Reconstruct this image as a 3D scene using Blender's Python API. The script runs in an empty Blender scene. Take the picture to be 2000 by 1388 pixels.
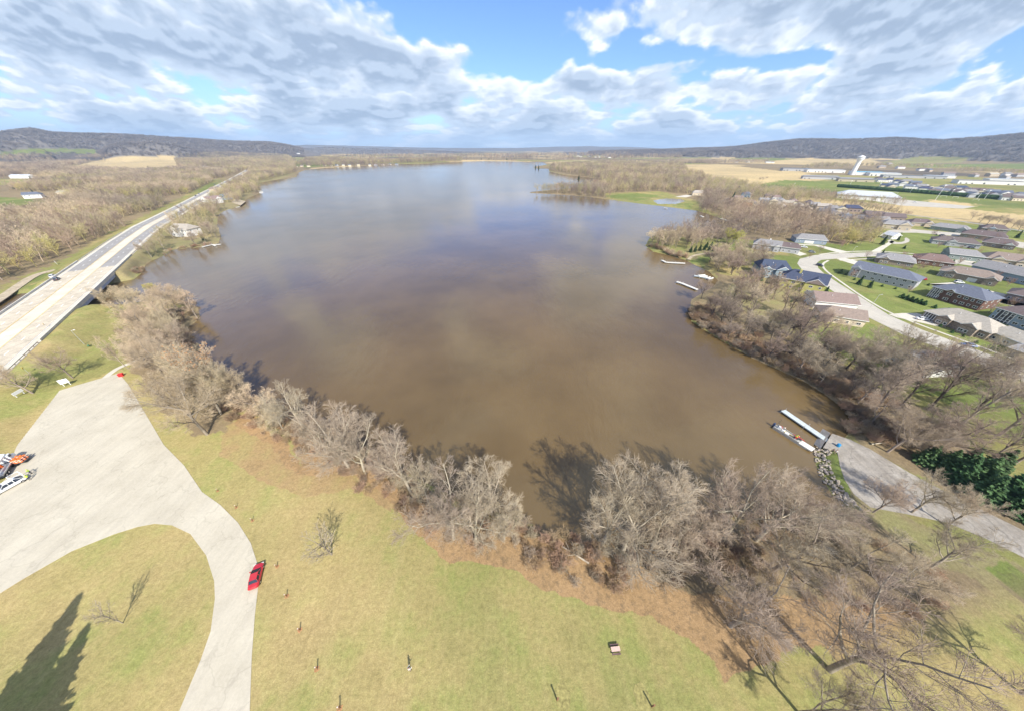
import bpy, bmesh, math, random
import numpy as np
from mathutils import Vector, Matrix, geometry
R = math.radians
C = bpy.context.scene.collection
SC = bpy.context.scene

# ------------------------------------------------------------------ camera
H = 70.0
F = 581.0; PCX = 1000.0; PCY = 694.0; PITCH = R(34.8)
CP, SP = math.cos(PITCH), math.sin(PITCH)
cam_d = bpy.data.cameras.new('camera'); cam = bpy.data.objects.new('camera', cam_d); C.objects.link(cam)
cam.location = (0, 0, H); cam.rotation_euler = (R(90) - PITCH, 0, 0)
cam_d.sensor_width = 36.0; cam_d.lens = 36.0 * F / 2000.0
cam_d.clip_start = 0.5; cam_d.clip_end = 60000
SC.camera = cam

# ------------------------------------------------------------------ exposure
SC.view_settings.view_transform = 'Standard'; SC.view_settings.look = 'None'
SC.view_settings.gamma = 1.0; SC.view_settings.use_curve_mapping = False
SC.view_settings.exposure = 0.74
SC.cycles.use_denoising = True      # fine twigs stay crisp
SC.cycles.max_bounces = 5; SC.cycles.transparent_max_bounces = 8
SC.cycles.diffuse_bounces = 2; SC.cycles.glossy_bounces = 2; SC.cycles.volume_bounces = 0

# ------------------------------------------------------------------ sun
SUN_EL, SUN_AZ = R(42), R(155)
sv = Vector((math.sin(SUN_AZ) * math.cos(SUN_EL), math.cos(SUN_AZ) * math.cos(SUN_EL), math.sin(SUN_EL)))
sun_d = bpy.data.lights.new('sun', 'SUN'); sun_d.energy = 4.5; sun_d.angle = R(0.5); sun_d.color = (1.0, .955, .86)
sun = bpy.data.objects.new('sun', sun_d); C.objects.link(sun)
sun.rotation_euler = (-sv).to_track_quat('-Z', 'Y').to_euler(); sun.location = (0, 0, 400)

# ------------------------------------------------------------------ world: sky with clouds
world = bpy.data.worlds.new('World'); SC.world = world; world.use_nodes = True
nt = world.node_tree; nt.nodes.clear()
def N(t, **kw):
    n = nt.nodes.new(t)
    for k, v in kw.items(): setattr(n, k, v)
    return n
def plug(s, v):
    if isinstance(v, bpy.types.NodeSocket): nt.links.new(v, s)
    else: s.default_value = v
def M(op, a, b=0.0, c=0.0, clamp=False):
    n = N('ShaderNodeMath', operation=op, use_clamp=clamp)
    plug(n.inputs[0], a); plug(n.inputs[1], b); plug(n.inputs[2], c)
    return n.outputs[0]
def MIXC(f, a, b):
    n = N('ShaderNodeMix', data_type='RGBA')
    plug(n.inputs[0], f); plug(n.inputs[6], a); plug(n.inputs[7], b)
    return n.outputs[2]
def SMOOTH(x, lo, hi, a=0.0, b=1.0):
    n = N('ShaderNodeMapRange', interpolation_type='SMOOTHSTEP')
    plug(n.inputs[0], x); plug(n.inputs[1], lo); plug(n.inputs[2], hi); plug(n.inputs[3], a); plug(n.inputs[4], b)
    return n.outputs[0]
tc = N('ShaderNodeTexCoord'); sep = N('ShaderNodeSeparateXYZ'); nt.links.new(tc.outputs['Generated'], sep.inputs[0])
X, Y, Z = sep.outputs
sky = N('ShaderNodeTexSky', sky_type='NISHITA', sun_disc=False, sun_elevation=SUN_EL, sun_rotation=SUN_AZ,
        altitude=200.0, air_density=1.0, dust_density=0.6, ozone_density=2.2)
az = M('MULTIPLY', M('ARCTAN2', X, Y), 57.29578)
el = M('MULTIPLY', M('ARCSINE', Z), 57.29578)
def blob(a, e, sa, se, w):
    u = M('DIVIDE', M('SUBTRACT', az, a), sa); v = M('DIVIDE', M('SUBTRACT', el, e), se)
    r2 = M('ADD', M('MULTIPLY', u, u), M('MULTIPLY', v, v))
    return M('MULTIPLY', M('EXPONENT', M('MULTIPLY', r2, -1.0)), w)
BIAS = [(-4, 14.6, 11, 2.2, -.20), (1, 11.0, 5, 1.6, -.16), (20, 9.9, 9, 1.0, -.20), (33, 8.4, 6, .7, -.12),
        (-24, 9.0, 12, 3.0, .10), (-15, 9.3, 8, 2.2, .13), (-42, 9, 9, 3.0, .07), (9, 7.6, 8, 1.2, .15), (24, 6.4, 8, 1.0, .13),
        (38, 11.5, 15, 3.0, .20), (10, 13.0, 8, 1.5, .10), (-21, 19, 9, 3.2, -.6), (12, 26, 9, 5, .12), (-6, 34, 8, 5, .14), (0, 32, 70, 12, -.18)]
bias = None
for b in BIAS:
    g = blob(*b); bias = g if bias is None else M('ADD', bias, g)
yy_ = M('SQRT', M('ADD', M('MULTIPLY', Y, Y), .05))
azr = M('DIVIDE', X, yy_)
elr = M('DIVIDE', M('MAXIMUM', Z, 0.0), yy_)
bias = M('ADD', bias, SMOOTH(el, 2.0, 8.0, .075, 0.0))
def cloud_density(de, seed, scale=1.45, c=1.25):
    e_ = M('ADD', elr, de)
    cv = N('ShaderNodeCombineXYZ'); plug(cv.inputs[0], M('DIVIDE', M('MULTIPLY', azr, 3.4), M('ADD', e_, 1.0))); plug(cv.inputs[1], M('MULTIPLY', M('LOGARITHM', M('ADD', e_, .055), 2.71828), c)); cv.inputs[2].default_value = seed
    n1 = N('ShaderNodeTexNoise'); n1.inputs['Scale'].default_value = scale; n1.inputs['Detail'].default_value = 8
    n1.inputs['Roughness'].default_value = .52; n1.inputs['Distortion'].default_value = .1
    nt.links.new(cv.outputs[0], n1.inputs['Vector'])
    v1 = N('ShaderNodeTexVoronoi', feature='SMOOTH_F1'); v1.inputs['Scale'].default_value = 5.2; v1.inputs['Detail'].default_value = 1.0; v1.inputs['Smoothness'].default_value = .6
    nt.links.new(cv.outputs[0], v1.inputs['Vector'])
    return M('ADD', n1.outputs[0], M('MULTIPLY', M('SUBTRACT', .45, v1.outputs['Distance']), .14))
d0 = M('ADD', cloud_density(0.0, 3.7), bias)
d1 = M('ADD', cloud_density(0.014, 3.7), bias)
cover = SMOOTH(d0, .385, .475)
thick = SMOOTH(d0, .45, .62)
lit = M('MULTIPLY', SMOOTH(M('SUBTRACT', d0, d1), -.03, .045), M('SUBTRACT', 1.0, M('MULTIPLY', thick, .38)))          # the side turned up to the sun is brighter than the base
WHITE = (8.4, 8.5, 8.6, 1); GREY = (2.9, 3.6, 4.6, 1); MID = (5.1, 5.95, 7.0, 1)
ccol = MIXC(lit, MIXC(thick, MID, GREY), MIXC(thick, WHITE, MID))
skyb = N('ShaderNodeMix', data_type='RGBA', blend_type='MULTIPLY'); skyb.inputs[0].default_value = 1
nt.links.new(sky.outputs[0], skyb.inputs[6]); skyb.inputs[7].default_value = (.80, .98, 1.45, 1)
full = MIXC(M('MULTIPLY', cover, .95), skyb.outputs[2], ccol)
hz = SMOOTH(el, -0.3, 3.6, 1.0, 0.0)
full = MIXC(M('MULTIPLY', hz, .6), full, (4.8, 6.4, 8.3, 1))
bg = N('ShaderNodeBackground'); nt.links.new(full, bg.inputs[0]); bg.inputs[1].default_value = 0.09
wo = N('ShaderNodeOutputWorld'); nt.links.new(bg.outputs[0], wo.inputs[0])
world.cycles.sampling_method = 'MANUAL'; world.cycles.sample_map_resolution = 512

# ------------------------------------------------------------------ geometry of the place
def ray(px, py):
    x = (px - PCX) / F; v = -(py - PCY) / F
    return x, CP + v * SP, -SP + v * CP
def G(px, py, z=0.0):
    """where the line of sight of a photo pixel meets the level z"""
    x, y, d = ray(px, py); t = (z - H) / d
    return Vector((x * t, y * t, z))
def project(x, y, z):
    dep = y * CP - (z - H) * SP; up = y * SP + (z - H) * CP
    dep = np.where(dep < 1, np.nan, dep)
    return PCX + F * x / dep, PCY - F * up / dep
def azel(px, py):
    x, y, z = ray(px, py)
    return math.atan2(x, y), math.atan2(z, math.hypot(x, y))
def inpoly(px, py, poly):
    ins = np.zeros(px.shape, bool); n = len(poly)
    for i in range(n):
        x1, y1 = poly[i]; x2, y2 = poly[(i + 1) % n]
        if y1 == y2: continue
        c = ((y1 > py) != (y2 > py)) & (px < (x2 - x1) * (py - y1) / (y2 - y1) + x1)
        ins ^= c
    return ins
def segdist(x, y, pts, closed=True):
    d = np.full(x.shape, 1e18); n = len(pts)
    for i in range(n if closed else n - 1):
        ax, ay = pts[i][0], pts[i][1]; bx, by = pts[(i + 1) % n][0], pts[(i + 1) % n][1]
        vx, vy = bx - ax, by - ay; L = vx * vx + vy * vy + 1e-9
        t = np.clip(((x - ax) * vx + (y - ay) * vy) / L, 0, 1)
        d = np.minimum(d, (x - ax - t * vx) ** 2 + (y - ay - t * vy) ** 2)
    return np.sqrt(d)
rs = np.random.RandomState(7)
_w = rs.uniform(-1, 1, (24, 4))
def wav(x, y, L, k0=0):
    """smooth pseudo noise about -1..1 with wavelength about L"""
    s = 0
    for k in range(8):
        a, b, c, q = _w[(k + k0) % 24]
        ang = a * 3.14; f = 6.283 / L * (0.6 + .9 * abs(b))
        s = s + np.sin((x * math.cos(ang) + y * math.sin(ang)) * f + c * 6.3 + 1.3 * np.sin((x * math.sin(ang) - y * math.cos(ang)) * f * .7 + q * 6))
    return s / 4.0

WL = -1.0     # water level
lake_px = [(850,318),(845,319.5),(760,321.5),(700,325),(640,328),(600,332),(583,338),(580,346),(540,352),(512,357),(505,365),(508,378),
 (482,390),(470,403),(440,412),(428,420),(425,440),(432,462),(428,475),(400,483),(370,485),(340,488),(320,500),(300,508),(285,517),(278,533),
 (262,546),(232,551),(200,560),(120,570),(40,574),(0,584),(-120,612),(-180,640),(-120,668),(0,634),(70,630),(140,622),(180,607),(240,594),(300,586),(345,585),
 (388,600),(392,622),(368,640),(372,670),(400,705),(440,738),(480,770),(530,800),(600,828),(650,845),(720,880),(780,915),(850,950),(920,985),
 (990,1005),(1040,1022),(1080,1040),(1130,1055),(1170,1062),(1230,1048),(1300,1030),(1400,1012),(1500,1000),(1560,988),(1630,985),
 (1622,962),(1603,930),(1592,905),(1590,880),(1604,868),(1630,866),(1650,852),(1668,830),(1650,800),(1610,770),(1570,745),(1520,722),(1470,700),(1420,672),(1380,648),
 (1350,628),(1347,600),(1350,585),(1368,574),(1392,560),(1402,548),(1385,531),(1362,521),(1340,509),(1310,500),(1275,492),(1260,480),
 (1268,465),(1300,452),(1345,446),(1395,440),(1420,433),(1400,424),(1360,412),(1290,403),(1240,397),(1180,389),(1130,383),(1080,380),
 (1035,377.5),(1035,375.5),(1070,371.5),(1110,368),(1150,362),(1172,355),(1150,347),(1100,342),(1072,335),(1070,330),(1050,330),(1040,326.5),(1068,322),
 (1060,317.5),(1000,316),(940,315)]
lake_w = [tuple(G(px, py, WL))[:2] for px, py in lake_px]
pond_px = [(1275,392),(1300,388),(1330,389),(1338,394),(1320,399),(1285,399)]
pond_w = [tuple(G(px, py, -.4))[:2] for px, py in pond_px]

hw_c = [(-75, -88), (-130, -8), (-188, 71), (-243, 146), (-280, 196), (-337, 273), (-380, 333), (-444, 437), (-540, 590), (-666, 795), (-755, 940), (-1016, 1355)]
hw_z = [4, 4, 4, 4, 4, 4, 3.6, 3.0, 2.4, 2.0, 1.6, 1.2]
def hw_at(x, y):
    d = np.full(x.shape, 1e18); z = np.zeros(x.shape); s = np.zeros(x.shape)
    for i in range(len(hw_c) - 1):
        ax, ay = hw_c[i]; bx, by = hw_c[i + 1]; vx, vy = bx - ax, by - ay
        t = np.clip(((x - ax) * vx + (y - ay) * vy) / (vx * vx + vy * vy), 0, 1)
        dd = (x - ax - t * vx) ** 2 + (y - ay - t * vy) ** 2
        m = dd < d
        d = np.where(m, dd, d); z = np.where(m, hw_z[i] + t * (hw_z[i + 1] - hw_z[i]), z)
    return np.sqrt(d), z
RIDGES = [  # skyline points in the photo, distance, width of the front and back slope
 ([(-500,240),(-300,246),(-100,258),(0,262),(30,257),(62,253),(100,261),(150,264),(250,267),(350,272),(450,278),(530,280),(560,285),(590,292),(625,301)], 4600, 1300, 900),
 ([(-500,268),(-200,272),(-60,276),(0,281),(50,286),(95,296)], 3500, 450, 300),
 ([(195,301),(215,288),(240,284),(290,281),(330,286),(370,292),(392,301)], 3500, 350, 300),
 ([(560,292),(640,290),(720,292),(820,295),(900,299),(980,303)], 6000, 900, 600),
 ([(540,286),(600,283.5),(700,286),(780,288),(850,289.5),(950,290),(1010,290),(1060,288),(1150,286.5),(1240,288),(1290,291),(1380,294)], 9500, 1500, 900),
 ([(1100,301),(1180,297),(1260,295),(1330,293),(1400,291),(1440,288),(1480,283),(1560,275),(1640,275.5),(1740,273),(1840,277),(1900,272),(2000,266),(2300,256),(2600,262)], 4400, 900, 800),
 ([(1300,304),(1350,299),(1410,296),(1480,298),(1540,302),(1580,309)], 3600, 350, 250),
 ([(1820,318),(1870,309),(1920,299),(2000,285),(2200,270),(2500,268)], 3700, 330, 400),
]
_rid = []
for pts, D, wf, wb in RIDGES:
    A = [azel(*p) for p in pts]
    _rid.append(([a for a, e in A], [max(0.0, H + D * math.tan(e)) for a, e in A], D, wf, wb))
def sm(t):
    t = np.clip(t, 0, 1); return t * t * (3 - 2 * t)
def gz(x, y):
    """height of the ground"""
    x = np.asarray(x, float); y = np.asarray(y, float)
    r = np.hypot(x, y); a = np.arctan2(x, y)
    z = np.zeros(x.shape)
    for A, Zt, D, wf, wb in _rid:
        top = np.interp(a, A, Zt, left=0, right=0)
        rr = r + 110 * wav(x, y, 900, 3)
        gully = 1 + .10 * wav(x, y, 420, 1) + .05 * wav(x, y, 170, 5)
        prof = np.where(rr < D, sm((rr - D + wf) / wf), 1 - .75 * sm((rr - D) / wb))
        near = np.clip(np.abs(rr - D) / (wf * .5), 0, 1)
        z = np.maximum(z, top * prof * (1 + (gully - 1) * near))
    big = r > 1700
    z = z + np.where(big, sm((r - 1700) / 1200) * 3.0 * (1 + wav(x, y, 700, 9)), 0)
    ins = inpoly(x, y, lake_w)
    nr = (r < 5200)
    d = np.where(nr, 0, 1e3)
    if nr.any():
        d[nr] = segdist(x[nr], y[nr], lake_w)
    s = np.where(ins, -d, d)
    hd, hz_ = hw_at(x, y)
    emb = hz_ * sm(1 - (hd - 15.5) / 13.0)
    w = np.clip(r / 250.0, 1, 6)
    bank = np.where(s < 0, WL - np.minimum(2.0, -s * .35), WL + (-WL) * sm((s / w) / 4.5))
    z = np.where(s < 40, bank, z) + np.where(s > 0, emb * sm((s - 0) / 6.0) , 0)
    pi_ = inpoly(x, y, pond_w)
    z = np.where(pi_, -1.0, z)
    return z
def gz1(x, y): return float(gz(np.array([x]), np.array([y]))[0])
def P(px, py):
    """the point of the ground seen at a photo pixel"""
    z = 0.0
    for _ in range(6):
        v = G(px, py, z); z = gz1(v.x, v.y)
    v = G(px, py, z); return v

# ------------------------------------------------------------------ materials
def mat(name, col, rough=.8, var=.18, scale=1.0, bump=0.0, metal=0.0, rnd=0.0, coord='Object', spec=.3, col2=None, detail=5, hue=None, patch=0.0):
    m = bpy.data.materials.new(name); m.use_nodes = True; t = m.node_tree; b = t.nodes['Principled BSDF']
    b.inputs['Roughness'].default_value = rough; b.inputs['Metallic'].default_value = metal
    b.inputs['Specular IOR Level'].default_value = spec
    if coord == 'World': src = t.nodes.new('ShaderNodeNewGeometry').outputs['Position']
    else: src = t.nodes.new('ShaderNodeTexCoord').outputs['Object']
    n = t.nodes.new('ShaderNodeTexNoise'); n.inputs['Scale'].default_value = scale; n.inputs['Detail'].default_value = detail
    n.inputs['Roughness'].default_value = .65
    t.links.new(src, n.inputs['Vector'])
    mx = t.nodes.new('ShaderNodeMix'); mx.data_type = 'RGBA'
    lo = tuple(c * (1 - var) for c in col) + (1,); hi = tuple(min(1, c * (1 + var)) for c in (col2 or col)) + (1,)
    mr = t.nodes.new('ShaderNodeMapRange'); mr.inputs[1].default_value = .33; mr.inputs[2].default_value = .67
    t.links.new(n.outputs[0], mr.inputs[0]); t.links.new(mr.outputs[0], mx.inputs[0])
    mx.inputs[6].default_value = lo; mx.inputs[7].default_value = hi
    out = mx.outputs[2]
    if rnd > 0:
        oi = t.nodes.new('ShaderNodeObjectInfo'); hs = t.nodes.new('ShaderNodeHueSaturation')
        m2 = t.nodes.new('ShaderNodeMapRange'); m2.inputs[3].default_value = 1 - rnd; m2.inputs[4].default_value = 1 + rnd
        t.links.new(oi.outputs['Random'], m2.inputs[0]); t.links.new(m2.outputs[0], hs.inputs['Value'])
        mm = t.nodes.new('ShaderNodeMath'); mm.operation = 'MULTIPLY'; mm.inputs[1].default_value = 7.31
        fr = t.nodes.new('ShaderNodeMath'); fr.operation = 'FRACT'
        m3 = t.nodes.new('ShaderNodeMapRange'); m3.inputs[3].default_value = .485; m3.inputs[4].default_value = .515
        t.links.new(oi.outputs['Random'], mm.inputs[0]); t.links.new(mm.outputs[0], fr.inputs[0]); t.links.new(fr.outputs[0], m3.inputs[0])
        t.links.new(m3.outputs[0], hs.inputs['Hue'])
        t.links.new(out, hs.inputs['Color']); out = hs.outputs[0]
    if patch > 0:
        wp = t.nodes.new('ShaderNodeNewGeometry').outputs['Position']; pn = t.nodes.new('ShaderNodeTexNoise'); pn.inputs['Scale'].default_value = .012; pn.inputs['Detail'].default_value = 4; t.links.new(wp, pn.inputs['Vector'])
        pr = t.nodes.new('ShaderNodeMapRange'); pr.inputs[1].default_value = .38; pr.inputs[2].default_value = .62; t.links.new(pn.outputs[0], pr.inputs[0])
        pm = t.nodes.new('ShaderNodeMix'); pm.data_type = 'RGBA'; t.links.new(pr.outputs[0], pm.inputs[0]); pm.inputs[6].default_value = (1 - patch, 1 - patch, 1 - patch * .9, 1); pm.inputs[7].default_value = (1 + patch, 1 + patch * .85, 1 + patch * .3, 1)
        pq = t.nodes.new('ShaderNodeMix'); pq.data_type = 'RGBA'; pq.blend_type = 'MULTIPLY'; pq.inputs[0].default_value = 1; t.links.new(out, pq.inputs[6]); t.links.new(pm.outputs[2], pq.inputs[7]); out = pq.outputs[2]
    t.links.new(out, b.inputs['Base Color'])
    if bump > 0:
        bp = t.nodes.new('ShaderNodeBump'); bp.inputs['Strength'].default_value = bump; bp.inputs['Distance'].default_value = .1
        t.links.new(n.outputs[0], bp.inputs['Height']); t.links.new(bp.outputs[0], b.inputs['Normal'])
    return m

# ------------------------------------------------------------------ mesh builder
class MB:
    def __init__(s): s.v = []; s.f = []; s.m = []
    def add(s, vs, fs, mi=0):
        o = len(s.v); s.v += [tuple(v) for v in vs]; s.f += [tuple(i + o for i in f) for f in fs]; s.m += [mi] * len(fs)
    def box(s, x0, x1, y0, y1, z0, z1, mi=0, M=None, tx=0, ty=0):
        vs = [(x0, y0, z0), (x1, y0, z0), (x1, y1, z0), (x0, y1, z0), (x0 + tx, y0 + ty, z1), (x1 - tx, y0 + ty, z1), (x1 - tx, y1 - ty, z1), (x0 + tx, y1 - ty, z1)]
        if M: vs = [M @ Vector(v) for v in vs]
        s.add(vs, [(3, 2, 1, 0), (4, 5, 6, 7), (0, 1, 5, 4), (1, 2, 6, 5), (2, 3, 7, 6), (3, 0, 4, 7)], mi)
    def prism(s, poly, z0, z1, mi=0):
        n = len(poly)
        a = sum(poly[i][0] * poly[(i + 1) % n][1] - poly[(i + 1) % n][0] * poly[i][1] for i in range(n))
        if a < 0: poly = poly[::-1]
        vs = [(p[0], p[1], z0) for p in poly] + [(p[0], p[1], z1) for p in poly]
        s.add(vs, [tuple(range(n - 1, -1, -1)), tuple(range(n, 2 * n))] + [(i, (i + 1) % n, n + (i + 1) % n, n + i) for i in range(n)], mi)
    def tube(s, a, b, r0, r1=None, n=8, mi=0, caps=True):
        a = Vector(a); b = Vector(b); r1 = r0 if r1 is None else r1
        d = (b - a).normalized(); u = d.orthogonal().normalized(); w = d.cross(u)
        vs = [a + (u * math.cos(6.2832 * i / n) + w * math.sin(6.2832 * i / n)) * r0 for i in range(n)]
        vs += [b + (u * math.cos(6.2832 * i / n) + w * math.sin(6.2832 * i / n)) * r1 for i in range(n)]
        fs = [(i, (i + 1) % n, n + (i + 1) % n, n + i) for i in range(n)]
        if caps: fs += [tuple(range(n - 1, -1, -1)), tuple(range(n, 2 * n))]
        s.add(vs, fs, mi)
    def lathe(s, prof, n=16, mi=0, c=(0, 0)):
        vs = []; fs = []
        for r, z in prof: vs += [(c[0] + r * math.cos(6.2832 * i / n), c[1] + r * math.sin(6.2832 * i / n), z) for i in range(n)]
        for k in range(len(prof) - 1): fs += [(k * n + i, k * n + (i + 1) % n, (k + 1) * n + (i + 1) % n, (k + 1) * n + i) for i in range(n)]
        fs += [tuple(range(n - 1, -1, -1)), tuple((len(prof) - 1) * n + i for i in range(n))]
        s.add(vs, fs, mi)
    def ball(s, c, r, n=8, mi=0, sz=1.0, jit=0, seed=0):
        rr = random.Random(seed); prof = []
        vs = [(c[0], c[1], c[2] - r * sz)]; m = max(4, n // 2 + 1)
        for k in range(1, m):
            ph = math.pi * k / m
            for i in range(n):
                q = r * (1 + rr.uniform(-jit, jit))
                vs.append((c[0] + q * math.sin(ph) * math.cos(6.2832 * i / n), c[1] + q * math.sin(ph) * math.sin(6.2832 * i / n), c[2] - q * sz * math.cos(ph)))
        vs.append((c[0], c[1], c[2] + r * sz)); e = len(vs) - 1
        fs = [(0, 1 + (i + 1) % n, 1 + i) for i in range(n)]
        for k in range(m - 2): fs += [(1 + k * n + i, 1 + k * n + (i + 1) % n, 1 + (k + 1) * n + (i + 1) % n, 1 + (k + 1) * n + i) for i in range(n)]
        fs += [(1 + (m - 2) * n + i, 1 + (m - 2) * n + (i + 1) % n, e) for i in range(n)]
        s.add(vs, fs, mi)
    def mesh(s, name, mats, smooth=False):
        me = bpy.data.meshes.new(name); me.from_pydata(s.v, [], s.f)
        for m in (mats if isinstance(mats, (list, tuple)) else [mats]): me.materials.append(m)
        me.polygons.foreach_set('material_index', s.m)
        if smooth: me.polygons.foreach_set('use_smooth', [True] * len(s.f))
        me.update(); return me
    def build(s, name, mats, parent=None, smooth=False, loc=None, rz=0.0):
        o = bpy.data.objects.new(name, s.mesh(name, mats, smooth)); C.objects.link(o)
        if parent: o.parent = parent
        if loc is not None: o.location = loc; o.rotation_euler = (0, 0, rz)
        return o
def tag(o, label=None, cat=None, group=None, kind=None):
    if label: o['label'] = label
    if cat: o['category'] = cat
    if group: o['group'] = group
    if kind: o['kind'] = kind
    return o
def empty(name, loc=(0, 0, 0), rz=0.0):
    o = bpy.data.objects.new(name, None); C.objects.link(o); o.empty_display_size = .3
    o.location = loc; o.rotation_euler = (0, 0, rz); return o
KIDS = {}
def copy_thing(root, loc=None, rz=0.0, sc=1.0, label=None, group=None):
    r = root.copy(); C.objects.link(r)
    if loc is not None: r.location = loc
    r.rotation_euler = (0, 0, rz); r.scale = (sc, sc, sc) if not isinstance(sc, tuple) else sc
    if label: r['label'] = label
    if group: r['group'] = group
    for ch in list(root.children):
        c = ch.copy(); C.objects.link(c); c.parent = r
        for g in list(ch.children):
            d = g.copy(); C.objects.link(d); d.parent = c
    return r
def npmesh(name, V, Fq, mats, nv=4):
    me = bpy.data.meshes.new(name); nf = len(Fq)
    me.vertices.add(len(V)); me.vertices.foreach_set('co', np.asarray(V, np.float32).ravel())
    me.loops.add(nf * nv); me.loops.foreach_set('vertex_index', np.asarray(Fq, np.int32).ravel())
    me.polygons.add(nf); me.polygons.foreach_set('loop_start', np.arange(0, nf * nv, nv, dtype=np.int32))
    me.update(calc_edges=True)
    for m in (mats if isinstance(mats, (list, tuple)) else [mats]): me.materials.append(m)
    return me
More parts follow.
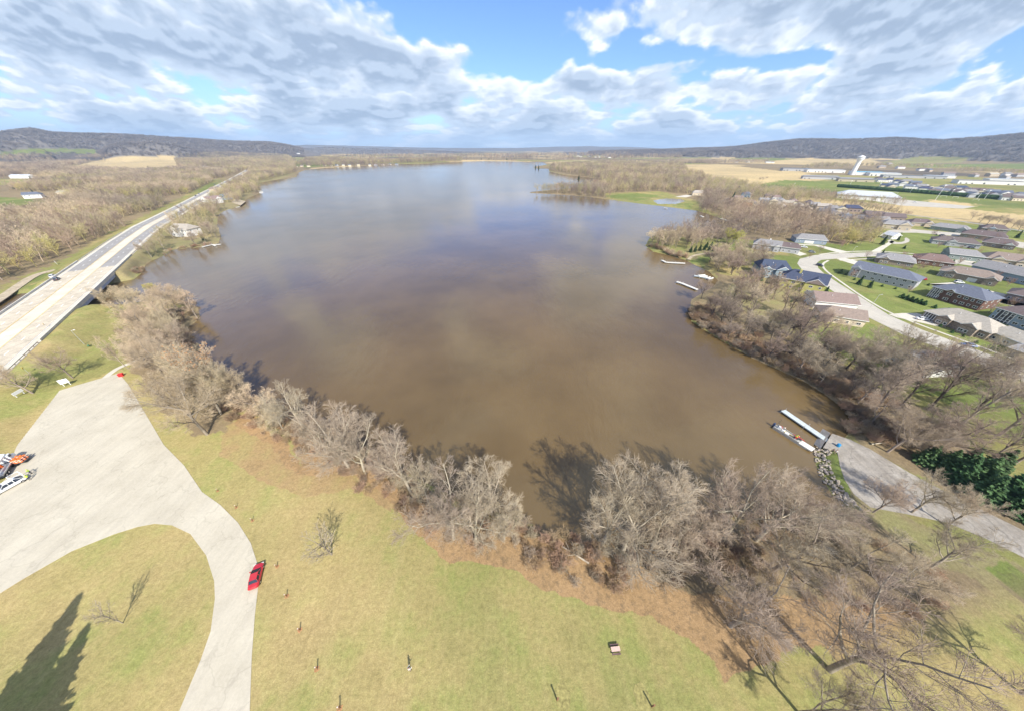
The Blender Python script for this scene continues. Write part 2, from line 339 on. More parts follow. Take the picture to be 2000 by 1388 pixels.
# ------------------------------------------------------------------ the ground: one sheet to the horizon
LAWN, WOODS, LITTER, TAN, GREEN, MIXG, DARKW, HILLW, ROUGH, DRY = range(10)
CLS = {  # colour, patchiness (straw against green), dirtiness
 LAWN: (.325, .275, .122), WOODS: (.235, .180, .115), LITTER: (.33, .22, .12), TAN: (.50, .385, .215), GREEN: (.150, .185, .055),
 MIXG: (.230, .215, .085), DARKW: (.125, .105, .085), HILLW: (.17, .155, .15), ROUGH: (.255, .215, .120), DRY: (.335, .235, .125)}  # HILLW is darkened and blued: cloud shadow painted into the hill ground
GR = {LAWN: 1.0, WOODS: .15, LITTER: .0, TAN: .12, GREEN: .45, MIXG: .8, DARKW: 0.05, HILLW: 0, ROUGH: .5, DRY: .55}
zones = [
 (WOODS, [(-3000,330),(0,318),(300,330),(440,328),(580,318),(600,332),(500,400),(440,480),(330,490),(270,540),(215,552),(0,640),(-3000,1500)]),
 (ROUGH, [(215,525),(252,486),(300,448),(430,360),(480,335),(583,338),(505,365),(470,403),(425,420),(432,475),(340,488),(285,517),(270,545),(225,553)]),
 (LAWN, [(-3000,1400),(-700,800),(-180,640),(0,618),(110,600),(150,612),(200,600),(250,590),(330,582),(395,598),(392,622),(372,640),(385,700),(560,820),(700,890),(900,1010),(1100,1060),(1400,1040),(1600,1000),(1700,1000),(1800,1030),(2000,1100),(3500,1600),(4500,9000),(-4500,9000)]),
 (GREEN, [(118,628),(200,604),(300,592),(300,610),(210,640),(140,660),(125,640)]),
 (MIXG, [(60,740),(118,628),(200,604),(260,640),(290,700),(240,720),(70,770)]),
 (WOODS, [(225,650),(262,606),(330,600),(400,596),(395,640),(480,740),(620,830),(760,900),(900,1000),(1060,1030),(1180,1060),(1420,1010),(1640,975),(1700,1010),(1780,1060),(1900,1100),(2000,1130),(2400,1280),(2400,1330),(2000,1200),(1850,1180),(1760,1230),(1650,1250),(1500,1230),(1340,1230),(1200,1130),(1080,1080),(880,1050),(790,990),(700,930),(600,860),(520,815),(470,800),(440,845),(380,850),(320,800),(285,745),(255,725)]),
 (LITTER, [(455,815),(480,805),(530,822),(570,868),(600,935),(690,925),(750,975),(830,1060),(880,1095),(960,1100),(1020,1130),(1080,1160),(1200,1190),(1290,1215),(1340,1240),(1420,1330),(1500,1290),(1600,1260),(1800,1260),(1870,1240),(1850,1190),(1700,1180),(1500,1160),(1350,1160),(1250,1110),(1100,1055),(980,1035),(900,1030),(820,985),(740,925),(650,880),(600,850),(530,812)]),
 (DRY, [(425,855),(470,815),(560,868),(600,930),(640,925),(700,925),(770,985),(760,1000),(690,950),(600,975),(500,935),(430,885)]), (LITTER, [(455,812),(500,812),(560,868),(600,930),(575,925),(540,880),(480,840)]),
 (ROUGH, [(1640,870),(1668,900),(1700,960),(1790,1020),(1850,1040),(2000,1100),(2200,1180),(2200,1230),(2000,1160),(1850,1110),(1760,1060),(1700,1010),(1650,990),(1625,960)]),
 (GREEN, [(1610,885),(1640,880),(1655,930),(1668,975),(1650,965),(1625,930)]),
 (GREEN, [(1940,1090),(2000,1110),(2000,1180),(1960,1150)]),
 (WOODS, [(1660,850),(1560,760),(1345,620),(1345,575),(1400,535),(1500,550),(1560,640),(1640,700),(1720,760),(1800,800),(1900,880),(2000,940),(2600,1100),(2600,1340),(2000,1090),(1850,960),(1700,877)]),
 (GREEN, [(1560,650),(1700,630),(1780,680),(1850,715),(2000,770),(2600,940),(2600,1080),(2000,870),(1860,790),(1740,745),(1640,690)]),
 (ROUGH, [(1420,560),(1480,550),(1560,570),(1600,650),(1560,660),(1480,620),(1420,590)]),
 (WOODS, [(1060,330),(1075,322),(1180,318),(1330,318),(1330,352),(1480,366),(1560,372),(1640,395),(1700,420),(1760,440),(1720,470),(1640,478),(1560,472),(1290,462),(1340,430),(1420,432),(1380,410),(1290,402),(1180,388),(1035,378),(1035,375),(1150,362),(1172,355),(1100,342)]),
 (MIXG, [(1180,378),(1290,374),(1370,395),(1370,411),(1290,402),(1240,396),(1185,388)]),
 (GREEN, [(1185,382),(1240,378),(1295,380),(1268,390),(1245,393),(1195,388)]),
 (GREEN, [(1330,397),(1350,396),(1350,407),(1310,403)]),
 (GREEN, [(1345,510),(1380,495),(1420,478),(1475,470),(1470,490),(1400,500),(1372,524)]),
 (ROUGH, [(1320,492),(1360,484),(1395,494),(1360,505),(1340,509)]),
 (GREEN, [(1560,470),(1640,478),(1700,470),(1720,452),(1760,445),(1900,440),(2600,500),(2600,960),(2000,735),(1740,640),(1690,617),(1560,540),(1480,530),(1460,495),(1540,500)]),
 (MIXG, [(1780,628),(1850,650),(2000,712),(2600,900),(2600,960),(2000,735),(1760,645),(1740,628)]),
 (TAN, [(1325,325),(1400,321),(1530,335),(1640,348),(1560,358),(1500,364),(1430,358),(1325,352)]),
 (TAN, [(1400,312),(1500,309),(1700,312),(1720,318),(1700,324),(1560,322),(1400,318)]),
 (GREEN, [(1480,362),(1530,352),(1640,356),(1700,352),(1800,372),(2000,392),(3000,460),(3000,505),(2000,408),(1900,406),(1640,380),(1500,374)]),
 (TAN, [(1560,384),(1640,392),(1760,401),(1900,410),(2000,420),(2300,455),(2300,490),(2000,450),(1800,424),(1640,403),(1560,392)]),
 (TAN, [(1820,390),(1905,399),(1900,404),(1800,396)]),
 (GREEN, [(1740,322),(2000,320),(2600,325),(2600,345),(2000,331),(1830,327)]),
 (GREEN, [(1420,311),(1480,308),(1560,311),(1500,315)]),
 (MIXG, [(1720,318),(1800,306),(1900,308),(1880,318),(1740,322)]),
 (TAN, [(1860,334),(2600,350),(2600,362),(2000,341)]),
 (TAN, [(118,332),(180,316),(230,306),(345,305),(345,318),(322,332),(260,336)]),
 (GREEN, [(-400,318),(0,300),(60,290),(185,292),(192,303),(60,301),(0,306)]),
 (GREEN, [(-200,405),(0,385),(60,388),(95,397),(40,402),(-200,420)]),
 (MIXG, [(-200,352),(0,350),(60,350),(60,360),(0,362),(-200,366)]),
 (MIXG, [(-200,660),(0,560),(60,535),(140,500),(200,462),(330,398),(420,352),(440,345),(430,352),(330,416),(200,486),(140,520),(50,582),(-60,640)]),
 (GREEN, [(15,570),(60,543),(120,519),(95,540),(40,572)]),
 (GREEN, [(385,372),(420,355),(432,352),(425,362),(392,380)]),
 (GREEN, [(545,318),(640,308),(700,315),(640,325),(600,328)]),
]
def class_far(x, y):
    """patchwork of fields and woods beyond the lake"""
    s1 = wav(x, y, 1500, 2); s2 = wav(x, y, 600, 11); s3 = wav(x * .5, y * 1.3, 900, 6)
    c = np.full(x.shape, WOODS)
    c = np.where(s1 + .4 * s2 > .35, TAN, c); c = np.where(s3 - .3 * s2 > .5, MIXG, c); c = np.where(s3 * .6 + s2 * .7 < -.55, DARKW, c)
    return c
def classify(x, y, z):
    r = np.hypot(x, y)
    k = np.clip(r / 120, .6, 12)
    jx = x + k * (wav(x, y, 11, 0) * .9 + wav(x, y, 3.3, 4) * .5); jy = y + k * (wav(x, y, 11, 8) * .9 + wav(x, y, 3.3, 13) * .5)
    px, py = project(jx, jy, z); bad = np.isnan(px); px = np.where(bad, -9999, px); py = np.where(bad, 99999, py)
    cls = np.where(r > 1500, class_far(x, y), MIXG)
    cls = np.where(bad | (py > 2000), LAWN, cls)
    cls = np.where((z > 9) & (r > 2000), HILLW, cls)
    for c, poly in zones:
        cls = np.where(inpoly(px, py, poly), c, cls)
    return cls
az_f = np.radians(np.arange(-76, 76.01, .165)); az_b = np.radians(np.arange(80, 281, 5.0))
AZ = np.concatenate([az_f, az_b]); NA = len(AZ)
RR = 3.0 * np.exp(np.arange(0, 1180) * .0077); RR = RR[RR < 12600]; NR = len(RR)
gx = (RR[:, None] * np.sin(AZ)[None, :]).ravel(); gy = (RR[:, None] * np.cos(AZ)[None, :]).ravel()
gzv = gz(gx, gy)
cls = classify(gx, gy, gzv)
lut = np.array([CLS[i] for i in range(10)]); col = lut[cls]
grl = np.array([GR[i] for i in range(10)])[cls]
V = np.stack([gx, gy, gzv], 1)
V = np.vstack([V, [[0, 0, 0]]])
i0 = np.arange(NR - 1)[:, None] * NA; j = np.arange(NA)[None, :]; j2 = (j + 1) % NA
Q = np.stack([i0 + j2, i0 + j, i0 + NA + j, i0 + NA + j2], -1).reshape(-1, 4)
def noise_n(t, src, scale, detail=4, rough=.6):
    n = t.nodes.new('ShaderNodeTexNoise'); n.inputs['Scale'].default_value = scale; n.inputs['Detail'].default_value = detail
    n.inputs['Roughness'].default_value = rough; t.links.new(src, n.inputs['Vector']); return n.outputs[0]
def ground_material():
    m = bpy.data.materials.new('ground_soil_and_grass'); m.use_nodes = True; t = m.node_tree; b = t.nodes['Principled BSDF']
    L = t.links
    def rng(s, a, b_, c=0., d=1.):
        n = t.nodes.new('ShaderNodeMapRange'); L.new(s, n.inputs[0]); n.inputs[1].default_value = a; n.inputs[2].default_value = b_; n.inputs[3].default_value = c; n.inputs[4].default_value = d; return n.outputs[0]
    def mul(a, b_):
        n = t.nodes.new('ShaderNodeMath'); n.operation = 'MULTIPLY'; L.new(a, n.inputs[0])
        if isinstance(b_, float): n.inputs[1].default_value = b_
        else: L.new(b_, n.inputs[1])
        return n.outputs[0]
    def mix(f, a, b_, bl='MIX'):
        n = t.nodes.new('ShaderNodeMix'); n.data_type = 'RGBA'; n.blend_type = bl
        for s, v in ((0, f), (6, a), (7, b_)):
            if isinstance(v, (tuple, float, int)): n.inputs[s].default_value = v
            else: L.new(v, n.inputs[s])
        return n.outputs[2]
    pos = t.nodes.new('ShaderNodeNewGeometry').outputs['Position']
    a = t.nodes.new('ShaderNodeAttribute'); a.attribute_name = 'zone'; 
    g = t.nodes.new('ShaderNodeAttribute'); g.attribute_name = 'grassy'
    big = noise_n(t, pos, .022, 6, .62); mid = noise_n(t, pos, .11, 6, .66); fine = noise_n(t, pos, 1.3, 6, .8); far = noise_n(t, pos, .005, 6, .6)
    tuft = noise_n(t, pos, 5.0, 3, .8)
    c = a.outputs['Color']
    # greener and strawy patches in the grass
    c = mix(mul(g.outputs['Fac'], rng(mid, .46, .62, 0., .65)), c, (.17, .205, .06, 1))
    c = mix(mul(g.outputs['Fac'], rng(big, .50, .64, 0., .75)), c, (.385, .29, .15, 1))
    c = mix(mul(g.outputs['Fac'], rng(big, .47, .36, 0., .6)), c, (.19, .215, .07, 1))
    mpg = t.nodes.new('ShaderNodeMapping'); mpg.inputs['Rotation'].default_value = (0, 0, R(20)); mpg.inputs['Scale'].default_value = (1.0, .12, 1); L.new(pos, mpg.inputs[0]); mow = noise_n(t, mpg.outputs[0], .5, 4, .6)
    c = mix(mul(g.outputs['Fac'], rng(mow, .50, .70, 0., .2)), c, (.40, .33, .17, 1))
    c = mix(1.0, c, mix(rng(fine, .30, .70), (.72, .71, .68, 1), (1.28, 1.27, 1.26, 1)), 'MULTIPLY')
    inv = t.nodes.new('ShaderNodeMath'); inv.operation = 'SUBTRACT'; inv.inputs[0].default_value = 1.0; L.new(g.outputs['Fac'], inv.inputs[1]); lit_n = noise_n(t, pos, .7, 6, .8)
    c = mix(mul(inv.outputs[0], rng(lit_n, .50, .62, 0., .55)), c, (.13, .10, .07, 1))
    c = mix(1.0, c, mix(rng(tuft, .30, .70), (.80, .80, .78, 1), (1.20, 1.20, 1.18, 1)), 'MULTIPLY')
    c = mix(1.0, c, mix(rng(mid, .35, .65), (.86, .86, .84, 1), (1.14, 1.13, 1.12, 1)), 'MULTIPLY')
    c = mix(1.0, c, mix(rng(far, .35, .65), (.85, .86, .88, 1), (1.15, 1.14, 1.10, 1)), 'MULTIPLY')
    L.new(c, b.inputs['Base Color']); b.inputs['Roughness'].default_value = .95; b.inputs['Specular IOR Level'].default_value = .08
    bp = t.nodes.new('ShaderNodeBump'); bp.inputs['Strength'].default_value = .55; bp.inputs['Distance'].default_value = .25
    L.new(fine, bp.inputs['Height']); L.new(bp.outputs[0], b.inputs['Normal'])
    return m
me = npmesh('ground', V, Q, ground_material())
ca = me.attributes.new('zone', 'FLOAT_COLOR', 'POINT')
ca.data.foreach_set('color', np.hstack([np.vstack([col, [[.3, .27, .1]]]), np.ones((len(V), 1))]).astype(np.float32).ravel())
ga = me.attributes.new('grassy', 'FLOAT', 'POINT'); ga.data.foreach_set('value', np.append(grl, 1.0).astype(np.float32))
ground = bpy.data.objects.new('ground', me); C.objects.link(ground); tag(ground, kind='structure')
me.polygons.foreach_set('use_smooth', [True] * len(me.polygons))

# ------------------------------------------------------------------ water
def water_material(name, deep, rip=1.0):
    m = bpy.data.materials.new(name); m.use_nodes = True; t = m.node_tree; b = t.nodes['Principled BSDF']; L = t.links
    pos = t.nodes.new('ShaderNodeNewGeometry').outputs['Position']
    b.inputs['IOR'].default_value = 1.50; b.inputs['Roughness'].default_value = .09; b.inputs['Specular IOR Level'].default_value = .5
    mp = t.nodes.new('ShaderNodeMapping'); mp.inputs['Rotation'].default_value = (0, 0, R(28)); mp.inputs['Scale'].default_value = (1.0, .45, 1)
    L.new(pos, mp.inputs[0])
    n1 = noise_n(t, mp.outputs[0], .26, 6, .65); n2 = noise_n(t, mp.outputs[0], .09, 4, .55); calm = noise_n(t, pos, .009, 4, .55); silt = noise_n(t, pos, .012, 5, .6)
    cr = t.nodes.new('ShaderNodeMapRange'); L.new(calm, cr.inputs[0]); cr.inputs[1].default_value = .38; cr.inputs[2].default_value = .62; cr.inputs[3].default_value = .25 * rip; cr.inputs[4].default_value = 1.0 * rip
    b1 = t.nodes.new('ShaderNodeBump'); b1.inputs['Distance'].default_value = .22; L.new(cr.outputs[0], b1.inputs['Strength']); L.new(n1, b1.inputs['Height'])
    b2 = t.nodes.new('ShaderNodeBump'); b2.inputs['Distance'].default_value = .5; b2.inputs['Strength'].default_value = .07 * rip; L.new(n2, b2.inputs['Height']); L.new(b1.outputs[0], b2.inputs['Normal'])
    L.new(b2.outputs[0], b.inputs['Normal'])
    mx = t.nodes.new('ShaderNodeMix'); mx.data_type = 'RGBA'; mx.inputs[6].default_value = tuple(c * .84 for c in deep) + (1,); mx.inputs[7].default_value = tuple(c * 1.18 for c in deep) + (1,)
    mr = t.nodes.new('ShaderNodeMapRange'); L.new(silt, mr.inputs[0]); mr.inputs[1].default_value = .4; mr.inputs[2].default_value = .6
    L.new(mr.outputs[0], mx.inputs[0]); L.new(mx.outputs[2], b.inputs['Base Color'])
    return m
M_WATER = water_material('lake_water', (.128, .086, .037))
w = MB(); w.add([(-2600, -250, WL), (2600, -250, WL), (2600, 4600, WL), (-2600, 4600, WL)], [(0, 1, 2, 3)])
tag(w.build('water', M_WATER), kind='structure')
w = MB(); c_ = [sum(p[i] for p in pond_w) / len(pond_w) for i in (0, 1)]
w.add([(c_[0] + (p[0] - c_[0]) * 1.02, c_[1] + (p[1] - c_[1]) * 1.02, -.35) for p in pond_w], [tuple(range(len(pond_w)))[::-1]])
tag(w.build('pond_water', water_material('pond_water', (.22, .20, .15), .4)), kind='structure')

# ------------------------------------------------------------------ paved surfaces
def paved_material(name, col, dirty=.35, scale=.12, warm=0.9):
    m = bpy.data.materials.new(name); m.use_nodes = True; t = m.node_tree; b = t.nodes['Principled BSDF']; L = t.links
    pos = t.nodes.new('ShaderNodeNewGeometry').outputs['Position']
    a = noise_n(t, pos, scale, 6, .65); f = noise_n(t, pos, 2.2, 5, .75)
    mp = t.nodes.new('ShaderNodeMapping'); mp.inputs['Rotation'].default_value = (0, 0, R(-25)); mp.inputs['Scale'].default_value = (.9, .05, 1); L.new(pos, mp.inputs[0])
    st = noise_n(t, mp.outputs[0], 1.0, 4, .6)
    vo = t.nodes.new('ShaderNodeTexVoronoi'); vo.feature = 'DISTANCE_TO_EDGE'; vo.inputs['Scale'].default_value = .11; vo.inputs['Randomness'].default_value = 1.0
    wr = t.nodes.new('ShaderNodeMix'); wr.data_type = 'VECTOR'; wr.inputs[0].default_value = .12; L.new(pos, wr.inputs[4])
    nz = t.nodes.new('ShaderNodeTexNoise'); nz.inputs['Scale'].default_value = .35; L.new(pos, nz.inputs['Vector'])
    sc_ = t.nodes.new('ShaderNodeVectorMath'); sc_.operation = 'MULTIPLY_ADD'; L.new(nz.outputs['Color'], sc_.inputs[0]); sc_.inputs[1].default_value = (6, 6, 0); L.new(pos, sc_.inputs[2])
    L.new(sc_.outputs[0], vo.inputs['Vector'])
    def mul(c, s, lo, hi, cl, ch):
        r = t.nodes.new('ShaderNodeMapRange'); L.new(s, r.inputs[0]); r.inputs[1].default_value = lo; r.inputs[2].default_value = hi
        k = t.nodes.new('ShaderNodeMix'); k.data_type = 'RGBA'; L.new(r.outputs[0], k.inputs[0]); k.inputs[6].default_value = cl; k.inputs[7].default_value = ch
        n = t.nodes.new('ShaderNodeMix'); n.data_type = 'RGBA'; n.blend_type = 'MULTIPLY'; n.inputs[0].default_value = 1
        if isinstance(c, tuple): n.inputs[6].default_value = c
        else: L.new(c, n.inputs[6])
        L.new(k.outputs[2], n.inputs[7]); return n.outputs[2]
    d = dirty
    c = mul(tuple(col) + (1,), a, .35, .65, (1 - d * .35, 1 - d * .38, 1 - d * .42, 1), (1 + d * .18,) * 3 + (1,))
    c = mul(c, f, .3, .7, (1 - d * .3,) * 3 + (1,), (1 + d * .25,) * 3 + (1,))
    c = mul(c, st, .35, .6, (1 - d * .25, 1 - d * .25, 1 - d * .22, 1), (1, 1, 1, 1))
    c = mul(c, vo.outputs['Distance'], .0, .02, (1 - d * .45,) * 3 + (1,), (1, 1, 1, 1))
    L.new(c, b.inputs['Base Color']); b.inputs['Roughness'].default_value = .9; b.inputs['Specular IOR Level'].default_value = .2
    return m
M_LOT = paved_material('pale_concrete_paving', (.49, .445, .355), .28)
M_STREET = paved_material('worn_street_concrete', (.46, .425, .365), .3)
M_RAMP = paved_material('grey_gravelly_asphalt', (.335, .305, .265), .75, .2)
M_ASPH = paved_material('grey_road_asphalt', (.31, .295, .28), .35)
M_HWC = paved_material('bright_highway_concrete', (.60, .55, .45), .35)
M_DECKC = paved_material('stained_bridge_concrete', (.55, .485, .38), .5, .25)
M_WALK = paved_material('pale_sidewalk_concrete', (.56, .52, .44), .25)
M_GRAVEL = paved_material('tan_gravel_path', (.46, .385, .275), .6, .4)
M_PAINT = mat('road_paint_white', (.8, .8, .78), .6, .1, 3, coord='World')
M_YPAINT = mat('road_paint_yellow', (.75, .5, .08), .6, .1, 3, coord='World')
def smooth_poly(pts, it=1, closed=True):
    for _ in range(it):
        q = []; n = len(pts)
        for i in range(n if closed else n - 1):
            a, b = pts[i], pts[(i + 1) % n]
            q += [(a[0] * .75 + b[0] * .25, a[1] * .75 + b[1] * .25), (a[0] * .25 + b[0] * .75, a[1] * .25 + b[1] * .75)]
        if not closed: q = [pts[0]] + q + [pts[-1]]
        pts = q
    return pts
def sheet(name, poly_w, z, m, th=.12, it=0):
    if it: poly_w = smooth_poly(poly_w, it)
    n = len(poly_w)
    a = sum(poly_w[i][0] * poly_w[(i + 1) % n][1] - poly_w[(i + 1) % n][0] * poly_w[i][1] for i in range(n))
    if a < 0: poly_w = poly_w[::-1]
    tri = geometry.tessellate_polygon([[Vector((p[0], p[1], 0)) for p in poly_w]])
    b = MB(); vs = [(p[0], p[1], z) for p in poly_w] + [(p[0], p[1], z - th - .2) for p in poly_w]
    fs = []
    for t in tri:
        p, q, r_ = (Vector(poly_w[i]) for i in t)
        cr = (q.x - p.x) * (r_.y - p.y) - (q.y - p.y) * (r_.x - p.x)
        fs.append(tuple(t) if cr > 0 else tuple(reversed(t)))
    fs += [(n + i, n + (i + 1) % n, (i + 1) % n, i) for i in range(n)]
    b.add(vs, fs); return tag(b.build(name, m), kind='structure')
def W(pts, z=0.0): return [tuple(G(px, py, z))[:2] for px, py in pts]
def ribbon(pts, width, closed=False):
    L_, R_ = [], []
    n = len(pts)
    for i, p in enumerate(pts):
        a = Vector(pts[max(0, i - 1)][:2]); b = Vector(pts[min(n - 1, i + 1)][:2]); d = (b - a).normalized(); nn = Vector((-d.y, d.x))
        L_.append((p[0] + nn.x * width / 2, p[1] + nn.y * width / 2)); R_.append((p[0] - nn.x * width / 2, p[1] - nn.y * width / 2))
    return L_ + R_[::-1]
lot_px = [(69,777),(150,752),(232,728.5),(250.6,750),(288,813.5),(320,868),(360,908.6),(394.7,960),(430,985),(465,1020),(490,1060),(503,1100),(505,1140),(498,1200),(492,1280),(488,1388),(486,1700),
          (300,1700),(350,1388.7),(371,1338),(392,1288),(411.6,1232),(420,1168),(418.6,1134),(403,1084),(372,1042),(336,1025),(302,1022),(269,1028),(224,1042),(140,1075.6),(42,1131.6),(0,1158),(-150,1260),(-500,1500),(-700,1150),(-60,1010),(15,930),(29,880),(52,828)]
sheet('parking_lot', W(lot_px), .05, M_LOT)
ramp_px = [(1608,873),(1625,846),(1661,858),(1700,877),(1775,922),(1850,961),(2000,1036),(2400,1230),(2400,1330),(2000,1088),(1925,1051),(1850,1020),(1775,1004),(1700,990),(1668,965),(1649,935),(1640,907),(1635,880)]
sheet('boat_ramp_road', W(ramp_px), .04, M_RAMP)
b = MB(); e1, e2 = G(1602, 876), G(1622, 845); o1, o2 = G(1584, 862, -1.5), G(1600, 832, -1.5)
b.add([(e1.x, e1.y, .045), (e2.x, e2.y, .045), (o2.x, o2.y, -1.5), (o1.x, o1.y, -1.5)], [(0, 1, 2, 3)])
tag(b.build('boat_ramp_slope', M_RAMP), kind='structure')
st1 = [(1562,506),(1557,515),(1567,528),(1590,543),(1615,561),(1650,585),(1672,601),(1690,617),(1760,652),(1860,690),(2000,745),(2400,900),(2400,845),(2000,718),(1900,680),(1800,644),(1735,615),(1680,580),(1640,555),(1610,535),(1598,524),(1596,513),(1604,508),(1640,505),(1706,501),(1780,502),(1900,520),(1900,512),(1761,497),(1720,492.5),(1676,494),(1640,495),(1590,499)]
sheet('street', W(st1), .05, M_STREET)
st2 = [(1716,462),(1745,455),(1790,455),(1872,462),(1960,478),(2300,545),(2300,530),(2000,474),(1880,456),(1790,449),(1770,446),(1735,450)]
sheet('upper_street', W(st2), .05, M_STREET)
sheet('cul_de_sac', smooth_poly(W([(1738,468),(1732,471),(1742,477),(1765,477),(1779,471),(1771,464),(1766,466),(1768,471),(1757,474),(1745,472)]), 1), .06, M_STREET)
for pts in ([(1562,500),(1530,489),(1545,486),(1576,497)], [(1640,495),(1590,480),(1545,478),(1550,476),(1600,479),(1660,493)], [(1634,506),(1650,504),(1712,520),(1700,526),(1655,513)],
            [(1735,614),(1750,620),(1806,632),(1840,640),(1828,622),(1790,612),(1762,612)], [(1814,555),(1860,552),(1946,590),(2010,606),(2010,592),(1946,580),(1880,556)],
            [(1860,506),(1885,502),(1916,508),(1900,514)], [(1860,573),(1888,558),(1960,574),(2020,590),(2020,606)], [(1700,492),(1742,470),(1748,472),(1718,492.5)]):
    sheet('driveway', W(pts), .06, M_WALK)
for pts, wd in (([(1618,509),(1607,515),(1607,522),(1616,532),(1640,549),(1665,567),(1700,590),(1737,611),(1800,636),(1900,672),(2000,708),(2300,810)], 1.3),
                ([(1600,497.5),(1640,492.5),(1700,490.5),(1761,493.5),(1850,503)], 1.4), ([(1640,509),(1700,505),(1770,507)], 1.4)):
    sheet('sidewalk', ribbon(smooth_poly([tuple(G(*p))[:2] for p in pts], 2, False), wd), .07, M_WALK)
sheet('frontage_path', ribbon(smooth_poly([tuple(G(*p))[:2] for p in [(-120,900),(-30,818),(12,768),(36,738),(62,706)]], 2, False), 4.2), .06, M_GRAVEL)
sheet('park_path', ribbon(smooth_poly([tuple(G(*p))[:2] for p in [(206,737),(222,724),(236,716),(272,702),(300,690)]], 2, False), 2.0), .06, M_WALK)
sheet('shore_path', ribbon(smooth_poly([tuple(G(*p))[:2] for p in [(1345,507),(1352,500),(1370,496),(1400,495),(1425,492)]], 2, False), 2.2), .05, M_GRAVEL)
sheet('clubhouse_drive', W([(1318,385),(1340,381),(1352,383),(1340,386)]), .05, M_WALK)
sheet('school_parking', W([(1700,392),(1740,388),(1800,394),(1905,404),(1880,408),(1760,402)]), .06, M_STREET)
sheet('field_road', ribbon([tuple(G(*p))[:2] for p in [(1560,398),(1640,406),(1760,418),(1880,433),(2000,452),(2300,505)]], 5), .05, M_ASPH)
sheet('side_road', ribbon(smooth_poly([tuple(G(px, py, 0))[:2] for px, py in [(-200,700),(-20,600),(35,560),(70,537),(110,528)]], 2, False), 5), .35, M_GRAVEL)

# ------------------------------------------------------------------ highway on its embankment
def along(off0, off1, z_add, name, m, i0=0, i1=None, th=.1, kind='structure'):
    pts = hw_c[i0:i1]; zz = hw_z[i0:i1]; n = len(pts); vs = []
    for i, p in enumerate(pts):
        a = Vector(pts[max(0, i - 1)]); c = Vector(pts[min(n - 1, i + 1)]); d = (c - a).normalized(); nn = Vector((d.y, -d.x))   # to the lake side
        for o in (off0, off1): vs.append((p[0] + nn.x * o, p[1] + nn.y * o, zz[i] + z_add))
    k = len(vs); vs += [(v[0], v[1], v[2] - th) for v in vs]
    fs = [(2 * i, 2 * i + 1, 2 * i + 3, 2 * i + 2) for i in range(n - 1)]
    fs = [tuple(reversed(f)) if False else f for f in fs]
    fs += [(2 * i, 2 * i + 2, k + 2 * i + 2, k + 2 * i) for i in range(n - 1)] + [(2 * i + 1, k + 2 * i + 1, k + 2 * i + 3, 2 * i + 3) for i in range(n - 1)]
    b = MB(); b.add(vs, fs); o = b.build(name, m)
    if kind: tag(o, kind=kind)
    return o
def hwp(s_idx, off, z=0.0):
    i = int(math.floor(s_idx)); i = min(i, len(hw_c) - 2); t = s_idx - i
    a, b_ = Vector(hw_c[i]), Vector(hw_c[i + 1]); d = (b_ - a).normalized(); nn = Vector((d.y, -d.x)); p = a.lerp(b_, t) + nn * off
    return Vector((p.x, p.y, hw_z[i] + t * (hw_z[i + 1] - hw_z[i]) + z)), math.atan2(d.y, d.x)
along(-13.6, 13.6, .10, 'highway', M_HWC, th=1.0)
along(-11.0, -3.6, .16, 'highway_lanes', M_ASPH, 4)
along(3.0, 10.4, .16, 'highway_lanes', M_ASPH, 4)
along(-11.0, -3.6, .16, 'highway_lanes', M_DECKC, 0, 5)
along(3.0, 10.4, .16, 'highway_lanes', M_DECKC, 0, 5)
for off in (-7.3, 6.7):
    b = MB(); s = 0.2
    for i in range(len(hw_c) - 2):
        a, c = Vector(hw_c[i]), Vector(hw_c[i + 1]); L_ = (c - a).length; k = int(L_ / 12)
        for q in range(k):
            p, ang = hwp(i + q / k, off, .175)
            Mx = Matrix.Translation(p) @ Matrix.Rotation(ang, 4, 'Z'); b.box(-1.7, 1.7, -.12, .12, -.01, .004, 0, Mx)
    tag(b.build('lane_marking', M_PAINT), kind='structure')
for off in (-11.2, 10.7): along(off - .09, off + .09, .175, 'edge_line', M_PAINT, th=.01)
for off in (-3.45, 2.85): along(off - .09, off + .09, .175, 'centre_line', M_YPAINT, th=.01)
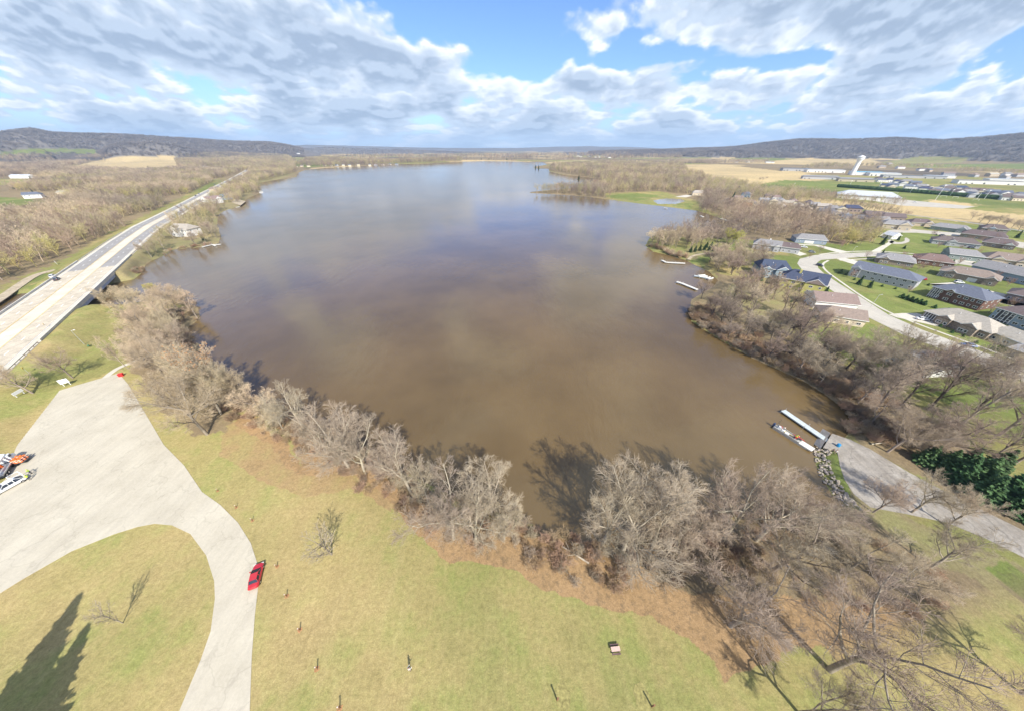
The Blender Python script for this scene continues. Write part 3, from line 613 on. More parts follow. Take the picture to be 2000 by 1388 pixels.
# ------------------------------------------------------------------ bridge, guard rails
M_CONC = mat('bridge_concrete', (.52, .49, .43), .9, .2, .8)
M_STEEL = mat('weathered_blue_girder', (.30, .33, .40), .6, .2, .5)
M_GALV = mat('galvanised_steel', (.55, .56, .56), .45, .15, 2, metal=.5)
M_WHITE = mat('white_paint', (.80, .80, .78), .6, .05, 2)
M_WOOD = mat('grey_dock_wood', (.40, .37, .33), .85, .25, 2)
M_POST = mat('brown_post_wood', (.24, .13, .07), .85, .25, 4)
M_BLACK = mat('black_rubber', (.02, .02, .022), .7, .1, 3)
M_DARK = mat('dark_metal', (.06, .065, .07), .5, .15, 3)
bridge = empty('highway_bridge', (hwp(3.2, 0)[0].x, hwp(3.2, 0)[0].y, 3)); tag(bridge, 'concrete highway bridge with low parapets and blue girders over the creek mouth', 'bridge')
def strip(name, m, s0, s1, off, w, z0, z1, n=14, parent=None, origin=None):
    b = MB(); vs = []
    for i in range(n + 1):
        p, a = hwp(s0 + (s1 - s0) * i / n, off); q, _ = hwp(s0 + (s1 - s0) * i / n, off + w)
        vs += [(p.x, p.y, p.z + z0), (q.x, q.y, q.z + z0), (q.x, q.y, q.z + z1), (p.x, p.y, p.z + z1)]
    fs = []
    for i in range(n):
        o = 4 * i
        for k in range(4): fs.append((o + k, o + (k + 1) % 4, o + 4 + (k + 1) % 4, o + 4 + k))
    fs += [(3, 2, 1, 0), (4 * n, 4 * n + 1, 4 * n + 2, 4 * n + 3)]
    if origin is not None: vs = [tuple(Vector(v) - origin) for v in vs]
    b.add(vs, fs); return b.build(name, m, parent)
O_ = Vector(bridge.location)
for off in (-13.6, 13.15):
    strip('parapet', M_CONC, 2.35, 4.3, off, .45, .10, .95, parent=bridge, origin=O_)
    strip('girder', M_STEEL, 2.4, 4.15, off + (.1 if off < 0 else -.1), .4, -2.3, -.9, parent=bridge, origin=O_)
for off in (-8, -3, 3, 8): strip('girder', M_STEEL, 2.4, 4.15, off, .4, -2.3, -.9, parent=bridge, origin=O_)
for s in (2.75, 3.2, 3.65):
    p, a = hwp(s, 0); Mx = Matrix.Translation(p - O_) @ Matrix.Rotation(a, 4, 'Z')
    b = MB(); b.box(-.5, .5, -12.5, 12.5, -3.2, -2.3, 0, Mx)
    for o in (-11, -4, 4, 11): b.box(-.45, .45, o - .5, o + .5, -8, -3.2, 0, Mx)
    b.build('pier', M_CONC, bridge)
def guardrail(s0, s1, off, label):
    root = empty('guard_rail', tuple(hwp(s0, off)[0])); tag(root, label, 'guard rail'); o = Vector(root.location)
    strip('rail', M_GALV, s0, s1, off, .08, .45, .78, 20, root, o)
    b = MB(); n = int((s1 - s0) * 26)
    for i in range(n + 1):
        p, a = hwp(s0 + (s1 - s0) * i / n, off); p = p - o; b = MB(); b.box(p.x - .1, p.x + .1, p.y - .1, p.y + .1, p.z - .6, p.z + .7); b.build('post', M_POST, root)
guardrail(.6, 2.33, 13.3, 'steel guard rail on brown posts beside the gravel path south of the bridge')
guardrail(4.32, 6.4, 13.3, 'steel guard rail on the lake side of the highway north of the bridge')
guardrail(4.32, 5.6, -13.4, 'steel guard rail on the wood side of the highway north of the bridge')

# ------------------------------------------------------------------ bare trees
def seg_mesh(segs, n):
    """segments (a, b, r0, r1) -> tapered n-sided tubes"""
    A = np.array([s[0] for s in segs]); B = np.array([s[1] for s in segs]); ra = np.array([s[2] for s in segs]); rb = np.array([s[3] for s in segs])
    D = B - A; D /= np.linalg.norm(D, axis=1, keepdims=True) + 1e-9
    ref = np.where(np.abs(D[:, 2:3]) > .9, np.array([[1., 0, 0]]), np.array([[0, 0, 1.]]))
    U = np.cross(D, ref); U /= np.linalg.norm(U, axis=1, keepdims=True); Wv = np.cross(D, U)
    k = len(segs); V = np.zeros((k, 2 * n, 3))
    for i in range(n):
        c, s = math.cos(6.28318 * i / n), math.sin(6.28318 * i / n)
        V[:, i] = A + (U * c + Wv * s) * ra[:, None]; V[:, n + i] = B + (U * c + Wv * s) * rb[:, None]
    base = (np.arange(k) * 2 * n)[:, None]
    Fq = np.concatenate([base + np.array([[i, (i + 1) % n, n + (i + 1) % n, n + i]]) for i in range(n)], 0)
    return V.reshape(-1, 3), Fq
def grow(seed, h, spread, levels, tr, fork=.32, up=.35, lean=(0, 0), gnarl=.16, multi=1, twig=.018):
    rnd = random.Random(seed); seglist = [[] for _ in range(len(levels) + 1)]
    def branch(p, d, L, r, lv):
        nseg = 4 if lv <= 1 else (3 if lv == 2 else 2)
        pts = [p]; dirs = []; q = p; dd = d
        for i in range(nseg):
            g = gnarl * (1 if lv else .4)
            dd = (dd + Vector((rnd.gauss(0, g), rnd.gauss(0, g), rnd.gauss(0, g) + up * .16 * (1 if lv else .3)))).normalized()
            q = q + dd * (L / nseg); pts.append(q); dirs.append(dd)
        r1 = max(twig * .6, r * (.62 if lv == 0 else .42))
        for i in range(nseg):
            a = r + (r1 - r) * i / nseg; b_ = r + (r1 - r) * (i + 1) / nseg
            seglist[lv].append((tuple(pts[i]), tuple(pts[i + 1]), a, b_))
        if lv >= len(levels): return
        n, ratio, a0, a1, s0 = levels[lv]
        for k in range(n):
            t = s0 + (1 - s0) * ((k + rnd.random() * .8) / n) if lv else s0 + (1 - s0) * (k / max(1, n - 1))
            f = min(nseg - 1e-3, t * nseg); i = int(f); pp = pts[i].lerp(pts[i + 1], f - i); bd = dirs[i]
            ang = R(rnd.uniform(a0, a1)); ph = (k * 2.4 + rnd.uniform(-.5, .5)) if lv < 2 else rnd.uniform(0, 6.28)
            o = bd.orthogonal().normalized(); o = Matrix.Rotation(ph, 3, bd) @ o
            nd = (bd * math.cos(ang) + o * math.sin(ang)).normalized()
            if nd.z < -.25: nd.z *= .2; nd.normalize()
            LL = L * ratio * rnd.uniform(.75, 1.2) * (1 if lv == 0 else (1.12 - .45 * t))
            rr = max(twig, (r + (r1 - r) * t) * (.55 if lv == 0 else .46))
            branch(pp, nd, LL, rr, lv + 1)
    for m in range(multi):
        a = rnd.uniform(0, 6.28); off = Vector((math.cos(a), math.sin(a), 0)) * (.5 if multi > 1 else 0)
        d = Vector((lean[0] + math.cos(a) * (.28 if multi > 1 else 0), lean[1] + math.sin(a) * (.28 if multi > 1 else 0), 1)).normalized()
        branch(off + Vector((0, 0, -.3)), d, h * fork, tr * (1 if multi == 1 else rnd.uniform(.6, 1)), 0)
    return seglist
def scaled(segl, h, spread, rounded=True):
    zs = [s[1][2] for l in segl for s in l]; xs = sorted(math.hypot(s[1][0], s[1][1]) for l in segl for s in l)
    kz = h / sorted(zs)[int(len(zs) * .99)]; kx = (spread / 2) / xs[int(len(xs) * .985)]
    out = [[((a[0] * kx, a[1] * kx, a[2] * kz), (b[0] * kx, b[1] * kx, b[2] * kz), r0, r1) for a, b, r0, r1 in l] for l in segl]
    if not rounded: return out
    def inside(p):   # a rounded crown with an uneven outline
        a = math.atan2(p[1], p[0]); w = 1 + .10 * math.sin(3 * a + 1) + .07 * math.sin(7 * a + p[2])
        return (math.hypot(p[0], p[1]) / (spread / 2 * w)) ** 2 + ((p[2] - h * .61) / (h * .40 * w)) ** 2 < 1 or (math.hypot(p[0], p[1]) < spread * .12)
    return [out[0]] + [[s for s in l if inside(s[0])] for l in out[1:]]
M_BARK = mat('grey_brown_bark', (.30, .25, .195), .95, .3, .8, rnd=.18)
M_BARKD = mat('dark_brown_bark', (.13, .105, .085), .95, .3, .8, rnd=.18)
M_BARKP = mat('pale_sycamore_bark', (.40, .345, .265), .95, .25, .8, rnd=.1)
M_TWIG = mat('grey_tan_twigs', (.475, .385, .285), .95, .2, .25, patch=.22, rnd=.2)
M_TWIGB = mat('pale_grey_beige_twigs', (.45, .365, .27), .95, .2, .25, rnd=.12)
M_TWIGD = mat('dull_brown_twigs', (.33, .255, .20), .95, .2, .25, patch=.22, rnd=.2)
M_TWIGR = mat('reddish_brush_stems', (.42, .29, .195), .95, .25, .5, rnd=.25)
M_TWIGY = mat('budding_yellow_green_twigs', (.46, .41, .16), .95, .25, .3, patch=.22, rnd=.2)
M_TWIGG = mat('budding_olive_twigs', (.42, .37, .20), .95, .25, .3, patch=.22, rnd=.2)
M_OLEAF = mat('dry_orange_leaves', (.42, .23, .11), .9, .25, 1.5)
M_YLEAF = mat('young_yellow_green_leaves', (.46, .40, .10), .9, .25, 1.0, rnd=.12)
def tree_proto(name, segl, split, mb_, mc, leaf=None):
    """trunk with its limbs, and the crown of finer branches and twigs"""
    tr = [s for l in segl[:split] for s in l]; cr = [s for l in segl[split:] for s in l]
    V1, F1 = seg_mesh(tr, 6); V2, F2 = seg_mesh(cr, 3)
    t = npmesh('trunk', V1, F1, mb_); c = npmesh('crown', V2, F2, mc)
    t.polygons.foreach_set('use_smooth', [True] * len(t.polygons))
    return (name, t, c)
def leaf_mesh(segl, lv, m, per=2, size=.25, seed=0, keep=1.0):
    rnd = np.random.RandomState(seed); ends = np.array([s[1] for s in segl[lv]]); ends = ends[rnd.rand(len(ends)) < keep]
    P_ = np.repeat(ends, per, 0) + rnd.normal(0, size, (len(ends) * per, 3)); n = len(P_)
    U = rnd.normal(0, 1, (n, 3)); U /= np.linalg.norm(U, axis=1, keepdims=True); T = rnd.normal(0, 1, (n, 3)); Vv = np.cross(U, T); Vv /= np.linalg.norm(Vv, axis=1, keepdims=True)
    s = (size * rnd.uniform(.5, 1.0, (n, 1)))
    V = np.stack([P_ - U * s, P_ - Vv * s * .6, P_ + U * s, P_ + Vv * s * .6], 1).reshape(-1, 3)
    return npmesh('leaves', V, np.arange(4 * n).reshape(-1, 4), m)
LV_OAK = [(7, .95, 25, 62, .45), (8, .50, 28, 60, .25), (10, .52, 30, 65, .2), (10, .62, 25, 62, .10)]
LV_TALL = [(9, .42, 25, 50, .30), (7, .50, 25, 55, .2), (8, .52, 30, 60, .2), (7, .58, 25, 60, .12)]
OAK, TALL, SHRUB, YOUNG = [], [], [], []
for i, (sd, hh, sp, lean, fk) in enumerate([(3, 14, 16, (.05, 0), .30), (11, 15, 15, (0, .06), .34), (23, 13, 17, (-.06, .04), .28), (31, 16, 15, (0, 0), .36), (47, 14, 14, (.1, -.05), .32)]):
    s = scaled(grow(sd, hh, sp, LV_OAK, .33, fk, .35, lean, twig=.0145), hh, sp); OAK.append(s)
for i, (sd, hh, sp, fk) in enumerate([(5, 17, 9, .85), (17, 16, 10, .8), (29, 18, 9, .85), (41, 15, 9, .8)]):
    s = scaled(grow(sd, hh, sp, LV_TALL, .24, fk, .7, (0, 0), .12, twig=.017), hh, sp); TALL.append(s)
for sd in (2, 8, 19):
    s = scaled(grow(sd, 3.2, 4, [(6, .75, 15, 45, .2), (6, .5, 20, 50, .2), (5, .5, 20, 50, .2)], .05, .7, .6, (0, 0), .2, multi=7, twig=.016), 3.2, 4.2); SHRUB.append(s)
for sd in (4, 9, 14):
    s = scaled(grow(sd, 6, 5, [(12, .62, 30, 55, .25), (7, .45, 25, 50, .2), (6, .5, 25, 50, .2)], .10, .8, .8, (0, 0), .1, twig=.016), 6, 4.6); YOUNG.append(s)
def clip_root(segl): return segl
P_OAK = [tree_proto('bare_tree', s, 3, M_BARKP, M_TWIGB) for s in OAK]
P_OAKG = [(n, t.copy(), c.copy()) for n, t, c in P_OAK]
for n, t, c in P_OAKG: t.materials[0] = M_BARK; c.materials[0] = M_TWIG
P_OAKD = [(n, t.copy(), c.copy()) for n, t, c in P_OAK]
for n, t, c in P_OAKD: t.materials[0] = M_BARKD; c.materials[0] = M_TWIGD
P_TALL = [tree_proto('bare_tree', s, 2, M_BARK, M_TWIG) for s in TALL]
P_TALLD = [(n, t.copy(), c.copy()) for n, t, c in P_TALL]
for n, t, c in P_TALLD: t.materials[0] = M_BARKD; c.materials[0] = M_TWIGD
P_TALLG = [(n, t.copy(), c.copy()) for n, t, c in P_TALL]
for n, t, c in P_TALLG: t.materials[0] = M_BARK; c.materials[0] = M_TWIGG
P_YOUNG = [tree_proto('young_tree', s, 2, M_BARK, M_TWIGB) for s in YOUNG]
P_SHRUB = [tree_proto('bare_shrub', s, 1, M_TWIGR, M_TWIGR) for s in SHRUB]
def put_tree(proto, x, y, z, sc, rz, label, group, cat='tree', name=None, tilt=(0, 0)):
    n, t, c = proto
    e = empty(name or n, (x, y, z - .1), rz); e.rotation_mode = 'ZYX'; e.rotation_euler = (tilt[0], tilt[1], rz); e.scale = sc if isinstance(sc, tuple) else (sc, sc, sc)
    for nm, me_ in (('trunk', t), ('crown', c)):
        o = bpy.data.objects.new(nm, me_); C.objects.link(o); o.parent = e
    tag(e, label, cat, group); return e

# low detail trees for the distance
def far_tree(seed, h, sp, levels, tr, tw, m, n=3, fork=.6, multi=1, up=.5):
    s = scaled(grow(seed, h, sp, levels, tr, fork, up, (0, 0), .15, multi=multi, twig=tw), h, sp, False)
    V1, F1 = seg_mesh([q for l in s for q in l], n); return npmesh('far_tree', V1, F1, m)
M_HILLT = mat('cloud_shaded_hill_forest', (.25, .22, .21), .95, .15, .3, rnd=.10, patch=.15)  # cloud shadow over the bluffs is put into this darker tree colour
LV_FAR = [(8, .55, 25, 60, .3), (6, .5, 25, 60, .2), (6, .55, 25, 60, .1)]
LV_FAR2 = [(8, .6, 25, 65, .25), (7, .6, 25, 70, .1)]
FARM = {}
for key, m in (('grey', M_TWIG), ('brown', M_TWIGD), ('olive', M_TWIGG), ('yellow', M_TWIGY)):
    FARM[key] = [far_tree(60 + i, 13, 9 + i, LV_FAR, .22, .045, m) for i in range(3)]
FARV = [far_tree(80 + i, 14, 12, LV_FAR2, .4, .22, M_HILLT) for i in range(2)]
# ------------------------------------------------------------------ conifers
M_NEEDLE = mat('dark_green_needles', (.045, .085, .032), .9, .35, .9, rnd=.2)
M_NEEDLEB = mat('blue_green_needles', (.075, .145, .052), .9, .35, .9, rnd=.2)
M_NEEDLEF = mat('bright_green_needles', (.06, .12, .035), .9, .35, .9, rnd=.2)
def conifer_meshes(seed, h, w, tiers, per, m, needles=5, fluff=.28):
    rnd = random.Random(seed); tr = [((0, 0, -.3), (0, 0, h * .97), w * .045 + .05, .03)]; V = []; Fq = []
    def quad(c, u, v):
        o = len(V); V.extend([tuple(c - u - v), tuple(c + u - v), tuple(c + u * .6 + v), tuple(c - u * .6 + v)]); Fq.append((o, o + 1, o + 2, o + 3))
    for t in range(tiers):
        f = t / (tiers - 1); z = h * (.05 + .93 * f); L = w / 2 * (1 - f) ** .85 * rnd.uniform(.85, 1.15) + .12
        n = max(4, int(per * (1 - f * .6)))
        for k in range(n):
            a = 6.283 * (k + rnd.random()) / n; LL = L * rnd.uniform(.7, 1.15); d = Vector((math.cos(a), math.sin(a), -.18 + .25 * f))
            e = Vector((0, 0, z)) + d * LL; tr.append(((0, 0, z), tuple(e), .03, .01))
            s = Vector((-d.y, d.x, 0)).normalized()
            for q in range(needles):
                g = (q + .6) / needles; c = Vector((0, 0, z)) + d * LL * g + Vector((rnd.gauss(0, .08), rnd.gauss(0, .08), rnd.gauss(0, .10)))
                ww = fluff * (1.25 - g * .7) * (LL ** .5 + .3)
                u = (s + Vector((rnd.gauss(0, .3), rnd.gauss(0, .3), rnd.gauss(0, .35)))).normalized() * ww; v = (d + Vector((rnd.gauss(0, .3), rnd.gauss(0, .3), rnd.gauss(0, .35)))).normalized() * ww * .9
                quad(c, u, v)
    V1, F1 = seg_mesh(tr, 4)
    return npmesh('trunk', V1, F1, M_BARKD), npmesh('crown', np.array(V), np.array(Fq), m)
P_SPRUCE = [('evergreen_tree',) + conifer_meshes(i, 9, 5.0, 26, 12, M_NEEDLE) for i in range(2)]
P_PINE = [('evergreen_tree',) + conifer_meshes(10 + i, 14, 8.5, 30, 13, M_NEEDLEB, 8, .34) for i in range(2)]
P_SMALLC = [('small_evergreen',) + conifer_meshes(20 + i, 4, 2.6, 16, 10, M_NEEDLE, 4, .25) for i in range(2)]
P_BUSHC = [('evergreen_bush',) + conifer_meshes(30 + i, 2.4, 3.0, 9, 11, M_NEEDLEF, 5, .32) for i in range(2)]

# ------------------------------------------------------------------ placing the trees
rt = random.Random(101)
def jit(a, b): return rt.uniform(a, b)
def near(kind, px, py, h, label, group=None, lean=(0, 0), wide=1.0, i=None):
    p = P(px, py); pr = kind[(i if i is not None else int(px * 7 + py * 3)) % len(kind)]
    zz = {id(P_OAK): 14.5, id(P_OAKG): 14.5, id(P_OAKD): 14.5, id(P_TALL): 16.5, id(P_TALLD): 16.5, id(P_TALLG): 16.5, id(P_YOUNG): 6, id(P_SHRUB): 3.2}.get(id(kind), 9)
    if kind is not P_YOUNG and h > 7: h *= 1.5; wide *= .9
    if kind is P_OAK: wide *= .84
    if kind is P_OAKG: wide *= .9
    s = h / zz; return put_tree(pr, p.x, p.y, p.z, (s * wide, s * wide, s), (px * 1.37 + py * .71) % 6.28, label, group, tilt=lean)
g_shore = 'bare trees along the near shore'
near(P_OAKG, 65, 768, 8.5, 'bare leaning tree beside the small white board near the highway path', wide=1.25, lean=(0, -.18), i=1)
near(P_OAKG, 143, 738, 8.0, 'bare rounded tree right behind the white notice board', wide=1.2, i=3)
near(P_TALL, 251, 720, 10, 'slender bare tree leaning over the red box at the parking lot corner', lean=(0, -.25), wide=.8, i=1)
near(P_OAKG, 405, 848, 15, 'large spreading bare tree nearest the right edge of the parking lot', g_shore, i=0)
near(P_OAKG, 432, 808, 14, 'bare tree just left of the tree with orange leaves', g_shore, i=1)
near(P_OAKG, 372, 812, 13, 'dense bare tree hanging over the upper right edge of the parking lot', g_shore, i=2)
near(P_TALL, 392, 770, 14, 'upright bare tree behind the trees at the parking lot edge', g_shore, i=0)
near(P_OAKG, 345, 745, 13, 'bare tree between the park path and the shore', g_shore, i=3)
near(P_OAKG, 320, 700, 12, 'bare tree at the inner end of the park path', g_shore, i=4)
near(P_OAKG, 372, 700, 12, 'bare tree leaning over the lake beside the small bay', g_shore, i=2)
near(P_TALL, 300, 668, 11, 'thin bare tree at the back of the park lawn', g_shore, i=2)
near(P_OAKG, 345, 655, 10, 'low bare tree at the grassy point', g_shore, i=1)
t = near(P_TALL, 462, 792, 16, 'tall bare tree topped with dry orange leaves by the lake', None, wide=1.0, lean=(0, -.12), i=2)
o = bpy.data.objects.new('leaves', leaf_mesh([[s for s in l if s[1][2] > 12.0] for l in TALL[2]], 3, M_OLEAF, 2, .20, 5, .7)); C.objects.link(o); o.parent = t
near(P_TALL, 440, 780, 12, 'thin bare tree behind the orange-leaved tree', g_shore, i=3)
near(P_OAKG, 482, 792, 11, 'bare tree on the right of the orange-leaved tree', g_shore, i=4)
near(P_OAKG, 517, 818, 9.5, 'smaller bare shore tree third right of the orange-leaved tree', g_shore, i=0)
near(P_OAKG, 553, 838, 8, 'short bare tree in brush at the left of the straight-trunked tree', g_shore, i=2)
near(P_OAK, 600, 845, 11.5, 'pale bare tree with one straight trunk and a flat round crown', g_shore, i=3, wide=1.1)
near(P_OAK, 640, 890, 11, 'pale bare tree at the left of the widest shore clump', g_shore, i=4)
near(P_OAK, 684, 918, 15, 'broad pale bare tree in the middle of the shore', g_shore, i=0, wide=1.05)
near(P_OAK, 713, 925, 13, 'pale bare tree leaning right in the widest shore clump', g_shore, i=2)
near(P_OAKD, 772, 935, 8, 'small dark bare tree behind the broad pale tree', g_shore, i=1)
near(P_OAK, 803, 962, 14, 'brightest pale tree with white limbs standing alone at the shore', g_shore, i=1, wide=1.05)
near(P_OAK, 838, 985, 9, 'low pale tree below the white-limbed tree', g_shore, i=3)
near(P_OAK, 886, 1052, 14, 'pale spreading tree at the left corner of the orange leaf litter', g_shore, i=2, wide=1.1)
near(P_OAK, 930, 1062, 13, 'pale spreading tree next to the inlet', g_shore, i=4, wide=1.1)
near(P_OAK, 962, 1010, 13, 'pale tree standing at the water on the left of the inlet', g_shore, i=0)
near(P_OAKG, 985, 1052, 8, 'small bare tree over the leaf litter at the inlet', g_shore, i=3)
near(P_OAK, 1176, 1064, 16, 'pale bare tree on the right side of the inlet', g_shore, i=4)
near(P_OAK, 1215, 1078, 17, 'wide pale bare tree with a bent trunk by the inlet', g_shore, i=0, wide=1.1)
near(P_OAK, 1268, 1080, 16, 'pale bare tree third right of the inlet', g_shore, i=1, wide=1.05)
near(P_OAKG, 1318, 1068, 12, 'greyer bare tree between the two wide pale clumps', g_shore, i=2)
near(P_OAK, 1410, 1058, 14, 'pale bare tree left in the clump before the rocks', g_shore, i=3, wide=1.1)
near(P_OAK, 1475, 1055, 15, 'pale bare tree with a bright trunk in the clump before the rocks', g_shore, i=4, wide=1.05)
near(P_OAKG, 1535, 1040, 12, 'bare tree at the water in the clump before the rocks', g_shore, i=0)
near(P_OAKG, 1580, 1050, 9, 'bare tree at the end of the row of rocks', g_shore, i=2)
near(P_OAKG, 1510, 1112, 13, 'bare tree with a crooked leaning trunk behind the shore clump', None, i=1, wide=1.15)
near(P_OAKG, 1425, 1222, 12, 'bare tree with a bowed double trunk on the leaf litter', None, i=2, wide=1.2)
near(P_OAKG, 1620, 1308, 15, 'largest bare tree with heavy spreading limbs and a long trunk shadow', None, i=3, wide=1.25)
near(P_OAKG, 1560, 1392, 10, 'bare tree cut by the lower edge of the picture', None, i=4)
near(P_OAKG, 1992, 1352, 11, 'bare tree at the lower right edge of the picture', None, i=0)
near(P_OAKG, 1818, 1108, 9, 'bare tree leaning right on the slope below the ramp road', None, i=1, lean=(0, .15))
near(P_OAKG, 1705, 1000, 8, 'small bare tree overhanging the lower edge of the ramp road', None, i=2, wide=.9)
near(P_OAKG, 1780, 1000, 8.5, 'bare tree with a forked trunk at the edge of the ramp road', None, i=3)
near(P_OAKG, 1848, 1026, 8.5, 'pale bare tree furthest up the edge of the ramp road', None, i=4)
near(P_OAKG, 1660, 1110, 9, 'bare tree above the yellow-green brush', None, i=0)
near(P_OAKG, 1735, 1150, 8, 'thin bare tree on the litter right of the yellow-green brush', None, i=3)
near(P_YOUNG, 648, 1082, 9.0, 'young bare tree alone on the lawn', None, i=0, wide=1.25)
near(P_YOUNG, 240, 1216, 8.5, 'thin young tree alone inside the curve of the drive', None, i=1, wide=.6)
near(P_OAKG, 1612, 712, 12, 'bare tree on the lake bank right of the brown-roofed house', None, i=1)
near(P_OAKD, 1548, 672, 12, 'dark forked tree in front of the yellow-walled house', None, i=3)
for k, (px, py, h, kd) in enumerate([(1700, 812, 14, P_OAKG), (1733, 882, 11, P_OAKG), (1828, 888, 12, P_OAKD), (1788, 868, 10, P_OAKG), (1660, 742, 13, P_OAKG), (1762, 790, 15, P_TALLD), (1812, 800, 16, P_TALLD),
        (1862, 842, 15, P_TALL), (1905, 800, 14, P_OAKD), (1950, 850, 15, P_OAKG), (1980, 905, 12, P_OAKG), (1905, 745, 12, P_OAKG), (1818, 735, 11, P_OAKG), (1746, 712, 11, P_OAKG), (1700, 700, 10, P_OAKG), (1975, 770, 11, P_OAKG),
        (1840, 770, 13, P_OAKD), (1780, 745, 12, P_OAKD), (1930, 900, 12, P_TALL), (1720, 770, 14, P_OAKG)]):
    near(kd, px, py, h, {id(P_OAKG): 'round crowned grey', id(P_OAKD): 'dark spreading', id(P_TALL): 'tall narrow grey', id(P_TALLD): 'tall dark'}[id(kd)] + ' bare tree in the wood between the boat ramp and the house gardens', 'bare trees of the wood by the boat ramp')
n_ind = len([o for o in C.objects if o.get('category') == 'tree'])
# scattered trees in woods: pixel outline, spacing in metres, protos, label, how many stand as things
def scatter(poly, step, zmax=None, seed=0, water_ok=False, keep=1.0, frame=True):
    rr = np.random.RandomState(seed); wp = [P(*p) for p in poly]
    x0, x1 = min(p.x for p in wp), max(p.x for p in wp); y0, y1 = min(p.y for p in wp), max(p.y for p in wp)
    nx, ny = int((x1 - x0) / step) + 1, int((y1 - y0) / step) + 1
    gx_, gy_ = np.meshgrid(np.arange(nx) * step + x0, np.arange(ny) * step + y0)
    gx_ = gx_.ravel() + rr.uniform(-.45, .45, nx * ny) * step; gy_ = gy_.ravel() + rr.uniform(-.45, .45, nx * ny) * step
    z = gz(gx_, gy_); px, py = project(gx_, gy_, z); m = inpoly(px, py, poly)
    if not water_ok: m &= ~inpoly(gx_, gy_, lake_w)
    hd, _ = hw_at(gx_, gy_); m &= hd > 19
    if keep < 1: m &= rr.rand(nx * ny) < keep
    return np.stack([gx_[m], gy_[m], z[m]], 1)
CLEAR = []      # (x, y, radius) kept free of trees: houses, streets
def clear(pts):
    m = np.ones(len(pts), bool)
    for x, y, r in CLEAR: m &= (pts[:, 0] - x) ** 2 + (pts[:, 1] - y) ** 2 > r * r
    return pts[m]
def gn_stuff(name, pts, meshes_objs, smin, smax, label, seed=0, flat=(1, 1), cat=None):
    rr = np.random.RandomState(seed); n = len(pts)
    me = bpy.data.meshes.new(name); me.vertices.add(n); me.vertices.foreach_set('co', pts.astype(np.float32).ravel()); me.update()
    a = me.attributes.new('size', 'FLOAT_VECTOR', 'POINT'); s = rr.uniform(smin, smax, n); wv = rr.uniform(flat[0], flat[1], n)
    a.data.foreach_set('vector', np.stack([s * wv, s * wv, s], 1).astype(np.float32).ravel())
    a = me.attributes.new('turn', 'FLOAT_VECTOR', 'POINT'); a.data.foreach_set('vector', np.stack([rr.uniform(-.06, .06, n), rr.uniform(-.06, .06, n), rr.uniform(0, 6.28, n)], 1).astype(np.float32).ravel())
    a = me.attributes.new('pick', 'INT', 'POINT'); a.data.foreach_set('value', rr.randint(0, len(meshes_objs), n).astype(np.int32))
    o = bpy.data.objects.new(name, me); C.objects.link(o)
    g = bpy.data.node_groups.new(name + '_nodes', 'GeometryNodeTree')
    g.interface.new_socket('Geometry', in_out='INPUT', socket_type='NodeSocketGeometry'); g.interface.new_socket('Geometry', in_out='OUTPUT', socket_type='NodeSocketGeometry')
    gi = g.nodes.new('NodeGroupInput'); go = g.nodes.new('NodeGroupOutput'); jn = g.nodes.new('GeometryNodeJoinGeometry')
    def attr(nm, ty, idx):
        n_ = g.nodes.new('GeometryNodeInputNamedAttribute'); n_.data_type = ty; n_.inputs[0].default_value = nm; return n_.outputs[0]
    sz, tn, pk = attr('size', 'FLOAT_VECTOR', 0), attr('turn', 'FLOAT_VECTOR', 0), attr('pick', 'INT', 0)
    for k, ob in enumerate(meshes_objs):
        oi = g.nodes.new('GeometryNodeObjectInfo'); oi.inputs['Object'].default_value = ob; oi.inputs['As Instance'].default_value = True
        cm = g.nodes.new('FunctionNodeCompare'); cm.data_type = 'INT'; cm.operation = 'EQUAL'
        ii = [s_ for s_ in cm.inputs if s_.enabled and s_.type == 'INT'] or cm.inputs
        g.links.new(pk, ii[0]); ii[1].default_value = k
        ip = g.nodes.new('GeometryNodeInstanceOnPoints'); g.links.new(gi.outputs[0], ip.inputs['Points']); g.links.new(oi.outputs['Geometry'], ip.inputs['Instance'])
        g.links.new(cm.outputs[0], ip.inputs['Selection']); g.links.new(tn, ip.inputs['Rotation']); g.links.new(sz, ip.inputs['Scale'])
        g.links.new(ip.outputs[0], jn.inputs[0])
    g.links.new(jn.outputs[0], go.inputs[0])
    md = o.modifiers.new('scatter', 'NODES'); md.node_group = g
    tag(o, label, cat, kind='stuff'); return o
def far_single(me_, p, s, name, label, group, cat='tree'):
    o = bpy.data.objects.new(name, me_); C.objects.link(o); o.location = (p[0], p[1], p[2] - .1); o.rotation_euler = (0, 0, jit(0, 6.28)); o.scale = (s, s, s)
    return tag(o, label, cat, group)
# ------------------------------------------------------------------ houses
def roofm(n, c): return mat(n, c, .85, .16, 1.2, rnd=.05)
RSLATE = roofm('slate_blue_shingles', (.125, .140, .175)); RNAVY = roofm('navy_shingles', (.055, .065, .11)); RBROWN = roofm('brown_shingles', (.23, .175, .150))
RTAN = roofm('tan_shingles', (.36, .325, .275)); RGREY = roofm('grey_shingles', (.235, .225, .225)); RDKB = roofm('dark_brown_shingles', (.135, .105, .10)); RPALE = roofm('pale_metal_roof', (.45, .47, .50)); RRED = roofm('reddish_shingles', (.185, .125, .11))
def wallm(n, c): return mat(n, c, .8, .08, .9, rnd=.05)
WGREY = wallm('light_grey_siding', (.42, .42, .43)); WWHITE = wallm('white_siding', (.74, .72, .68)); WTAN = wallm('tan_siding', (.50, .42, .31)); WBRICK = mat('brown_brick', (.15, .085, .065), .9, .3, 3)
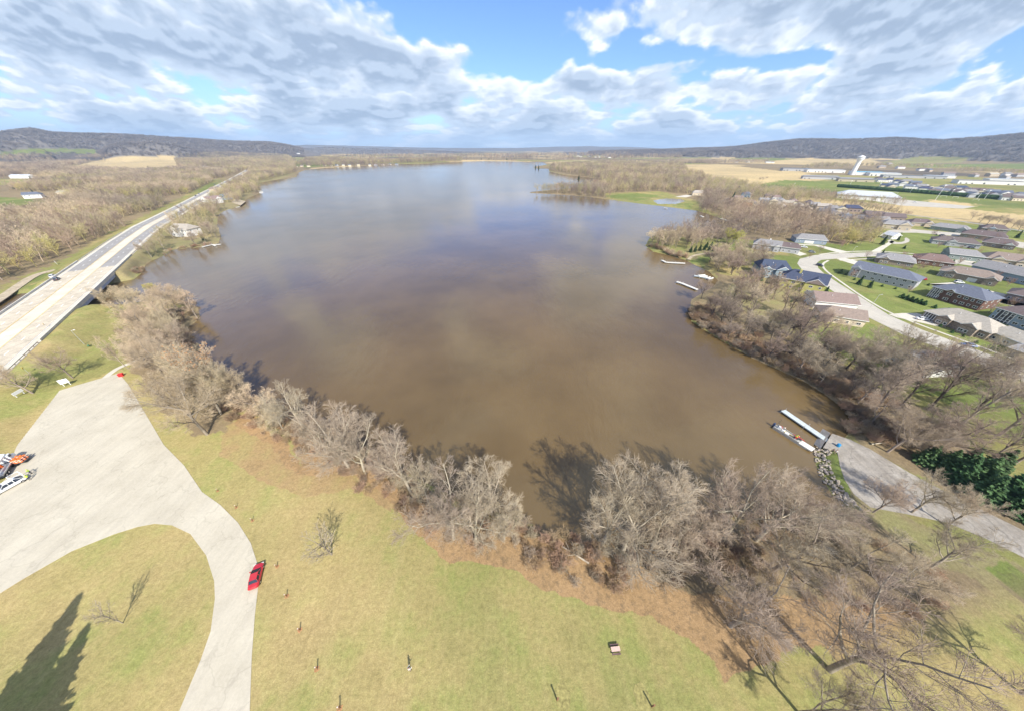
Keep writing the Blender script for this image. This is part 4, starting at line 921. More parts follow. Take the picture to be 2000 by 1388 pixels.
WBLUE = wallm('blue_grey_siding', (.26, .32, .38)); WGREEN = wallm('sage_green_siding', (.25, .29, .27)); WYEL = wallm('yellow_green_siding', (.50, .46, .16)); WSTONE = mat('mixed_stone_cladding', (.30, .24, .19), .9, .45, 2.2); WCREAM = wallm('cream_siding', (.66, .58, .42)); WBRN = wallm('taupe_siding', (.26, .21, .18)); WORG = wallm('orange_brown_siding', (.55, .28, .15))
M_TRIM = mat('white_trim', (.78, .77, .74), .6, .05, 2); M_GLASS = mat('dark_window_glass', (.03, .035, .045), .12, .1, 1, spec=.6)
M_GDOOR = mat('white_garage_door', (.70, .68, .64), .6, .06, 2); M_DGREY = mat('porch_shade_grey', (.07, .065, .065), .8, .2, 1)
_win = {}
def win_mesh(w, h):
    k = (w, h)
    if k not in _win:
        b = MB(); f = .13
        b.box(-w/2, w/2, -.08, .0, 0, f); b.box(-w/2, w/2, -.08, .0, h - f, h); b.box(-w/2, -w/2 + f, -.079, .0, f, h - f); b.box(w/2 - f, w/2, -.079, .0, f, h - f)
        if w > 1.4: b.box(-.05, .05, -.078, 0, f, h - f)
        g = MB(); g.box(-w/2 + f, w/2 - f, -.04, .02, f, h - f)
        _win[k] = (b.mesh('window', M_TRIM), g.mesh('pane', M_GLASS))
    return _win[k]
def add_window(root, x, y, z, w, h, rz=0.0):
    a, g = win_mesh(w, h); o = bpy.data.objects.new('window', a); C.objects.link(o); o.parent = root; o.location = (x, y, z); o.rotation_euler = (0, 0, rz)
    p = bpy.data.objects.new('pane', g); C.objects.link(p); p.parent = o; return o
def roof_solid(b, x0, x1, y0, y1, z, rise, il, ir, th=.22):
    """ridge along x; il, ir: how far the hips lean in (0 = gable)"""
    ym = (y0 + y1) / 2
    v = [(x0, y0, z), (x1, y0, z), (x1, y1, z), (x0, y1, z), (x0 + il, ym, z + rise), (x1 - ir, ym, z + rise)]
    v2 = [(p[0], p[1], p[2] - th) for p in v[:4]]
    b.add(v + v2, [(0, 1, 5, 4), (2, 3, 4, 5), (6, 9, 8, 7), (0, 6, 7, 1), (1, 7, 8, 2), (2, 8, 9, 3), (3, 9, 6, 0)], 0)
    b.add(v, [(3, 0, 4)], 0 if il > .3 else 1); b.add(v, [(1, 2, 5)], 0 if ir > .3 else 1)
def house(A, B, depth, h, rise, hips, roof, wall, label, group=None, gables=(), nw=4, rows=1, garage=None, chim=None, porch=None, end_w=2, ov=.55, cat='house', clr=True, name='house', gwall=None, zup=0.0):
    a, b_ = P(*A), P(*B); d = Vector((b_.x - a.x, b_.y - a.y)); L = d.length; ang = math.atan2(d.y, d.x); z = (a.z + b_.z) / 2 - .05 + zup
    root = empty(name, (a.x, a.y, z), ang); tag(root, label, cat, group)
    w = MB(); w.box(0, L, 0, depth, -1.0, h)
    for g in gables: w.box(g[0] * L, g[1] * L, -g[2], .2, -1.0, h - .01)
    w.build('wall', wall, root)
    r = MB(); roof_solid(r, -ov, L + ov, -ov, depth + ov, h + .2, rise, hips[0] + (ov if hips[0] else 0), hips[1] + (ov if hips[1] else 0))
    for g in gables:
        x0, x1 = g[0] * L - .3, g[1] * L + .3; xm = (x0 + x1) / 2; rr = min(rise * .9, (x1 - x0) * .32); y0 = -g[2] - .35; y1 = depth * .5 * min(1, rr / rise)
        v = [(x0, y0, h + .23), (x1, y0, h + .23), (xm, y0, h + .23 + rr), (x0, y1, h + .23), (x1, y1, h + .23), (xm, y1, h + .23 + rr)]
        r.add(v, [(0, 2, 5, 3), (1, 4, 5, 2), (0, 3, 4, 1)], 0); r.add(v, [(0, 1, 2), (3, 5, 4)], 1)
    r.build('roof', [roof, gwall or wall], root)
    t = MB()
    for g in gables:
        x0, x1 = g[0] * L - .3, g[1] * L + .3; xm = (x0 + x1) / 2; rr = min(rise * .9, (x1 - x0) * .32); y0 = -g[2] - .37
        for xa in (x0, x1):
            t.add([(xa, y0, h + .25), (xm, y0, h + .25 + rr), (xm, y0, h + .25 + rr - .3), (xa + (.35 if xa < xm else -.35), y0, h + .25), (xa, y0 - .05, h + .25), (xm, y0 - .05, h + .25 + rr), (xm, y0 - .05, h + .25 + rr - .3), (xa + (.35 if xa < xm else -.35), y0 - .05, h + .25)],
                  [(0, 1, 2, 3), (7, 6, 5, 4), (0, 4, 5, 1), (3, 2, 6, 7)])
    t.box(-ov - .03, L + ov + .03, -ov - .06, -ov - .01, h - .05, h + .2)
    t.build('trim', M_TRIM, root)
    occupied = [(g[0] * L, g[1] * L, g[2]) for g in gables]
    gx = None
    if garage:
        gb = MB(); x0, x1 = garage[0] * L, garage[1] * L; yy = 0
        for o0, o1, pr in occupied:
            if x0 >= o0 - .1 and x1 <= o1 + .1: yy = -pr
        for k in range(4): gb.box(x0, x1, yy - .07, yy - .005, .02 + k * .6, .58 + k * .6)
        gb.build('garage_door', M_GDOOR, root); gx = (x0, x1)
    for row in range(rows):
        zz = .95 + 2.75 * row
        if zz + 1.2 > h: break
        for k in range(nw):
            x = L * (k + .5) / nw
            if gx and gx[0] - 1 < x < gx[1] + 1 and row == 0: continue
            y = 0
            for o0, o1, pr in occupied:
                if o0 - .9 < x < o0 + .9: x = o0 + 1.2
                if o1 - .9 < x < o1 + .9: x = o1 - 1.2
                if o0 < x < o1: y = -pr
            add_window(root, x, y - .01, zz, 1.7 if k % 2 else 1.1, 1.2)
        for k in range(end_w):
            yk = depth * (k + .5) / end_w
            add_window(root, L + .01, yk, zz, 1.1, 1.2, R(90)); add_window(root, -.01, yk, zz, 1.1, 1.2, R(-90))
    if chim:
        c = MB(); c.box(chim[0] * L - .5, chim[0] * L + .5, depth * chim[1] - .4, depth * chim[1] + .4, h, h + rise + .9); c.build('chimney', chim[2] if len(chim) > 2 else WSTONE, root)
    if porch:
        c = MB(); x0, x1 = porch[0] * L, porch[1] * L; c.box(x0, x1, -.06, -.01, .2, h - .35); c.build('porch_shade_panel', M_DGREY, root)  # flat dark panel on the wall paints the shade of a porch recess
        c = MB(); n = 4
        for k in range(n + 1): xx = x0 + (x1 - x0) * k / n; c.box(xx - .09, xx + .09, -.25, -.07, 0, h - .3)
        c.box(x0, x1, -.24, -.08, .9, 1.0); c.build('porch_posts', M_TRIM, root)
    v = MB(); v.tube((L * .4, depth * .3, h + rise * .4), (L * .4, depth * .3, h + rise * .6 + .9), .12, n=6); v.build('vent_pipe', M_TRIM, root); v = MB(); v.tube((L * .72, depth * .7, h + rise * .4), (L * .72, depth * .7, h + rise * .6 + .8), .12, n=6); v.build('vent_pipe', M_TRIM, root)
    if clr:
        for k in range(5):
            q = a.xy + d * ((k + .5) / 5) + Vector((-d.y, d.x)).normalized() * depth * .5; CLEAR.append((q.x, q.y, depth * .62 + 2))
    return root
house((1655,538),(1780,567),13,5.3,3.4,(0,7),RSLATE,WGREY,'long light grey duplex with a slate blue roof inside the street bend', nw=9, rows=2, gables=((.0,.16,1.0),), end_w=3)
house((1808,578),(1906,607),14,5.6,3.6,(7,7),RSLATE,WBRICK,'brown brick house with a slate hip roof and many white framed windows', nw=8, rows=2, gables=((.30,.45,.6),), porch=(.02,.2), end_w=3)
house((1797,620),(1921,664),13,3.6,3.6,(6,6),RTAN,WSTONE,'stone faced house with a broad tan roof and two brown front gables beside the street', nw=6, gables=((.26,.46,1.5),(.62,.86,2.2)), gwall=WBRN, porch=(.03,.2), end_w=3)
house((1924,660),(1996,690),11,3.4,2.6,(0,5),RTAN,WCREAM,'cream walled wing with a tan roof at the right edge of the stone faced house', nw=3, end_w=2)
house((1928,621),(2030,655),13,5.6,3.2,(5,5),RDKB,WBLUE,'blue grey house with dark brown roof and balcony cut by the right edge', nw=7, rows=2, porch=(.1,.4))
house((1828,538),(1942,560),13,3.6,3.2,(6,6),RBROWN,WSTONE,'brown roofed duplex with two white garage doors behind the long grey duplex', nw=5, garage=(.52,.68), gables=((.12,.3,1.2),(.78,.97,1.6)), porch=(.02,.11))
house((1889,531),(2016,561),14,4.6,3.4,(0,0),RGREY,WBLUE,'long blue walled house with a plain grey gable roof', nw=9, rows=1)
house((1707,512),(1781,524),14,3.4,3.2,(5,5),RGREY,WSTONE,'grey hip roofed house with stone walls just north of the long grey duplex', nw=4, gables=((.1,.35,1.5),))
house((1786,515),(1858,525),15,3.4,3.4,(5,5),RRED,WBRICK,'red brown brick house with a reddish brown hip roof', nw=5)
house((1849,505),(1917,513),14,3.6,3.0,(0,4),RGREY,WGREEN,'sage green house with a grey roof facing the white driveway', nw=4)
house((1920,513),(2018,526),15,3.6,3.6,(4,0),RBROWN,WTAN,'tan house with a wide brown roof at the right edge', nw=5, gables=((.1,.35,2),(.6,.85,2)))
house((1818,476),(1911,487),13,3.3,3.2,(5,5),RDKB,WGREY,'long dark roofed house with a white front gable south of the upper street', nw=5, gables=((.3,.5,1.6),))
house((1913,480),(1978,489),14,3.3,3.4,(4,4),RDKB,WBRN,'dark brown house east of the one with a white gable', nw=4, gables=((.65,.95,1.6),), gwall=WWHITE)
house((1872,464),(1960,475),14,3.8,3.4,(4,4),RDKB,WBRN,'dark house with clipped hips on the north side of the upper street end', nw=4)
house((1814,448),(1887,457),12,3.4,3.0,(4,4),RGREY,WGREEN,'green grey house north of the upper street', nw=5, gables=((.7,.95,1.4),))
house((1720,446),(1776,451),13,4.6,3.4,(4,3),RGREY,WTAN,'tan two storey house at the west end of the upper street', nw=4, gables=((.55,.95,1.5),), rows=2)
house((1776,441),(1820,444),13,3.4,3.2,(4,4),RDKB,WTAN,'tan house with a dark roof beside the field fence', nw=3, gables=((.6,.95,1.5),))
house((1721,464),(1739,468),9,3.0,2.4,(0,0),RPALE,WWHITE,'small white garage with a pale blue roof beside the round drive', nw=1)
house((1911,456),(1962,461),13,5.2,3.2,(4,4),RDKB,WBRN,'dark two storey house with a blue dormer near the field', nw=4, rows=2, gables=((.2,.5,1.5),), gwall=WBLUE)
house((1957,584),(2030,600),13,3.6,3.2,(5,5),RDKB,WBRN,'dark brown roofed house beside the driveway at the right edge', nw=4)
house((1961,690),(2030,715),8,2.9,.8,(0,0),RGREY,WBRN,'low shed with grey timber stacked beside it at the right edge', nw=1)
# lake side houses
house((1468,486),(1520,493),12,4.2,3.2,(3,0),RGREY,WGREY,'grey two gabled house with white dormer chimneys on the green point', nw=4, gables=((.78,.98,1.4),), gwall=WWHITE, chim=(.55,.5,WWHITE))
house((1522,492),(1558,497),11,4.0,3.0,(0,3),RDKB,WGREY,'grey garage wing with a dark roof on the driveway by the point', nw=3)
house((1552,474),(1612,479),13,3.6,3.2,(4,2),RGREY,WBLUE,'blue grey ranch house with a grey roof under the budding trees', nw=4, garage=(.3,.6))
house((1478,540),(1538,546),13,5.6,4.2,(2,3),RNAVY,WBLUE,'pale blue lake house with a navy roof and white trimmed gables', nw=4, rows=2, gables=((.05,.35,1.2),(.5,.9,1.6)))
house((1518,560),(1602,577),13,5.8,4.4,(4,0),RNAVY,WYEL,'yellow green walled house with a navy roof beside the lake street', nw=5, rows=2, gables=((.55,.98,1.8),), gwall=WBRN, chim=(.35,.35,WYEL))
house((1587,602),(1668,610),12,4.0,3.4,(0,0),RBROWN,WWHITE,'white walled house with a plain brown gable roof by the street', nw=3)
house((1598,626),(1684,640),11,3.4,3.0,(4,0),RBROWN,WCREAM,'cream walled house with a brown roof nearest the ramp wood', nw=4)
house((1788,737),(1862,735),12,3.6,2.8,(0,0),RGREY,WWHITE,'white walled grey roofed house hidden behind bare trees near the street', nw=3)
# west of the lake
CLEAR.append((P(350,476).x, P(350,476).y, 16)); CLEAR.append((P(362,470).x, P(362,470).y, 14)); CLEAR.append((P(425,402).x, P(425,402).y, 26))
house((334,459),(372,463),13,5.6,4.0,(2,3),RTAN,WWHITE,'white lake house with a grey brown roof on the wooded point west of the lake', nw=5, rows=2, gables=((.2,.6,1.5),))
house((409,398),(438,396),13,5.4,4.0,(0,0),RBROWN,WWHITE,'white house with a brown roof and a blue wing beside a tan slope', nw=3, rows=2, gables=((.5,.9,1.2),))
house((441,391),(456,389),11,5.0,3.2,(0,0),RSLATE,WBLUE,'blue grey lake house right beside the brown roofed white one',nw=2,rows=2)
house((420,374),(436,372),12,4.0,3.0,(2,2),RBROWN,WTAN,'tan house under trees between the highway and the west shore',nw=2)
house((470,372),(486,369),12,4.5,3.0,(0,0),RTAN,WWHITE,'white house on the wooded west shore past the tan slope',nw=2)
sheet('tan_slope', W([(452,396),(460,388),(480,394),(470,402)], .1), .3, M_GRAVEL)
CLEAR.append((P(452,402).x, P(452,402).y, 24)); CLEAR.append((P(478,380).x, P(478,380).y, 18))
house((48,389),(84,387),15,5.5,3.6,(0,4),RSLATE,WWHITE,'white house with a slate roof in the clearing at the left', nw=4, rows=2)
house((20,349),(58,349),16,5.5,3.8,(0,0),RPALE,WWHITE,'white farm building with a pale roof at the far left', nw=3, rows=2, gables=((.5,.8,2),))
house((112,380),(131,380),10,3.4,2.6,(2,2),RTAN,WCREAM,'small cream house half hidden in trees right of the slate roofed one', nw=2)
house((302,334),(319,334),12,4,3,(0,0),RPALE,WWHITE,'white barn beside dark conifers on the tan field edge', nw=1)
house((1405,400),(1427,403),14,5,3.6,(3,3),RGREY,WTAN,'tan house among the trees behind the point golf green', nw=3, rows=1)
house((1352,382),(1376,383),14,4.5,3.2,(3,3),RTAN,WCREAM,'cream clubhouse beside the little pond', nw=3)
far_h = 'small houses far across the lake'
RN = {id(RSLATE): 'slate blue', id(RNAVY): 'navy', id(RBROWN): 'brown', id(RTAN): 'tan', id(RGREY): 'grey', id(RDKB): 'dark brown', id(RPALE): 'pale'}
WN = {id(WGREY): 'light grey', id(WWHITE): 'white', id(WTAN): 'tan', id(WBLUE): 'blue grey', id(WCREAM): 'cream', id(WBRN): 'taupe', id(WORG): 'orange brown'}
def bulk(rows, group, label, cat='house', name='house', z=True):
    for k, (px, py, L, D, yaw, h, rf, wl) in enumerate(rows):
        p = P(px, py); e = empty(name, (p.x, p.y, p.z - .1), R(yaw)); b = MB(); b.box(-L/2, L/2, -D/2, D/2, -1.5, h); b.build('wall', wl, e)
        b = MB(); roof_solid(b, -L/2 - .5, L/2 + .5, -D/2 - .5, D/2 + .5, h + .2, D * .27, 0 if k % 3 else D * .4, 0 if k % 2 else D * .4); b.build('roof', [rf, wl], e)
        b = MB()
        for s in range(max(2, int(L / 4))): x = -L/2 + (s + .5) * 4; b.box(x - .7, x + .7, -D/2 - .05, -D/2, 1, 2.3)
        b.build('window_row', M_GLASS, e)
        tag(e, label.replace('ROOF', RN[id(rf)]).replace('WALL', WN[id(wl)]), cat, group); CLEAR.append((p.x, p.y, max(L, D) * .6 + (16 if px < 600 else 2)))
    return
rb = random.Random(5)
walls = [WWHITE, WTAN, WGREY, WCREAM, WBLUE, WBRN]; roofs = [RGREY, RBROWN, RSLATE, RDKB, RTAN]
bulk([(1462,404,15,11,-30,6,RBROWN,WORG)], None, 'orange brown two storey house behind the lakeside wood')
rws = [(1456,385,14,11,-30,5,RSLATE,WBLUE),(1480,408,14,11,-30,5,RSLATE,WBRN),(1508,400,14,11,55,5.5,RGREY,WCREAM),(1522,398,12,10,55,5,RGREY,WWHITE),(1521,410,15,11,55,5,RTAN,WCREAM),(1535,403,13,10,-30,5,RTAN,WTAN),(1546,401,12,10,55,6,RBROWN,WCREAM),
 (1556,410,15,11,55,5.5,RTAN,WCREAM),(1572,415,14,11,55,5,RTAN,WCREAM),(1578,403,13,10,55,5,RDKB,WCREAM),(1590,407,13,10,-30,5,RGREY,WTAN),(1604,410,14,11,-30,5,RTAN,WTAN),(1622,414,14,11,-30,5,RGREY,WTAN),(1640,416,13,10,55,5,RGREY,WCREAM),
 (1610,424,18,13,-25,6.5,RSLATE,WTAN),(1630,432,16,12,-25,6.5,RGREY,WTAN),(1662,413,17,12,-25,4.5,RNAVY,WBRN),(1655,436,20,12,-25,6,RSLATE,WBLUE),(1685,437,20,13,-20,5,RNAVY,WBLUE),(1712,436,15,11,-20,4,RGREY,WWHITE),(1705,426,22,13,-20,4,RDKB,WBRN),(1735,430,22,13,-20,4,RDKB,WBRN),
 (1500,388,12,10,-25,4,RDKB,WTAN),(1490,396,12,10,-25,4,RGREY,WGREY),(1515,390,12,10,-25,4,RBROWN,WWHITE),(1440,392,12,10,-25,4.5,RBROWN,WTAN)]
bulk(rws, 'small houses between the lakeside wood and the fields', 'small WALL house with a ROOF roof between the lakeside wood and the fields')
rws = [(rb.uniform(1330,1990), 0, rb.uniform(13,20), rb.uniform(10,13), rb.choice([-28,-28,60]) + rb.uniform(-6,6), rb.uniform(4,6), rb.choice([RSLATE,RNAVY,RGREY,RDKB]), rb.choice([WWHITE,WWHITE,WGREY,WCREAM])) for _ in range(46)]
rws = [(1712 + 290 * (k / 46) + rb.uniform(-4, 4), 361 + 34 * (k / 46) + rb.uniform(-9, 6),) + r[2:] for k, r in enumerate(rws)]
bulk(rws, 'houses of the estate behind the long hedge', 'WALL house with a ROOF roof in the estate behind the long hedge')
bulk([(x, y, 13, 10, rb.uniform(-40, 40), rb.uniform(4, 6), rb.choice(roofs), rb.choice([WGREY, WCREAM, WTAN])) for x, y in [(578,327),(590,326),(603,326.5),(634,325),(646,325),(658,325),(671,325),(683,325),(700,324),(722,324),(734,324),(748,324),(762,323),(775,323)]], 'cottages on the far west shore', 'tiny WALL cottage with a ROOF roof on the far west shore')
bulk([(x, y, 13, 10, rb.uniform(-40, 40), 5, rb.choice(roofs), rb.choice([WWHITE, WCREAM])) for x, y in [(393,303),(372,312),(380,311),(405,312),(412,307),(424,308),(452,312),(396,327),(404,329),(410,331),(418,332),(486,305),(566,317),(452,302)]], 'houses on the wooded slope west of the lake', 'small WALL house with a ROOF roof on the slope west of the lake')
bulk([(x, y, rb.uniform(14, 40), 14, rb.uniform(-30, 30), 6, rb.choice(roofs), WWHITE) for x, y in [(583,301),(592,301),(602,301.5),(618,300),(627,301),(637,302),(646,301),(655,302),(668,301),(680,300),(700,297),(712,297),(724,298),(738,297),(752,298),(765,297),(780,298)]], 'buildings of the far town beyond the ridge', 'tiny pale building of the far town northwest of the lake')
bulk([(x, y, rb.uniform(12, 34), 12, rb.uniform(-30, 30), 6, rb.choice(roofs), WWHITE) for x, y in [(1128,306),(1134,307),(1142,305),(1150,306),(1158,305),(1163,308),(1170,308),(1176,306),(1183,307),(1190,309),(1120,304),(1200,306),(1226,305),(1245,306),(1430,316),(1438,318),(1446,315),(1452,316),(1460,318),(1470,317),(1500,319),(1508,319)]], 'buildings of the town beyond the north end of the lake', 'tiny pale building of the town beyond the north end of the lake')
bulk([(x, y, rb.uniform(16, 36), 14, rb.uniform(-30, 30), 6, rb.choice(roofs), rb.choice([WWHITE, WGREY, WTAN])) for x, y in [(1800,334),(1812,336),(1735,322),(1720,329),(1757,330),(1850,343),(1900,346),(1935,345),(1965,344),(1985,346),(1960,350)]], 'sheds beyond the estate', 'pale shed or house between the estate and the hill fields')
def big(px, py, L, D, yaw, h, rf, wl, label, cat='warehouse', flat=True):
    p = P(px, py); e = empty(cat, (p.x, p.y, p.z - .1), R(yaw)); b = MB(); b.box(-L/2, L/2, -D/2, D/2, -1.5, h); b.build('wall', wl, e)
    b = MB()
    if flat: b.box(-L/2 - .4, L/2 + .4, -D/2 - .4, D/2 + .4, h, h + .5)
    else: roof_solid(b, -L/2 - 1, L/2 + 1, -D/2 - 1, D/2 + 1, h + .2, D * .16, D * .35, D * .35)
    b.build('roof', [rf, wl], e); b = MB(); n = int(L / 9)
    rq = random.Random(int(px)); 
    for s in range(n):
        if s == 0 or rq.random() < .45: x = -L/2 + (s + .5) * L / n; b.box(x - 1.5, x + 1.5, -D/2 - .06, -D/2, .5, h * rq.choice([.35, .5]))
    b.build('window_row', M_GLASS, e)
    tag(e, label, cat); CLEAR.append((p.x, p.y, L * .5)); return e
M_BLUER = mat('bright_blue_metal_roof', (.10, .38, .55), .5, .1, .2)
big(1690, 389, 74, 36, -40, 6, RPALE, WWHITE, 'large school building with a pale grey roof and white front at the sports fields', 'school', False)
big(1612, 382, 42, 22, -36, 5, RDKB, WBRN, 'brown framed enclosure building left of the school', 'building')
big(1552, 334, 85, 45, -25, 8, RSLATE, WGREY, 'dark roofed warehouse at the left end of the factory row')
big(1608, 337, 105, 40, -25, 8, RPALE, WWHITE, 'long white warehouse left of the white tower')
big(1690, 342, 75, 45, -28, 8, M_BLUER, WWHITE, 'blue roofed factory right behind the white tower', 'factory')
big(1722, 344, 70, 38, -28, 8, RPALE, WWHITE, 'white roofed factory right of the blue roofed one', 'factory')
big(1600, 350, 80, 18, -25, 6, RGREY, WGREY, 'long grey apartment row left of the white tower base', 'apartments', False)
big(1668, 355, 70, 18, -25, 6, RGREY, WTAN, 'long tan apartment row below the white tower base', 'apartments', False)
big(1780, 348, 130, 22, -27, 6, RSLATE, WGREY, 'very long dark blue roofed storage hall behind the estate')
big(1832, 348, 60, 18, -27, 6, RPALE, WWHITE, 'white storage hall at the middle of the dark blue hall')
big(1925, 360, 105, 26, -27, 7, RGREY, WWHITE, 'long grey hall with a white side wall at the right')
big(1975, 357, 90, 24, -27, 7, RPALE, WWHITE, 'long white hall behind the grey one at the right edge')
# water tower
p = P(1663.5, 342); e = empty('water_tower', (p.x, p.y, 0)); tag(e, 'tall white standpipe water tower with dark rings near its top', 'tower')
b = MB(); b.lathe([(6.5, -1), (6.5, 0), (5.6, 30), (5.6, 37), (8.6, 42), (9.0, 43)], 32); b.build('column', M_WHITE, e, True)
for z0, z1 in ((43, 45.2), (46.2, 49)): b = MB(); b.lathe([(9.0, z0), (9.3, z0 + .4), (9.3, z1 - .3), (8.6 if z1 < 48 else 6.5, z1)], 32); b.build('tank_band', M_WHITE, e, True)
b = MB(); b.lathe([(8.7, 45.2), (8.7, 46.2)], 32); b.lathe([(5.75, 37.5), (6.4, 38.4)], 32); b.build('dark_ring', mat('dark_blue_band', (.03, .05, .10), .6), e, True)
b = MB(); b.lathe([(6.5, 49), (5.0, 50.6), (1.5, 51.6), (.3, 51.8)], 32); b.build('dome', M_WHITE, e, True)
# ------------------------------------------------------------------ woods
sv_lab = {}
woodsL = [(-350,420),(0,352),(130,345),(262,337),(330,332),(430,335),(440,345),(420,352),(330,398),(215,458),(120,498),(40,540),(-80,570),(-350,640)]
def hwclear(pts, r=26):
    hd, _ = hw_at(pts[:, 0], pts[:, 1]); return pts[hd > r]
pL = clear(hwclear(scatter(woodsL, 8.2, seed=1))); pL = pL[(wav(pL[:, 0], pL[:, 1], 260, 5) > -.62) | (np.hypot(pL[:, 0], pL[:, 1]) < 420)]
# clearings
px_, py_ = project(pL[:, 0], pL[:, 1], pL[:, 2])
for poly in ([(-200,372),(0,370),(60,374),(125,378),(140,386),(120,402),(80,420),(-200,440)], [(-200,345),(0,340),(62,338),(85,350),(60,368),(0,372),(-200,380)], [(120,332),(345,305),(330,334),(262,338)]):
    m = ~inpoly(px_, py_, poly); pL, px_, py_ = pL[m], px_[m], py_[m]
order = np.argsort(np.hypot(pL[:, 0], pL[:, 1])); pL = pL[order]; NI = 20
kinds = [P_TALL, P_TALL, P_TALLD, P_TALLG]
rw = random.Random(77)
for q in pL[:NI]:
    kd = rw.choice(kinds); s = rw.uniform(.95, 1.25)
    put_tree(kd[rw.randrange(4)], q[0], q[1], q[2], (s * 1.15, s * 1.15, s), rw.uniform(0, 6.28), 'bare tree at the roadside edge of the big wood left of the highway', 'bare trees of the wood left of the highway')
# first of each far kind stands as a thing, the rest of the wood is one object
protoF = {}
hid = {'grey': (60, 425), 'brown': (95, 415), 'olive': (140, 400), 'yellow': (180, 392)}
for k, (key, ms) in enumerate(FARM.items()):
    protoF[key] = []
    for i, m_ in enumerate(ms):
        p = P(hid[key][0] + i * 22, hid[key][1] + i * 5); protoF[key].append(far_single(m_, p, 1.1, 'far_tree', {'grey': 'grey', 'brown': 'dull brown', 'olive': 'olive', 'yellow': 'yellow green budding'}[key] + ' tree in the big wood left of the highway, ' + ['narrow', 'medium wide', 'wide crowned'][i], 'bare trees inside the big wood left of the highway'))
rest = pL[NI:]; rs2 = np.random.RandomState(3)
ksel = np.clip(wav(rest[:, 0], rest[:, 1], 160, 3) + rs2.normal(0, .45, len(rest)), -2, 2)
gn_stuff('woodland', rest[ksel < -.1], protoF['grey'], 1.0, 1.5, 'big bare grey wood left of the highway', 1, (1.0, 1.3))
gn_stuff('woodland', rest[(ksel >= -.1) & (ksel < .25)], protoF['brown'], 1.0, 1.45, 'brown bare trees mixed through the big wood left of the highway', 2, (1.0, 1.3))
gn_stuff('woodland', rest[(ksel >= .25) & (ksel < .95)], protoF['olive'], .9, 1.35, 'olive budding trees mixed through the big wood left of the highway', 3, (1.0, 1.3))
gn_stuff('woodland', rest[ksel >= .95], protoF['yellow'], .7, 1.1, 'yellow budding trees mixed through the big wood left of the highway', 4, (1.0, 1.3))
def grove(poly, step, keys, smin, smax, label, seed, n_ind=0, ind_protos=None, ind_label=None, ind_group=None, hs=(.6, .85), keep=1.0, hw=True, patchy=None):
    pts = clear(scatter(poly, step, seed=seed, keep=keep))
    if patchy is not None: pts = pts[wav(pts[:, 0], pts[:, 1], 330, seed) > patchy]
    if hw: pts = hwclear(pts, 20)
    o = np.argsort(np.hypot(pts[:, 0], pts[:, 1])); pts = pts[o]; rr = random.Random(seed)
    adj = {id(P_TALL): 'upright ', id(P_TALLD): 'dark upright ', id(P_TALLG): 'olive upright ', id(P_OAKG): 'round crowned ', id(P_OAKD): 'dark round crowned ', id(P_OAK): 'pale round crowned '}
    for q in pts[:n_ind]:
        kd = rr.choice(ind_protos); s = rr.uniform(*hs) * 1.35; put_tree(kd[rr.randrange(len(kd))], q[0], q[1], q[2], (s * 1.1, s * 1.1, s), rr.uniform(0, 6.28), adj[id(kd)] + ind_label, ind_group)
    pts = pts[n_ind:]; rr2 = np.random.RandomState(seed); pick = rr2.randint(0, len(keys), len(pts))
    for k, key in enumerate(keys):
        if (pick == k).sum() > 0: gn_stuff('woodland', pts[pick == k], protoF[key], smin * 1.45, smax * 1.45, label.replace('KEY', {'grey': 'grey', 'brown': 'brown', 'olive': 'olive', 'yellow': 'yellowish'}[key]), seed + k, (1.0, 1.3))
    return pts
grove([(300,446),(340,414),(430,364),(470,342),(482,372),(470,396),(440,412),(428,424),(380,434),(330,432)], 8.5, ['grey','olive','brown'], .6, .85, 'KEY trees along the lake side of the highway', 40)
grove([(240,520),(262,480),(300,450),(330,425),(378,438),(425,440),(426,470),(395,478),(340,484),(290,508)], 8, ['grey','olive'], .5, .75, 'KEY trees round the white lake house', 11, 20, [P_TALL, P_OAKG, P_TALLG], 'bare tree on the point with the white lake house', 'bare trees on the point with the white lake house', (.45, .65))
grove([(372,392),(430,360),(480,336),(575,325),(581,336),(540,348),(505,356),(505,375),(470,388),(450,385),(440,372),(400,385)], 9, ['grey','olive','brown'], .65, .95, 'KEY trees on the shore strip beyond the brown roofed house', 12, 6, [P_TALL, P_TALLG], 'bare tree on the shore strip beyond the brown roofed house', 'bare trees on the shore strip west of the lake', (.6, .8))
grove([(160,608),(200,590),(250,580),(320,572),(345,575),(385,592),(390,602),(340,600),(260,606),(170,616)], 6.5, ['grey','brown'], .5, .8, 'KEY trees at the creek mouth', 13, 22, [P_OAKG, P_TALL, P_OAKG], 'bare tree on the narrow spit at the creek mouth', 'bare trees on the spit at the creek mouth', (.4, .62))
grove([(265,630),(330,600),(395,600),(395,650),(410,720),(470,790),(500,812),(470,815),(430,812),(380,790),(330,760),(290,720),(262,690)], 7.5, ['grey'], .5, .8, 'KEY trees by the near shore', 14, 40, [P_OAKG, P_TALL, P_OAKG], 'bare tree in the dense clump between parking lot and lake', 'bare trees of the clump between parking lot and lake', (.55, .8))
grove([(1262,480),(1290,460),(1350,450),(1440,452),(1460,466),(1440,476),(1400,480),(1340,490),(1290,490)], 8, ['grey','brown'], .5, .8, 'KEY trees on the green point', 15, 24, [P_TALL, P_TALLD, P_OAKG], 'bare tree on the wooded tip of the green point', 'bare trees on the tip of the green point', (.55, .8))
grove([(1440,452),(1400,440),(1360,412),(1372,380),(1400,388),(1450,410),(1540,418),(1600,428),(1640,440),(1700,446),(1720,452),(1715,468),(1640,474),(1560,466),(1500,470)], 9.5, ['grey','brown','brown'], .7, 1.0, 'KEY lakeside wood north of the point', 16, 0)
